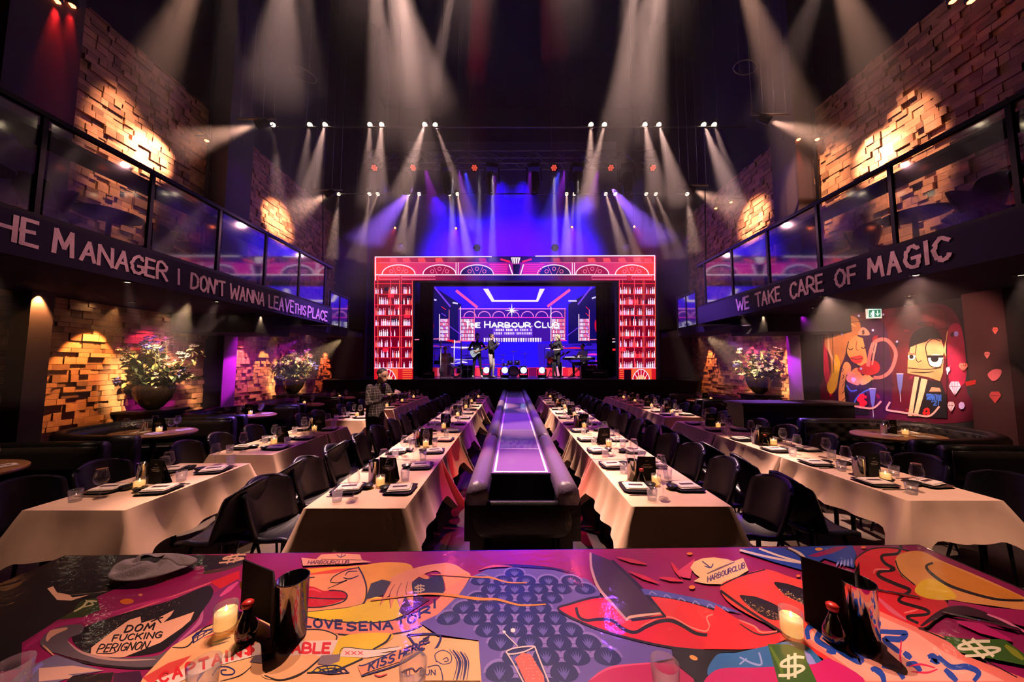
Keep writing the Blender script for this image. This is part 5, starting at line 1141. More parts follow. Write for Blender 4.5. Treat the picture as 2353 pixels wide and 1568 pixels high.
# lights on the performers
for px, k in ((1129, 1), (1281, 1), (1096, .5), (1340, .6), (1030, .6)):
    p = W(px, 850, 12.8); spot((p.x * .7, 9.3, 7.4), p + Vector((0, .2, .3)), 8, 6500 * k, (1, .8, .8)); 
# ------------------------------------------------------------------ the painted table in front
TT = .752
def A5(p): return (p[0] / 3.361, 1240 + p[1] / 3.361)
def A6(p): return (500 + p[0] / 3.361, 1240 + p[1] / 3.361)
def A7(p): return (1100 + p[0] / 3.62, 1240 + p[1] / 3.62)
def A8(p): return (1700 + p[0] / 3.603, 1240 + p[1] / 3.603)
def B1(p): return (1553 + p[0] / 2.941, 550 + p[1] / 2.941)
tb = thing('painted_table', 'huge lacquered table painted with bright cartoon faces, lips and lettering', 'table', (0, 0, 0))
cn = [Vector((-2.33, .5, TT)), Vector((2.33, .5, TT)), WZ(2112, 1252, TT), WZ(180, 1277, TT)]
MB().prism([c - Vector((0, 0, .05)) for c in cn], (0, 0, .05)).build('tabletop', M['soy'], tb)
for x, y in ((-1.9, 1.35), (1.9, 1.4), (-1.9, .7), (1.9, .7)): MB().tube([(x, y, 0), (x, y, .70)], .05, 12).build('leg', M['metal_black'], tb)
T = Paint(lambda x, y: WZ(x, y, TT), (0, 0, 1), .00003)
def tp(F, pts, c, blob=False, lay=True): (T.blob if blob else T.poly)([F(p) for p in pts], srgb(*c), lay)
def tl(F, pts, w, c, tap=0, lay=True, closed=False): T.curve([F(p) for p in pts], w / 2.7, srgb(*c), tap, closed, lay)
def tt(F, s, a, b, h, w, c, **k): a = F(a); b = F(b); T.text(s, a[0], a[1], b[0], b[1], h / 3.4, w / 2.9, srgb(*c), **k)
BK = (12, 6, 8); SK = (238, 150, 98); SKH = (250, 182, 120); YL = (240, 200, 30); CR = (235, 180, 140); NVY = (20, 28, 90); MAGT = (150, 8, 82); GRN = (52, 95, 20); RDT = (225, 32, 40)
T.poly([(-130, 1568), (-60, 1650), (2450, 1650), (2450, 1400), (2112, 1253), (180, 1278), (-130, 1420)], srgb(*MAGT))
# --- vase side: black sky with bills and ribbons
tp(A5, [(-500, 560), (500, 125), (1560, 120), (1570, 200), (1300, 240), (1010, 330), (760, 440), (450, 620), (170, 800), (160, 1000), (-500, 1103)], BK)
tp(A5, [(365, 380), (410, 362), (440, 410), (540, 430), (700, 415), (835, 400), (700, 425), (550, 474), (440, 468)], CR)
tp(A5, [(540, 432), (835, 402), (560, 450)], BK); tp(A5, [(1550, 120), (1900, 128), (1880, 190), (1580, 250)], (25, 8, 16)); tl(A5, [(1570, 262), (1720, 235), (1860, 190)], 16, (70, 50, 22))
tt(A5, '$', (1690, 190), (1880, 160), 55, 11, CR, slant=.6)
tp(A5, [(440, 622), (560, 560), (620, 480), (750, 448), (775, 550), (640, 600)], (45, 62, 14)); tl(A5, [(570, 560), (640, 520), (680, 480), (750, 480)], 14, (200, 190, 130), .4); tl(A5, [(660, 470), (720, 500), (640, 525)], 9, (200, 190, 130), .4)
for a in (((640, 640), (1000, 540), (1400, 440), (1630, 330)), ((180, 850), (400, 700), (700, 600))): tl(A5, a, 50, (175, 30, 100), .8)
tl(A5, [(650, 690), (1000, 560), (1640, 330)], 10, (235, 100, 110), .3); tl(A5, [(700, 620), (1100, 500), (1500, 420)], 14, (200, 45, 110), .9)
tp(A5, [(1135, 325), (1240, 265), (1365, 255), (1368, 290), (1270, 330)], (225, 90, 78)); T.disc(*A5((980, 480)), 16, 6.5, srgb(225, 110, 20), rot=-.05); T.disc(*A5((1085, 430)), 5, 2.5, srgb(235, 140, 80), lay=False)
tp(A5, [(1620, 330), (1850, 240), (1850, 330), (1700, 380)], (215, 22, 30)); tl(A5, [(1850, 320), (1650, 470), (1560, 640), (1300, 830)], 80, (120, 20, 90), .7); tl(A5, [(1840, 330), (1700, 440)], 30, (215, 70, 130), .7); tl(A5, [(1560, 520), (1540, 640), (1380, 790)], 26, (185, 90, 135), .7)
tp(A5, [(560, 780), (640, 685), (1000, 560), (1300, 478), (1580, 365), (1640, 380), (1640, 440), (1560, 560), (1500, 640), (1300, 830), (1200, 880), (1000, 905), (700, 890)], BK, True)
for i in range(130):
    t = i / 130; a = (650 + 850 * t + R.uniform(-30, 30), 780 - 370 * t + R.uniform(-45, 45)); T.disc(*A5(a), R.uniform(.5, 1.1), R.uniform(.4, .8), srgb(*R.choice(((150, 100, 70), (90, 50, 35), (230, 190, 150)))), n=6, lay=(i == 0))
tp(A5, [(700, 890), (705, 840), (860, 720), (1000, 625), (1085, 598), (1090, 650), (1220, 610), (1345, 548), (1320, 590), (1262, 645), (1500, 562), (1470, 630), (1400, 690), (1240, 800), (960, 912), (800, 925)], (242, 178, 138))
tt(A5, 'DOM', (960, 722), (1180, 700), 52, 12, BK, slant=.5); tt(A5, 'FUCKING', (865, 790), (1240, 762), 46, 10, BK, slant=.4, gap=.22); tt(A5, 'PERIGNON', (745, 878), (1130, 850), 60, 9, BK, slant=.55, gap=.2)
tl(A5, [(745, 885), (860, 885), (920, 860)], 7, BK, .5); tl(A5, [(1165, 640), (1215, 618), (1260, 605)], 9, BK); tl(A5, [(1195, 605), (1220, 620), (1245, 650)], 9, BK, lay=False)
tp(A5, [(310, 800), (370, 720), (500, 670), (640, 665), (625, 730), (530, 770), (560, 830), (700, 895), (960, 918), (1200, 905), (1300, 860), (1470, 845), (1485, 890), (1400, 955), (1150, 1005), (900, 992), (600, 930), (440, 885), (350, 855)], (96, 82, 86), True)
tl(A5, [(360, 790), (400, 730), (520, 690)], 40, (225, 165, 130), .7); tl(A5, [(520, 790), (640, 880), (900, 935), (1200, 930)], 20, (190, 145, 130), .8); tl(A5, [(430, 900), (700, 965), (1100, 1000), (1400, 950)], 14, BK, .3)
tl(A5, [(330, 820), (420, 905)], 14, (225, 160, 110), .6)
tp(A5, [(80, 1103), (180, 1010), (430, 895), (620, 960), (800, 1020), (560, 1060), (400, 1130)], (110, 100, 125)); tp(A5, [(300, 1000), (560, 980), (800, 1018), (520, 1050), (640, 1070), (300, 1103)], (215, 165, 140)); tl(A5, [(330, 960), (160, 1100)], 30, (130, 120, 190), .4)
tp(A5, [(400, 1200), (560, 1060), (880, 1030), (860, 1100), (800, 1200)], BK); tp(A5, [(880, 1040), (1080, 1020), (1100, 1080), (1000, 1200), (860, 1200)], (60, 8, 50))
# --- big skin area of the painted woman
tp(A5, [(1100, 1080), (1330, 830), (1560, 690), (1680, 640), (1900, 620), (2360, 640), (2360, 1300), (1000, 1300)], SKH)
tp(A6, [(300, 660), (800, 640), (1300, 700), (1560, 655), (1700, 760), (2020, 790), (2040, 1103), (2040, 1300), (300, 1300)], SKH, lay=False)
tp(A5, [(1100, 1075), (1300, 960), (1480, 900), (1420, 960), (1300, 1080), (1180, 1140)], (225, 70, 60))
tl(A5, [(1330, 840), (1450, 830), (1560, 700), (1700, 640)], 10, BK, .3); tp(A5, [(1480, 760), (1520, 720), (1640, 690), (1660, 715), (1600, 740), (1490, 812)], NVY); tp(A5, [(1500, 765), (1560, 720), (1640, 708), (1500, 795)], SKH)
for a in (((1500, 770), (1600, 715)), ((1540, 720), (1520, 790)), ((1590, 705), (1570, 750))): tl(A5, a, 6, NVY, lay=False)
tl(A5, [(1830, 540), (1845, 570), (1825, 590), (1850, 610)], 9, NVY); tl(A5, [(1650, 800), (1720, 780), (1780, 760)], 14, (40, 30, 70), .7); tl(A5, [(1600, 840), (1700, 810), (1770, 790)], 10, (40, 30, 70), .8, lay=False); tl(A5, [(1570, 770), (1700, 720), (1800, 715)], 10, (225, 60, 60), .7)
tl(A5, [(1640, 1060), (1680, 1000), (1750, 990), (1810, 1020), (1790, 1050), (1720, 1050), (1710, 1020), (1750, 1015)], 10, NVY); tl(A5, [(1520, 1103), (1560, 1040), (1600, 1000)], 20, NVY, .6); tl(A5, [(1700, 1103), (1850, 1060), (1940, 990)], 9, BK, .5)
# lips, face, hair
tp(A6, [(560, 290), (620, 240), (760, 225), (1090, 205), (1300, 180), (1480, 195), (1500, 260), (1400, 330), (1260, 420), (1130, 500), (640, 560)], (238, 160, 40), True)
tp(A6, [(640, 300), (700, 270), (900, 240), (1090, 225), (1125, 300), (1140, 400), (1120, 500), (1000, 535), (800, 560), (640, 575)], SK); tl(A6, [(700, 275), (900, 250), (1080, 225)], 24, (225, 70, 50), .7)
tl(A6, [(1085, 215), (1125, 290), (1150, 390), (1125, 500), (1000, 535), (640, 575)], 10, BK)
tp(A6, [(640, 372), (740, 372), (820, 402), (900, 392), (990, 420), (1000, 455), (900, 500), (760, 528), (640, 522)], (200, 8, 34), True); tl(A6, [(640, 450), (800, 462), (990, 465)], 8, BK); tl(A6, [(660, 400), (740, 390), (800, 415)], 14, (240, 70, 80), .7)
tl(A6, [(860, 400), (960, 405), (1000, 440), (960, 490), (800, 528), (640, 530)], 9, BK, .2); tl(A6, [(655, 290), (700, 300), (750, 297)], 9, BK, .3); tl(A6, [(870, 330), (900, 290), (1000, 240), (1080, 225)], 6, BK); tl(A6, [(870, 335), (930, 340), (1000, 320), (850, 385)], 6, BK, .3, lay=False)
tl(A6, [(970, 300), (1020, 310), (1090, 285)], 8, BK, .4); tl(A6, [(985, 285), (1010, 255), (1080, 250)], 7, BK, .4, lay=False)
tp(A6, [(640, 575), (1000, 535), (1140, 500), (1210, 445), (1400, 470), (1460, 580), (1300, 648), (1000, 655), (640, 610)], YL); tp(A6, [(380, 790), (450, 770), (420, 820)], YL)
tp(A6, [(1140, 470), (1185, 345), (1270, 315), (1340, 330), (1300, 430)], (48, 56, 22)); tp(A6, [(1490, 320), (1740, 280), (1755, 420), (1600, 442), (1500, 470)], (30, 42, 28)); tp(A6, [(1400, 560), (1450, 440), (1540, 440), (1640, 470), (1500, 560), (1440, 600)], (60, 10, 20))
tt(A6, '$', (1520, 415), (1600, 405), 50, 8, (200, 170, 120)); T.disc(*A6((1590, 290)), 14, 5, srgb(230, 140, 40), rot=.3)
# hand and banner arm
tp(A6, [(1330, 350), (1345, 300), (1480, 240), (1640, 200), (1800, 190), (1900, 240), (1955, 290), (1900, 420), (1780, 440), (1750, 330), (1700, 250), (1600, 270), (1520, 320), (1500, 350), (1510, 440), (1505, 530), (1450, 440), (1440, 460), (1410, 530), (1375, 450), (1335, 545), (1325, 440), (1250, 520)], SK, True)
for a in (((1370, 350), (1330, 430), (1335, 540)), ((1420, 340), (1385, 430), (1410, 525)), ((1470, 330), (1455, 420), (1505, 525)), ((1345, 330), (1290, 420), (1255, 510))): tl(A6, a, 5, (120, 40, 30), .4)
tp(A6, [(640, 600), (900, 642), (1200, 652), (1400, 622), (1560, 560), (1700, 470), (1790, 370), (1960, 290), (1860, 440), (1700, 590), (1500, 702), (1200, 752), (950, 735), (640, 700)], (242, 140, 105), True)
tl(A6, [(640, 595), (900, 640), (1200, 650), (1400, 620), (1560, 558)], 8, BK); tl(A6, [(1960, 290), (1860, 445), (1700, 592), (1500, 705), (1200, 755), (930, 738)], 8, BK, lay=False)
for s, a, b in (('LOVE', (672, 680), (960, 696)), ('SENA', (1000, 712), (1350, 700)), ('TO', (1385, 688), (1530, 640)), ('R', (1560, 612), (1640, 575)), ('I', (1662, 545), (1690, 525))): tt(A6, s, a, b, 62, 15, NVY, gap=.25)
# banners below
tp(A6, [(690, 1035), (860, 960), (960, 760), (1340, 735), (1280, 830), (1100, 930), (900, 1025)], YL, True); tl(A6, [(1340, 740), (1300, 800), (1200, 858)], 14, BK, .3); tl(A6, [(690, 1040), (900, 1020), (1120, 930)], 9, BK)
tp(A6, [(380, 900), (560, 720), (760, 700), (900, 730), (915, 790), (800, 920), (640, 1040), (480, 1090), (340, 1060)], SKH, True); tl(A6, [(380, 780), (560, 720), (780, 705), (910, 745), (915, 785)], 8, BK); tl(A6, [(360, 1060), (480, 1095), (640, 1050), (800, 920)], 8, BK)
tp(A5, [(1200, 1100), (1480, 980), (1760, 880), (2000, 805), (2035, 850), (2000, 900), (1700, 980), (1400, 1103), (1300, 1160)], (245, 215, 195)); tp(A6, [(425, 915), (480, 850), (560, 795), (930, 788), (900, 860), (855, 938), (740, 895)], (245, 215, 195))
tp(A6, [(245, 955), (290, 905), (430, 885), (430, 930), (330, 965)], (120, 100, 105)); tp(A6, [(770, 970), (800, 905), (950, 895), (940, 950), (850, 985)], (140, 115, 115)); tp(A6, [(340, 810), (380, 870), (345, 885)], BK)
tt(A5, 'CAPTAIN$', (1235, 1120), (1960, 880), 78, 18, RDT, gap=.35); tt(A6, 'TABLE', (490, 885), (860, 885), 72, 18, RDT, slant=.15, gap=.2)
tp(A6, [(940, 915), (975, 845), (1180, 862), (1420, 838), (1420, 860), (1230, 890), (1400, 885), (1150, 925)], (245, 215, 195)); tl(A6, [(940, 918), (975, 845), (1180, 862), (1400, 838)], 5, BK, .3); tt(A6, 'XXX', (985, 900), (1120, 900), 26, 5, RDT)
tp(A6, [(1080, 990), (1180, 960), (1400, 860), (1600, 800), (1590, 850), (1420, 950), (1150, 1040), (1110, 1060)], SK); tl(A6, [(1110, 1065), (1400, 975), (1600, 850)], 10, NVY); tl(A6, [(1090, 985), (1150, 975), (1380, 870)], 9, NVY, lay=False)
tt(A6, 'KISS', (1165, 1025), (1360, 955), 62, 13, NVY, slant=.2); tt(A6, 'HERE', (1400, 930), (1580, 850), 60, 13, NVY, slant=.2)
tl(A6, [(1470, 748), (1720, 752), (1615, 910), (1465, 745)], 13, NVY); tt(A6, 'E', (1590, 820), (1635, 800), 42, 9, NVY)
for k in range(6): a = -2.9 + k * .55; tl(A6, [(870, 1050), (870 + 150 * math.cos(a), 1050 + 75 * math.sin(a))], 6, NVY, lay=(k == 0))
for r in (50, 95, 140): tl(A6, [(870 + r * math.cos(-2.9 + k * .55), 1050 + r * .5 * math.sin(-2.9 + k * .55) * (1 if k % 2 else .9)) for k in range(6)], 6, NVY, lay=False)
tl(A6, [(1210, 1055), (1250, 1068), (1310, 1050)], 10, (215, 60, 40), .5)
tp(A6, [(1600, 880), (1760, 830), (1960, 830), (2000, 900), (2030, 1103), (1600, 1103)], SKH)
tl(A6, [(1690, 960), (1680, 900), (1740, 868), (1800, 900), (1800, 960), (1740, 975), (1690, 950)], 6, NVY); tl(A6, [(1740, 940), (1770, 925), (1780, 950), (1750, 955)], 6, NVY, lay=False)
for k in range(5): tl(A6, [(1790 + k * 28, 860 + k * 6), (1850 + k * 22, 960), (1820 + k * 26, 1100)], 8 + (k % 2) * 12, NVY, .6, lay=(k == 0))
tl(A6, [(1620, 1000), (1700, 985), (1730, 1040), (1740, 1103)], 7, NVY); tt(A6, 'TILL', (1415, 1075), (1500, 1060), 38, 6, NVY); tt(A6, 'SUN', (1560, 1060), (1680, 1060), 40, 7, NVY); tl(A6, [(1430, 1030), (1500, 1005), (1530, 1030), (1570, 1000), (1600, 1050), (1520, 1150)], 6, NVY)
# --- scales
SCP = [A6(p) for p in [(1560, 655), (1700, 590), (1860, 440), (1960, 300), (2080, 240)]] + [A7(p) for p in [(300, 245), (620, 262), (900, 340), (1020, 440), (1000, 492), (700, 560), (665, 600), (900, 725), (1200, 825), (1600, 915), (1620, 1000), (1430, 1040), (1100, 1080), (930, 1190), (700, 1500), (-10, 1500)]] + [A6((2042, 1150)), A6((2015, 792)), A6((1700, 745))]
T.poly(SCP, srgb(98, 82, 160))
def inside(p, poly):
    c = False; n = len(poly)
    for i in range(n):
        a, b = poly[i], poly[i - 1]
        if (a[1] > p[1]) != (b[1] > p[1]) and p[0] < (b[0] - a[0]) * (p[1] - a[1]) / (b[1] - a[1]) + a[0]: c = not c
    return c
def back(v):   # table plane to the photo frame used for the painting
    d = Vector(v) - Vector((0, 0, CAMZ)); f = Vector((0, math.cos(PITCH), math.sin(PITCH))); u = Vector((0, -math.sin(PITCH), math.cos(PITCH))); return (1176.5 + FPX * d.x / d.dot(f), 784 - FPX * d.dot(u) / d.dot(f))
SC = []
for row in range(16):
    for cc_ in range(18):
        x = -.56 + cc_ * .104 + (row % 2) * .052; y = .90 + row * .056; r = .046
        px = [back((x + r * math.cos(a), y + r * (.95 if math.sin(a) > 0 else .6) * math.sin(a), TT)) for a in [2 * math.pi * q / 18 for q in range(18)]]
        if all(inside(q, SCP) for q in px): SC.append((x, y, px))
T.k += 1
for x, y, px in SC: T.poly([back((x + .054 * math.cos(a), y + .004 + .052 * math.sin(a), TT)) for a in [math.pi * q / 10 for q in range(11)]], srgb(132, 112, 186), lay=False)
T.k += 1
for x, y, px in SC: T.poly(px, srgb(20, 32, 92), lay=False)
T.k += 1
for x, y, px in SC:
    for q in range(5):
        a = math.radians(50 + q * 20); e = back((x + .032 * math.cos(a), y - .015 + .044 * math.sin(a), TT)); s_ = back((x, y - .02, TT))
        T.line([s_, ((s_[0] + e[0]) / 2, (s_[1] + e[1]) / 2), e], 4.2, srgb(92, 88, 165), 1, lay=False)
T.k += 1
tl(A7, [(-900, 520), (-500, 470), (-300, 470), (0, 508), (150, 512), (350, 560), (560, 552)], 18, (235, 140, 30), .6); tl(A7, [(-400, 300), (0, 325), (100, 330), (250, 370), (400, 372)], 12, (235, 140, 50), .6)
tl(A7, [(0, 260), (100, 240), (300, 230), (600, 250), (800, 290)], 18, BK, .8); tl(A7, [(0, 265), (120, 235), (280, 235)], 14, (235, 80, 90), .8)
# champagne flute
tp(A7, [(300, 1010), (360, 960), (430, 970), (540, 1150), (560, 1300), (420, 1300), (380, 1190)], (235, 105, 85)); tl(A7, [(225, 950), (300, 920), (460, 905), (380, 950), (260, 972), (225, 950)], 9, (235, 200, 200)); tl(A7, [(235, 960), (300, 1070), (420, 1300)], 9, (235, 200, 200), lay=False); tl(A7, [(465, 905), (520, 1050), (620, 1300)], 9, (235, 200, 200), lay=False)
tl(A7, [(200, 775), (240, 820), (280, 860), (325, 905)], 6, (235, 210, 215)); T.disc(*A7((285, 772)), 5.5, 5, srgb(240, 215, 220)); T.disc(*A7((212, 785)), 3.5, 3, srgb(240, 215, 220), lay=False)
for i in range(40): T.disc(*A7((340 + R.uniform(0, 150) + (i % 8) * 8, 980 + (i % 8) * 28)), .9, .9, srgb(255, 190, 170), n=6, lay=(i == 0))
tp(A7, [(900, 1210), (1000, 1120), (1150, 1065), (1430, 1040), (1640, 1060), (1790, 1180), (1820, 1400), (800, 1400)], (190, 10, 84)); tl(A7, [(930, 1187), (1100, 1085), (1430, 1048)], 16, (225, 70, 120), .5)
tp(A7, [(1600, 920), (2353, 932), (2010, 960), (1990, 1020), (2060, 1110), (2060, 1400), (1830, 1400), (1790, 1180), (1640, 1050)], BK); T.disc(*A7((1788, 1003)), 10, 5, srgb(235, 160, 70), rot=.4)
# --- lips
LP = [(665, 600), (760, 552), (1000, 492), (1400, 480), (1700, 520), (2000, 615), (2353, 790), (2420, 860), (2380, 925), (2000, 945), (1600, 915), (1200, 825), (900, 725)]
tp(A7, LP, (222, 22, 38), True); tl(A7, LP, 14, BK, 0, closed=True); tp(A7, [(830, 560), (1100, 510), (1500, 500), (1800, 560), (2150, 700), (1950, 700), (1900, 790), (1700, 740), (1500, 690), (1300, 780), (1100, 680), (880, 680)], (232, 48, 46), True)
tl(A7, [(810, 580), (835, 660), (900, 690), (1000, 680), (1110, 690), (1200, 760), (1300, 790), (1400, 740), (1500, 700), (1600, 692), (1700, 735), (1800, 795), (1900, 812), (1955, 790), (1985, 715), (2100, 688), (2200, 740), (2350, 805)], 24, BK, .3)
tl(A7, [(1350, 740), (1500, 668), (1620, 668), (1750, 740), (1880, 780), (1920, 740), (1900, 660), (2000, 640), (2150, 680), (2353, 790)], 9, (250, 140, 120), .4)
tp(A7, [(930, 120), (1110, 190), (1345, 415), (1515, 630), (1440, 655), (1235, 690), (1050, 500), (955, 300), (918, 200)], (62, 40, 40)); tl(A7, [(930, 120), (940, 260), (1000, 420), (1130, 570), (1235, 690)], 18, (200, 150, 150), .3); tl(A7, [(1235, 690), (1270, 660), (1515, 630)], 18, (230, 180, 150), .3); tl(A7, [(1110, 185), (1350, 420), (1550, 655)], 22, BK, .4); tl(A7, [(1270, 690), (1560, 655)], 14, BK)
tp(A7, [(1350, 425), (1500, 440), (1900, 520), (2200, 630), (2000, 600), (1700, 520), (1380, 475)], (78, 84, 170))
for k in range(6): tl(A7, [(1420 + k * 120, 470 + k * 28), (1440 + k * 120, 450 + k * 26), (1480 + k * 120, 475 + k * 28)], 8, (140, 140, 205), lay=(k == 0))
for a in (((1150, 160), (1400, 220)), ((1500, 330), (1700, 360)), ((1250, 280), (1500, 380)), ((1600, 200), (1680, 330))): tl(A7, a, 26, (215, 40, 60), .8, lay=False)
tp(A7, [(1640, 290), (1800, 170), (1760, 340), (1700, 330)], (215, 60, 100)); T.disc(*A7((1755, 130)), 7, 3, srgb(230, 120, 30), lay=False); T.disc(*A7((1775, 412)), 7, 4.5, srgb(240, 130, 30), lay=False)
tp(A7, [(1760, 250), (1790, 200), (1860, 170), (1960, 162), (2060, 175), (2120, 195), (2200, 166), (2245, 270), (2050, 388), (1900, 385), (1788, 362), (1840, 330), (1800, 300)], (240, 195, 140)); tl(A7, [(1900, 300), (2000, 255), (2130, 200)], 12, (110, 80, 90), .5)
tl(A7, [(1860, 195), (1925, 245)], 7, (50, 50, 110)); tl(A7, [(1880, 235), (1930, 248), (1950, 215)], 7, (50, 50, 110), lay=False); tt(A7, 'HARBOURCLUB', (1905, 368), (2215, 248), 40, 7, (90, 60, 110), gap=.2)
# hat of the woman
tp(A6, [(645, 152), (760, 165), (800, 128), (950, 120), (1100, 128), (1115, 172), (1190, 186), (1000, 200), (660, 216)], (236, 160, 130)); tt(A6, 'HARBOURCLUB', (695, 202), (1010, 202), 26, 6, (110, 50, 70), slant=.4, gap=.2); tl(A6, [(920, 132), (950, 150), (990, 130)], 6, (90, 60, 90)); tl(A6, [(960, 122), (950, 150)], 5, (90, 60, 90), lay=False); tl(A6, [(800, 166), (1110, 172)], 4, (120, 60, 60))
# --- mural side of the table
tp(A8, [(0, 88), (830, 64), (930, 62), (965, 130), (945, 250), (800, 205), (700, 170), (540, 275), (300, 205), (0, 110)], (18, 62, 160)); tp(A8, [(560, 150), (800, 72), (900, 70), (760, 130), (640, 160)], MAGT)
tl(A8, [(0, 100), (200, 150), (400, 190), (570, 215)], 14, (215, 190, 180)); tl(A8, [(160, 88), (330, 150), (520, 205)], 12, (225, 200, 180), lay=False); tl(A8, [(400, 85), (500, 130), (560, 200)], 16, (225, 200, 180), lay=False); tl(A8, [(380, 85), (470, 130), (530, 190)], 9, BK)
for k in range(5): tl(A8, [(800 + k * 32, 240), (820 + k * 26, 190 - k * 6)], 14, (150, 150, 230), .9, lay=(k == 0))
T.disc(*A8((655, 94)), 9, 3.6, srgb(240, 150, 60), lay=False); T.disc(*A8((1025, 78)), 6, 3, srgb(240, 110, 50), lay=False); T.disc(*A8((485, 316)), 5, 3, srgb(235, 110, 60), lay=False)
tp(A8, [(-160, 400), (0, 320), (210, 262), (400, 320), (560, 380), (620, 520), (620, 640), (480, 800), (340, 770), (-60, 560)], (236, 66, 52), True); tl(A8, [(-160, 400), (0, 322), (210, 264)], 8, BK); tl(A8, [(-160, 440), (60, 600), (340, 780)], 16, BK)
tp(A8, [(285, 378), (340, 372), (450, 400), (560, 450), (560, 560), (480, 530), (370, 470)], BK, True); tp(A8, [(0, 488), (60, 482), (160, 500), (330, 580), (350, 670), (250, 680), (100, 590)], BK, True)
for i in range(150):
    q = i % 2; a = (R.uniform(330, 560), 0) if q else (R.uniform(40, 330), 0); yy = (400 + (a[0] - 300) * .5 + R.uniform(0, 45)) if q else (530 + (a[0] - 40) * .42 + R.uniform(-15, 45)); T.disc(*A8((a[0], yy)), R.uniform(.8, 1.8), R.uniform(.6, 1.3), srgb(*R.choice(((230, 190, 130), (120, 90, 60), (170, 130, 90)))), n=6, lay=(i == 0))
tp(A8, [(-200, 560), (0, 690), (180, 775), (330, 790), (400, 840), (230, 920), (0, 935), (-300, 930)], (228, 34, 40)); tl(A8, [(0, 690), (120, 740), (180, 790), (310, 780)], 12, (250, 130, 110), .4); tl(A8, [(0, 720), (160, 810), (330, 790)], 10, BK, .4)
RD = [(950, 210), (990, 150), (1100, 92), (1270, 84), (1400, 115), (1420, 170), (1330, 300), (1480, 400), (1700, 520), (1725, 600), (1620, 685), (1480, 755), (1120, 605), (1060, 470), (1000, 330)]
tp(A8, RD, (224, 32, 44), True); tl(A8, RD, 9, BK, 0, closed=True); tl(A8, [(1330, 60), (1310, 130), (1180, 150), (1200, 210), (1280, 265), (1160, 285), (1160, 325), (1300, 390), (1410, 440), (1330, 500), (1340, 540), (1540, 600), (1550, 640), (1385, 660), (1480, 715)], 22, BK, .2); tl(A8, [(1110, 300), (1130, 265), (1240, 265)], 12, (250, 120, 110), .5); tl(A8, [(1360, 630), (1480, 600)], 12, (250, 120, 110), .5, lay=False)
tp(A8, [(1288, 200), (1330, 135), (1500, 112), (1690, 200), (2000, 330), (2360, 500), (2420, 560), (2380, 605), (2100, 570), (1750, 515), (1450, 395), (1320, 290)], (235, 158, 78), True); tp(A8, [(1550, 240), (1600, 205), (1680, 208), (2000, 350), (2340, 500), (2100, 495), (1760, 400), (1620, 320)], (226, 140, 40), True); tl(A8, [(1600, 210), (1545, 240), (1600, 310), (1760, 410), (2100, 510), (2353, 525)], 20, BK, .3); tl(A8, [(1290, 190), (1330, 290), (1450, 395)], 8, BK)
tp(A8, [(1448, 440), (1530, 348), (1650, 365), (1795, 490), (1690, 522), (1530, 500)], (245, 200, 40), True)
tp(A8, [(1730, 520), (2100, 585), (2420, 610), (2420, 760), (2200, 700), (1720, 600)], (170, 12, 90)); tl(A8, [(1500, 740), (1720, 610), (2000, 640), (2300, 780)], 60, (50, 4, 30), .8); tl(A8, [(1800, 700), (2000, 760), (2250, 860)], 60, (205, 20, 110), .8); tl(A8, [(2050, 640), (2200, 700), (2420, 820)], 16, (235, 130, 160), .5); tl(A8, [(1120, 480), (1250, 600), (1380, 690)], 30, (215, 90, 110), .7)
tp(A8, [(400, 850), (560, 740), (620, 665), (1120, 598), (1480, 755), (1680, 820), (1840, 975), (2420, 1200), (2420, 1300), (1000, 1300), (620, 950)], (238, 120, 100)); tp(A8, [(560, 830), (680, 700), (1120, 640), (1460, 790), (1700, 960), (2200, 1200), (1050, 1200)], (244, 165, 140)); tl(A8, [(440, 850), (640, 960), (1000, 1200)], 26, (222, 40, 36)); tl(A8, [(1480, 760), (1700, 850), (2300, 1170)], 10, BK, .4)
BLU = (22, 66, 160)
for st in ([(570, 850), (560, 770), (620, 735), (670, 770), (640, 850), (700, 900), (760, 930)], [(600, 700), (680, 690), (700, 730)], [(690, 830), (760, 880), (820, 940), (1000, 1040), (960, 930), (860, 890), (790, 900)], [(720, 940), (800, 960)], [(890, 870), (960, 960), (1080, 990), (1110, 960), (1080, 830)], [(1120, 720), (1170, 720)], [(1110, 780), (1250, 790), (1370, 800), (1330, 850), (1200, 850), (1300, 940), (1340, 960)], [(1180, 1070), (1300, 1100), (1360, 1182)], [(1090, 1110), (1120, 1100), (1180, 1150), (1200, 1230)], [(1380, 1060), (1450, 1060), (1500, 1120)], [(1560, 1000), (1600, 990), (1640, 1040), (1580, 1020)], [(1640, 990), (1750, 1080), (1880, 1080), (1980, 1130), (1940, 1200)], [(1700, 1100), (1800, 1200)], [(1360, 960), (1420, 1010)]): tl(A8, st, 40, BLU, .35, lay=False)
T.k += 1
for st in ([(1340, 860), (1330, 1000), (1350, 1100)], [(1400, 1080), (1500, 1060), (1620, 1090)], [(1420, 1120), (1550, 1130), (1640, 1100)]): tl(A8, st, 14, (215, 30, 80), .5, lay=False)
tp(A8, [(-200, 990), (0, 958), (250, 900), (400, 868), (520, 890), (620, 960), (720, 1100), (640, 1200), (-200, 1200)], (40, 110, 170), True); tl(A8, [(0, 1000), (100, 1050), (180, 1060), (160, 960)], 14, (150, 170, 225), .3); tl(A8, [(0, 1060), (60, 1010)], 10, (150, 170, 225), lay=False); tl(A8, [(420, 900), (560, 1000), (640, 1100)], 50, (150, 150, 220), .6)
tp(A8, [(-200, 1110), (200, 1085), (600, 1060), (760, 1020), (1000, 1250), (-200, 1300)], (205, 20, 105), True)
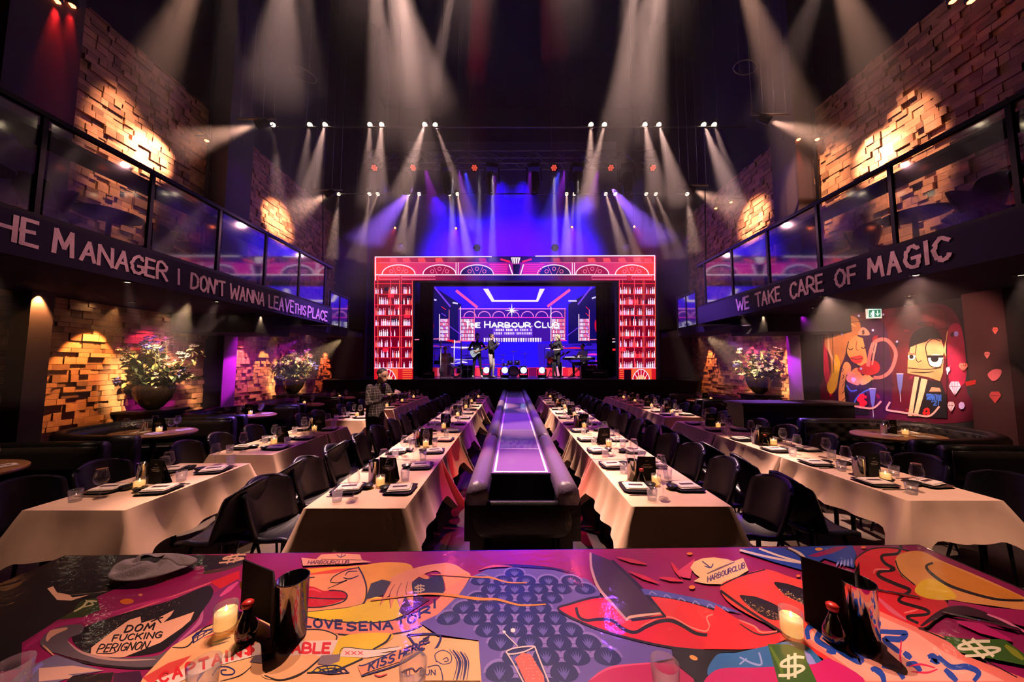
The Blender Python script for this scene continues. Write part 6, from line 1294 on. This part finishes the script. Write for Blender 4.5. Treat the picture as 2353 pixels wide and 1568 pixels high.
tp(A8, [(232, 892), (400, 893), (530, 935), (560, 1040), (660, 1250), (330, 1250), (280, 1060)], GRN); tp(A8, [(1680, 822), (1900, 850), (2190, 850), (2380, 990), (2420, 1080), (1830, 962)], GRN); tl(A8, [(250, 910), (330, 1060), (360, 1180)], 26, (90, 130, 20), .6); tl(A8, [(2200, 900), (2353, 1020)], 40, (140, 150, 30), .6)
tt(A8, '$', (330, 1180), (540, 1130), 150, 20, (240, 235, 190)); tt(A8, '$', (1900, 1010), (2200, 960), 110, 20, (240, 235, 190), slant=-1.2)
for a in (((0, 1170), (200, 1160)),): pass
mo = T.mb.build('painted_picture', M['tablemural'], tb)
# things standing on the painted table
def on(px, py): p = WZ(px, py, TT + .01); return (p.x, p.y, TT + .0105)
put('steel_tumbler_bucket', 'polished steel bucket beside the face of the woman painted on the front table', on(668, 1462), 0, 'steel buckets on the painted table')
bpy.data.objects[-1] if False else None
o = put('steel_tumbler_bucket', 'polished steel bucket behind the black card holder on the lettered half of the painted table', on(1978, 1470), 0, 'steel buckets on the painted table')
put('candle', 'lit candle in a glass beside the painted captain banner on the front table', on(517, 1447), 0, 'candles on the painted table'); put('candle', 'lit candle in a glass on the huge painted red lips', on(1820, 1462), 0, 'candles on the painted table')
put('sauce_bottle', 'dark red-capped sauce bottle beside the candle near the captain banner', on(565, 1468), 0, 'sauce bottles on the painted table', 1.0); put('sauce_bottle', 'dark red-capped sauce bottle in front of the tall black card holder', on(1918, 1475), 0, 'sauce bottles on the painted table', 1.0)
def holder(label, pts, h):
    t = thing('card_holder', label, 'menu', (0, 0, 0)); p = [Vector(on(*q)) for q in pts]; z = Vector((0, 0, h))
    MB().prism([p[0], p[1], p[1] + z, p[0] + z * 1.0], (0, .006, 0)).build('front_leaf', M['card'], t); MB().prism([p[1], p[2], p[2] + z * .96, p[1] + z], (.004, .004, 0)).build('back_leaf', M['card'], t); return t
hh = holder('tall black folded menu holder beside the lettered part of the painted table', ((1852, 1430), (1975, 1482), (1985, 1440)), .24)
hh = holder('black folded menu holder standing behind the bucket near the captain banner', ((552, 1400), (620, 1435), (625, 1490)), .19)
P = Paint(lambda a, b: W(a, b, WZ(552, 1400, TT).y - .004), (0, -1, 0), .0008); P.disc(555, 1345, 4, 9, srgb(220, 160, 80)); P.line([(567, 1341), (590, 1344)], 2, srgb(140, 110, 90)); P.mb.build('print', M['letter'], hh)
for lb, x, y in (('clear glass at the near corner of the painted table, cut by the frame', 22, 1600), ('clear glass over the painted captain lettering', 465, 1600), ('clear glass over the painted kiss here ribbon', 948, 1600), ('clear glass on the magenta patch under the painted lips', 1530, 1600)):
    put('tumbler', lb, on(x, y), 0, 'glasses on the painted table', 1.1)
for lb, x, y, a in (('steel knife lying beside the steel bucket on the red painted sauce', 2040, 1362, 1.2), ('steel knife lying on the magenta edge of the painted table', 2250, 1428, 1.12)): put('table_knife', lb, on(x, y), a, 'knives on the painted table')
def crum():
    m = MB()
    def f(u, v):
        a = u * 2 * math.pi; r = .03 + .075 * v; return (r * 1.7 * math.cos(a) * (1 + .12 * math.sin(3 * a)), r * math.sin(a), .035 * (1 - v) + .02 * math.sin(a * 5 + v * 7) * v * (1 - v) * 2 + .012 + .01 * math.sin(a * 3) * (1 - v))
    m.sheet(f, 40, 10, .004); o = m.build('crumpled_cloth', M['greysock'], None, Vector(on(345, 1312)) + Vector((0, 0, .004))); tag(o, 'crumpled grey cloth lying on the black corner of the painted table', 'cloth')
crum()
# ------------------------------------------------------------------ the wall painting
XM = 6.93
struct('wall_right_lower', MB().box(XM + .004, 7.1, 4.75, 7.42, .5, 2.78), M['walldark'])
Q = Paint(lambda x, y: WX(x, y, XM), (-1, 0, 0), .0003)
def qp(pts, c, blob=False, lay=True): (Q.blob if blob else Q.poly)([B1(p) for p in pts], srgb(*c), lay)
def ql(pts, w, c, tap=0, lay=True, closed=False): Q.curve([B1(p) for p in pts], w / 2.94, srgb(*c), tap, closed, lay)
qp([(990, 560), (1100, 500), (1400, 470), (1700, 430), (1860, 470), (1940, 640), (1960, 1000), (1990, 1230), (1010, 1200), (1000, 900)], (84, 8, 34), True)
qp([(1040, 620), (1240, 560), (1420, 600), (1440, 1180), (1120, 1200), (1060, 900)], (60, 10, 60), True); qp([(1460, 560), (1800, 470), (1830, 700), (1800, 900), (1500, 900)], (92, 10, 26), True); qp([(1840, 620), (1930, 600), (1960, 950), (1850, 960)], (150, 16, 62), True)
for i in range(22):
    x, y = R.uniform(1080, 1900), R.uniform(520, 1150); ql([(x, y), (x + R.uniform(-50, 50), y + R.uniform(-60, 60))], R.uniform(14, 34), R.choice(((130, 14, 60), (50, 6, 40), (150, 20, 40), (70, 10, 70))), .9, lay=(i == 0))
ql([(1010, 700), (1020, 900), (1050, 1060)], 40, (190, 20, 70), .6); 
# hair of the woman
qp([(1010, 640), (1050, 560), (1130, 512), (1220, 530), (1250, 590), (1240, 640), (1170, 700), (1140, 800), (1100, 900), (1090, 1000), (1050, 1046), (1025, 1000), (1050, 880), (1040, 780), (1010, 720)], (196, 122, 66), True)
qp([(1080, 780), (1110, 830), (1100, 930), (1080, 1010), (1045, 1046), (1022, 990), (1060, 900)], (228, 180, 34), True); ql([(1060, 600), (1140, 560), (1220, 590)], 22, (235, 170, 100), .8); ql([(1030, 650), (1040, 760), (1090, 860)], 16, (235, 180, 150), .7)
qp([(1170, 690), (1215, 650), (1265, 670), (1290, 780), (1300, 850), (1240, 858), (1170, 800), (1150, 750)], (238, 150, 84)); ql([(1170, 690), (1155, 760), (1180, 810), (1245, 858), (1296, 848)], 7, BK)
qp([(1180, 800), (1220, 790), (1250, 785), (1268, 800), (1255, 832), (1225, 840), (1195, 828)], (212, 50, 50), True); ql([(1185, 805), (1225, 812), (1265, 805)], 4, BK); ql([(1165, 738), (1185, 748), (1200, 735)], 6, BK); ql([(1255, 730), (1270, 740), (1282, 722)], 6, BK, lay=False); ql([(1225, 690), (1220, 740), (1240, 752)], 5, (140, 50, 30), lay=False)
qp([(1130, 860), (1160, 830), (1185, 860), (1180, 900), (1150, 930), (1145, 1020), (1150, 1190), (1120, 1190), (1100, 1040)], (240, 160, 100), True); qp([(1190, 890), (1230, 870), (1260, 920), (1320, 930), (1335, 950), (1240, 990), (1150, 950)], (240, 160, 100), True)
qp([(1150, 950), (1175, 905), (1215, 920), (1240, 985), (1280, 925), (1330, 945), (1330, 1000), (1290, 1030), (1310, 1190), (1160, 1190), (1140, 1010)], (16, 12, 20)); qp([(1155, 950), (1172, 900), (1200, 896), (1228, 930), (1238, 985), (1190, 975)], (244, 170, 110), True); qp([(1250, 980), (1262, 930), (1300, 915), (1328, 945), (1285, 980)], (244, 170, 110), True)
ql([(1155, 985), (1185, 1025), (1225, 1020)], 10, (60, 110, 200)); ql([(1325, 1010), (1260, 1040), (1215, 1090), (1190, 1190)], 10, (60, 110, 200), lay=False); qp([(1190, 935), (1215, 935), (1222, 950), (1203, 972), (1186, 950)], (240, 225, 235)); Q.text('$', *B1((1230, 1135)), *B1((1290, 1125)), 24, 6, srgb(222, 30, 40))
for k in range(6): ql([(1120 + k * 9, 870 + k * 45), (1135 + k * 3, 880 + k * 48), (1125, 900 + k * 48)], 4, NVY, lay=(k == 0))
# fork, plate, arm loop
qp([(1230, 880), (1330, 820), (1380, 850), (1370, 900), (1300, 920)], (190, 24, 40), True); ql([(1300, 860), (1330, 720), (1380, 680), (1440, 690), (1490, 770), (1460, 880), (1400, 930), (1340, 935)], 26, (196, 110, 110), .1); ql([(1330, 850), (1345, 760), (1360, 700)], 14, (225, 140, 130), .3)
for k in range(3): ql([(1316 + k * 14, 770), (1328 + k * 14, 700)], 5, (235, 150, 140), lay=(k == 0))
for x, y in ((1335, 1010), (1520, 910)):
    qp([(x - 25, y), (x + 22, y), (x + 12, y + 90), (x + 4, y + 130), (x - 4, y + 130), (x - 14, y + 90)], (100, 110, 190)); ql([(x, y + 130), (x + 4, y + 190)], 5, (180, 180, 215)); ql([(x - 25, y), (x + 22, y)], 5, (220, 210, 230), lay=False)
qp([(1235, 640), (1262, 596), (1296, 610), (1314, 645), (1270, 650)], (222, 150, 130), True); Q.text('$', *B1((1262, 642)), *B1((1280, 640)), 8, 1.6, srgb(60, 20, 20))
# man
qp([(1580, 740), (1600, 650), (1660, 600), (1740, 590), (1790, 640), (1800, 700), (1700, 690), (1620, 720)], (14, 8, 12), True); ql([(1700, 590), (1640, 570), (1740, 565), (1760, 610), (1850, 600)], 8, (14, 8, 12), .3)
qp([(1590, 730), (1640, 710), (1740, 680), (1800, 680), (1815, 800), (1810, 900), (1790, 960), (1720, 935), (1570, 905), (1572, 820)], (238, 150, 96)); ql([(1630, 715), (1625, 790), (1640, 830), (1665, 820)], 6, BK); ql([(1572, 870), (1700, 880), (1800, 868)], 6, BK, lay=False); ql([(1590, 898), (1680, 902), (1750, 895)], 10, BK, .7, lay=False)
qp([(1708, 790), (1700, 700), (1740, 672), (1800, 690), (1812, 780)], (240, 160, 110), True); ql([(1705, 800), (1695, 720), (1740, 675), (1795, 690)], 7, BK); Q.disc(*B1((1762, 820)), 18, 15, srgb(240, 230, 220)); qp([(1706, 785), (1815, 785), (1812, 800), (1706, 802)], BK); Q.disc(*B1((1755, 808)), 9, 8, srgb(10, 8, 10)); ql([(1705, 800), (1725, 855), (1790, 865), (1812, 810)], 6, BK)
Q.disc(*B1((1600, 790)), 9, 9, srgb(240, 230, 220)); qp([(1575, 765), (1625, 768), (1625, 785), (1575, 785)], (200, 110, 70)); Q.disc(*B1((1598, 795)), 5, 5, srgb(10, 8, 10))
qp([(1620, 930), (1720, 950), (1800, 965), (1835, 1060), (1840, 1210), (1570, 1200), (1600, 1040)], (22, 18, 22)); qp([(1620, 928), (1650, 932), (1630, 1040), (1605, 1195), (1575, 1195), (1600, 1040)], (244, 185, 145)); qp([(1665, 940), (1708, 950), (1680, 1060), (1640, 1195), (1612, 1195), (1645, 1050)], (244, 185, 145)); qp([(1720, 1030), (1735, 1000), (1790, 1005), (1800, 1030)], (238, 140, 110))
Q.text('SENATOR', *B1((1703, 1082)), *B1((1802, 1092)), 12, 2.4, srgb(50, 100, 200), jit=.04); Q.text("'21", *B1((1738, 1122)), *B1((1785, 1122)), 10, 2.4, srgb(50, 100, 200))
ql([(1690, 1200), (1690, 1155), (1715, 1150), (1710, 1195)], 14, (220, 30, 30)); ql([(1675, 1175), (1725, 1175)], 10, (220, 30, 30), lay=False)
ql([(1430, 1155), (1600, 1180), (1720, 1195), (1790, 1130)], 13, (225, 170, 165)); ql([(1455, 1100), (1435, 1135), (1432, 1155)], 13, (225, 170, 165), lay=False); ql([(1110, 1120), (1220, 1130), (1335, 1143), (1395, 1095)], 13, (225, 160, 150), lay=False)
qp([(1855, 870), (1865, 850), (1845, 920), (1835, 900)], (220, 200, 235)); ql([(1845, 620), (1828, 740), (1832, 790)], 10, (235, 190, 120), .5); ql([(1060, 570), (1300, 550), (1560, 500), (1810, 475), (1835, 700), (1840, 1200)], 3.5, BK); ql([(1410, 560), (1415, 1180)], 4, BK, lay=False); ql([(1060, 570), (1075, 900)], 3.5, BK, lay=False)
for x, y, w_, h, c in ((1952, 865, 34, 28, (235, 130, 110)), (1895, 1010, 42, 48, (225, 195, 225)), (1870, 1135, 26, 36, (230, 195, 205))):
    qp([(x - w_, y - h * .3), (x - w_ * .6, y - h), (x + w_ * .6, y - h), (x + w_, y - h * .3), (x, y + h)], c); ql([(x - w_, y - h * .3), (x + w_, y - h * .3)], 3, (60, 10, 30)); 
    for k in (-.45, 0, .45): ql([(x + w_ * k, y - h), (x + w_ * k * .9, y - h * .3), (x, y + h)], 2.5, (90, 20, 40), lay=False)
for x, y, r, c in ((1942, 1125, 22, (190, 170, 235)), (1905, 640, 16, (160, 150, 235)), (1850, 880, 15, (215, 190, 240))): Q.disc(*B1((x, y)), r / 2.94, r * 1.2 / 2.94, srgb(*c), n=7)
for x, y in ((1130, 640), (1245, 518), (1340, 615), (1504, 692), (1410, 510), (1260, 875)): Q.disc(*B1((x, y)), 3, 3, srgb(170, 180, 240), n=8, lay=False)
mu = Q.mb.build('wall_painting', M['mural']); tag(mu, 'wall painting of two cartoon figures, a woman with closed eyes and a sleepy-eyed man', 'mural')
# painted dark pillar with diamonds
D = Paint(lambda x, y: WX(x, y, 6.61), (-1, 0, 0), .0003)
for x, y, w_, h, c in ((2158, 620, 22, 24, (235, 110, 90)), (2104, 785, 22, 24, (235, 130, 120)), (2158, 1070, 42, 40, (225, 80, 80))):
    D.poly([B1(p) for p in [(x - w_, y - h * .3), (x - w_ * .6, y - h), (x + w_ * .6, y - h), (x + w_, y - h * .3), (x, y + h)]], srgb(*c)); D.line([B1((x - w_, y - h * .3)), B1((x + w_, y - h * .3))], 1, srgb(70, 10, 20))
D.poly([B1(p) for p in smooth_pts([(2110, 910), (2150, 880), (2200, 885), (2190, 930), (2150, 960), (2120, 940)], True)], srgb(235, 110, 120)); D.poly([B1(p) for p in [(1955, 965), (2030, 950), (2025, 980), (1965, 995)]], srgb(200, 40, 30))
dm = D.mb.build('painted_diamonds', M['mural']); tag(dm, 'pink painted diamonds and a splash on the dark pillar beside the wall painting', 'mural')
# exit sign
es = thing('exit_sign', 'green and white emergency exit sign hanging above the wall painting', 'sign', (0, 0, 0))
ye = 6.0; a, b = W(1994, 732, ye), W(2025, 706, ye); MB().box(a.x, b.x, ye, ye + .03, a.z, b.z).build('housing', M['line'], es)
E = Paint(lambda x, y: W(x, y, ye), (0, -1, 0), .0006); G = srgb(0, 120, 80); WH = srgb(235, 255, 245)
E.poly([(1994, 732), (2025, 730), (2025, 706), (1994, 708)], WH); E.poly([(1996, 730), (2023.5, 728.5), (2023.5, 711.5), (1996, 713)], G); E.poly([(2004, 729), (2009, 729), (2009, 714), (2004, 714)], WH)
E.line([(2016, 714), (2016, 725)], 2.2, WH); E.line([(2012, 720.5), (2016, 726), (2020.5, 720)], 1.8, WH); E.disc(2004.5, 716, 1.3, 1.3, WH, 10); E.line([(2004, 718), (2001.5, 722), (2004, 725), (2001.5, 728)], 1.6, WH, lay=False); E.line([(2001.5, 722), (1998.5, 726)], 1.5, WH, lay=False); E.line([(1998.5, 720), (2003, 719), (2007, 721)], 1.2, WH, lay=False)
E.mb.build('pictogram', M['led'], es); MB().tube([(a.x + .1, ye + .015, b.z), (a.x + .1, ye + .015, 2.78)], .006, 6).tube([(b.x - .1, ye + .015, b.z), (b.x - .1, ye + .015, 2.78)], .006, 6).build('hanger', M['metal_black'], es)
# ------------------------------------------------------------------ flower vases on pedestals
def leaf(mb, p, d, up, L, wd, bend=.25):
    p, d, up = Vector(p), Vector(d).normalized(), Vector(up); sd = d.cross(up); sd = sd.normalized() if sd.length > 1e-4 else Vector((1, 0, 0)); up = sd.cross(d).normalized()
    c = [p, p + d * L * .35 + up * L * .06, p + d * L * .7 + up * L * .02, p + d * L - up * L * bend]
    mb.add([c[0], c[1] + sd * wd, c[1] - up * wd * .3, c[1] - sd * wd, c[2] + sd * wd * .8, c[2] - up * wd * .3, c[2] - sd * wd * .8, c[3]], [(0, 2, 1), (0, 3, 2), (1, 2, 5, 4), (2, 3, 6, 5), (4, 5, 7), (5, 6, 7)], None, True)
def vase(label, plab, loc, sc, seed, spike):
    r = random.Random(seed)
    x, y, z = loc; pd = thing('pedestal', plab, 'pedestal', (x, y, 0)); MB().box(-.3, .3, -.3, .3, 0, z - .045).build('column', M['black'], pd); MB().box(-.36, .36, -.34, .34, z - .045, z - .005).build('top', M['leather'], pd)
    t = thing('flower_vase', label, 'vase', loc)
    MB().lathe([(.001, 0), (.08, 0), (.14, .05), (.24, .19), (.285, .34), (.29, .44), (.275, .445), (.27, .34), (.22, .2), (.001, .1)], 28).build('vase', M['vase'], t)
    st, dk, gd, pt, pb, pr = MB(), MB(), MB(), MB(), MB(), MB()
    for i in range(64):
        a = r.uniform(0, 6.283); el = r.uniform(.25, 1.5); L = r.uniform(.45, 1.0) * (1.0 if el > .7 else .8)
        d = Vector((math.cos(a) * math.cos(el), math.sin(a) * math.cos(el) * .6, math.sin(el))); b = Vector((r.uniform(-.12, .12), r.uniform(-.1, .1), .38)); e = b + d * L
        st.tube([b, b + d * L * .5 + Vector((0, 0, .04)), e], [.008, .006, .004], 5)
        k = r.random(); up = Vector((0, 0, 1))
        for q in range(11):
            f = b + d * L * r.uniform(.3, 1); dd = Vector((r.uniform(-1, 1), r.uniform(-1, 1), r.uniform(-.4, .8))); (dk if k < .5 else gd).add([], []) ; leaf(dk if k < .55 else gd, f, dd, up, r.uniform(.08, .19), r.uniform(.02, .045))
        if k > .3:
            tgt = pb if k > .9 else pr if k > .82 else pt
            for q in range(r.randint(3, 7)):
                c = e + Vector((r.uniform(-.06, .06), r.uniform(-.06, .06), r.uniform(-.06, .06)))
                for m_ in range(6): aa = m_ * 1.047; leaf(tgt, c, (math.cos(aa), math.sin(aa) * .7 - .5, .4 * math.sin(aa)), up, .06, .026)
    if spike:
        b = Vector((.1, 0, .4)); e = Vector((.95, -.1, 1.02)); st.tube([b, (b + e) / 2 + Vector((0, 0, -.06)), e], [.01, .009, .006], 6)
        for q in range(26): c = b.lerp(e, .4 + q * .024) - Vector((0, 0, .04 * math.sin(q / 26 * 3.1))); leaf(gd if q > 9 else pb, c, (r.uniform(-.3, 1), r.uniform(-1, 1), r.uniform(-.5, 1)), (0, 0, 1), .09, .025)
    st.build('stems', M['stem'], t); dk.build('dark_leaves', M['leafdark'], t); gd.build('dry_leaves', M['leafgold'], t); pt.build('cream_blossoms', M['petal'], t); pb.build('blue_blossoms', M['petalblue'], t); pr.build('red_blossoms', M['petalred'], t)
    t.scale = (sc, sc, sc); return t
vase('large dark vase with tall dry flowers and one long bent spike, under the manager lettering', 'dark pedestal under the vase with the long bent flower spike', (-6.58, 6.05, .93), 1.0, 5, True)
vase('dark vase with pale flowers farther along the brick wall near the stage wing', 'dark pedestal under the farther vase near the stage wing', (-6.55, 9.85, .87), 1.0, 9, False)
vase('dark vase with bushy flowers and golden leaves on the mural side, below the magic lettering', 'dark pedestal under the vase on the mural side', (6.5, 8.65, .98), 1.0, 14, False)
for p, q in (((-5.0, 5.0, 2.7), (-6.5, 6.0, 1.6)), ((-4.7, 9.0, 2.45), (-6.5, 9.85, 1.5)), ((4.6, 7.8, 2.45), (6.45, 8.6, 1.6))): spot(p, q, 34, 1100, (1, .62, .32), .6, .03)  # added spots without fixtures, brightening the flowers
spot((-5.7, 8.7, 2.4), (-6.55, 7.55, 1.5), 30, 500, (.7, .02, .9), .5, .03); spot((5.7, 8.7, 2.4), (6.55, 7.55, 1.5), 30, 500, (.55, .03, 1), .5, .03)
# ------------------------------------------------------------------ waiter with a tray
def p_waiter(P):
    torso(P, (0, 0, .93), (0, -.05, 1.30), (0, -.10, 1.43), 0, 1, 1.02); legs(P, (0, 0, .92), .085, (-.10, -.02, .5), (-.11, .05, .09), (.10, -.03, .5), (.12, .04, .09), 2, 3)
    arm(P, (-.19, -.06, 1.36), (-.27, -.12, 1.11), (-.14, -.34, 1.18), 0, 1); hand(P, (-.14, -.34, 1.18), (.4, -.9, .05), (0, 0, 1), 1, .25); arm(P, (.19, -.06, 1.36), (.28, -.14, 1.12), (.12, -.34, 1.30), 0, 1); hand(P, (.12, -.34, 1.30), (-.2, -1, -.1), (0, 0, 1), 1, .7)
    P.append(((-.0, .0, 1.0), (0, -.02, .86), .15, .155, 0)); head(P, (0, -.16, 1.56), (.0, -1, -.35), 1)
wt = body('waiter', 'waiter in dark checked jacket bending over a tray of cups between the tables', [], [], (0, 0, 0), 0) if False else None
P_ = []; p_waiter(P_); wt = body('waiter', 'waiter in a dark checked jacket carrying a round tray of cups', P_, ['jacket', 'skin', 'clothblack', 'clothblack'], (-2.33, 5.62, 0), 1.15)
hair(wt, (0, -.16, 1.56), (0, -1, -.35), 'hairdark', 0, .088); face_bits(wt, (0, -.16, 1.56), (0, -1, 0))
tr_ = thing('serving_tray', 'round dark tray held by the waiter', 'tray'); mw = Matrix.Translation((-2.33, 5.62, 0)) @ Matrix.Rotation(1.15, 4, 'Z'); c = mw @ Vector((-.02, -.50, 1.215)); tr_.location = c
MB().lathe([(.001, 0), (.22, 0), (.235, .018), (.225, .018), (.215, .007), (.001, .006)], 28).build('tray', M['metal_black'], tr_)
def b_cup(t): MB().lathe([(.001, 0), (.024, 0), (.038, .055), (.035, .055), (.022, .006), (.001, .005)], 14).build('bowl', M['cup'], t); MB().tube([(.034, 0, .045), (.055, 0, .04), (.052, 0, .018), (.03, 0, .014)], .004, 6).build('handle', M['cup'], t)
proto('tea_cup', 'cup', b_cup)
for i, (dx, dy) in enumerate(((-.13, 0), (-.05, .07), (-.04, -.07), (.05, .03), (.12, -.04), (.13, .07), (.03, -.13))):
    put('tea_cup', 'cream cup on the waiter\'s tray, ' + ORD[i] + ' from his hand', c + Vector((dx, dy, .007)), i, 'cups on the tray')
spot((-.6, 3.4, 6.5), (-2.3, 5.6, 1.3), 9, 2600, WARM)  # added spot that lightens the waiter from the front
# ------------------------------------------------------------------ furniture up on the balconies
def b_bt(t):
    MB().lathe([(.001, .70), (.34, .70), (.35, .73), (.001, .735)], 24).build('tabletop', M['black'], t); MB().lathe([(.2, 0), (.19, .02), (.03, .04), (.03, .70)], 16).build('pedestal', M['metal_black'], t)
proto('round_table', 'table', b_bt)
def b_cush(t): m = MB(); m.ball((0, 0, .13), .2, 16, sc=(1, .42, .75)); m.build('cover', M['cream'], t)
for sx, nm, sd in ((-1, 'manager-lettered balcony', 'vase'), (1, 'magic-lettered balcony', 'mural')):
    for i, y in enumerate((3.3, 4.6, 6.0, 7.4)):
        put('round_table', 'small dark round table, ' + ORD[i] + ' from the front on the ' + nm, (sx * 5.85, y, 3.2), 0, 'tables on the balconies')
        put('wine_glass', 'wine glass on the ' + ORD[i] + ' round table of the ' + nm, (sx * 5.75, y - .1, 3.936), 0, 'glasses on the balconies'); put('tumbler', 'tumbler on the ' + ORD[i] + ' round table of the ' + nm, (sx * 5.92, y + .1, 3.936), 0, 'tumblers on the balconies')
        for q, (dx, dy, rz) in enumerate(((0, -.62, math.pi), (0, .62, 0))): put('shell_chair', 'dark shell chair on the ' + ('near' if q == 0 else 'stage') + ' side of the ' + ORD[i] + ' round table, ' + nm, (sx * 5.85, y + dy, 3.2), rz, 'chairs on the balconies')
cu = thing('cushion', 'cream cushion glimpsed through the railing over the letters THE', 'cushion', (-5.35, 3.5, 4.19 - .02)); b_cush(cu)
for i, (a, b) in enumerate(((WX(345, 450, -6.4), 0), (WX(413, 452, -6.4), 0), (WX(1925, 445, 6.4), 0), (WX(2032, 447, 6.4), 0))): pass

# ------------------------------------------------------------------ stage haze hanging in the air
def haze(x0, x1, y0, y1, z0, z1, dens, label):
    m = bpy.data.materials.new('haze'); m.use_nodes = True; n = m.node_tree.nodes; n.clear()
    o = n.new('ShaderNodeOutputMaterial'); v = n.new('ShaderNodeVolumeScatter'); v.inputs['Color'].default_value = (1, 1, 1, 1); v.inputs['Density'].default_value = dens
    m.node_tree.links.new(v.outputs[0], o.inputs['Volume'])
    h = MB().box(x0, x1, y0, y1, z0, z1).build('haze', m); tag(h, label, 'haze', None, 'stuff')
haze(-6.9, 6.9, 3.2, 16.9, 2.8, 13.8, .005, 'thin stage haze filling the hall above the tables')
haze(-6.5, 6.5, 3.4, 12.6, 5.2, 9.6, .045, 'denser stage haze around the spotlight beams under the ceiling')
haze(-5.6, 5.6, 12.7, 16.8, 5.3, 13.7, .02, 'dense blue-lit haze behind the portal')
haze(-6.95, -4.72, 3.2, 11.8, 1.3, 2.77, .022, 'haze showing the downlight beams under the manager-lettered balcony')
haze(4.77, 6.9, 3.2, 11.8, 1.3, 2.77, .022, 'haze showing the downlight beams under the magic-lettered balcony')
for k in ('lens', 'redlens', 'redglow', 'bluelens', 'wax', 'flame', 'led'): M[k].cycles.emission_sampling = 'NONE'
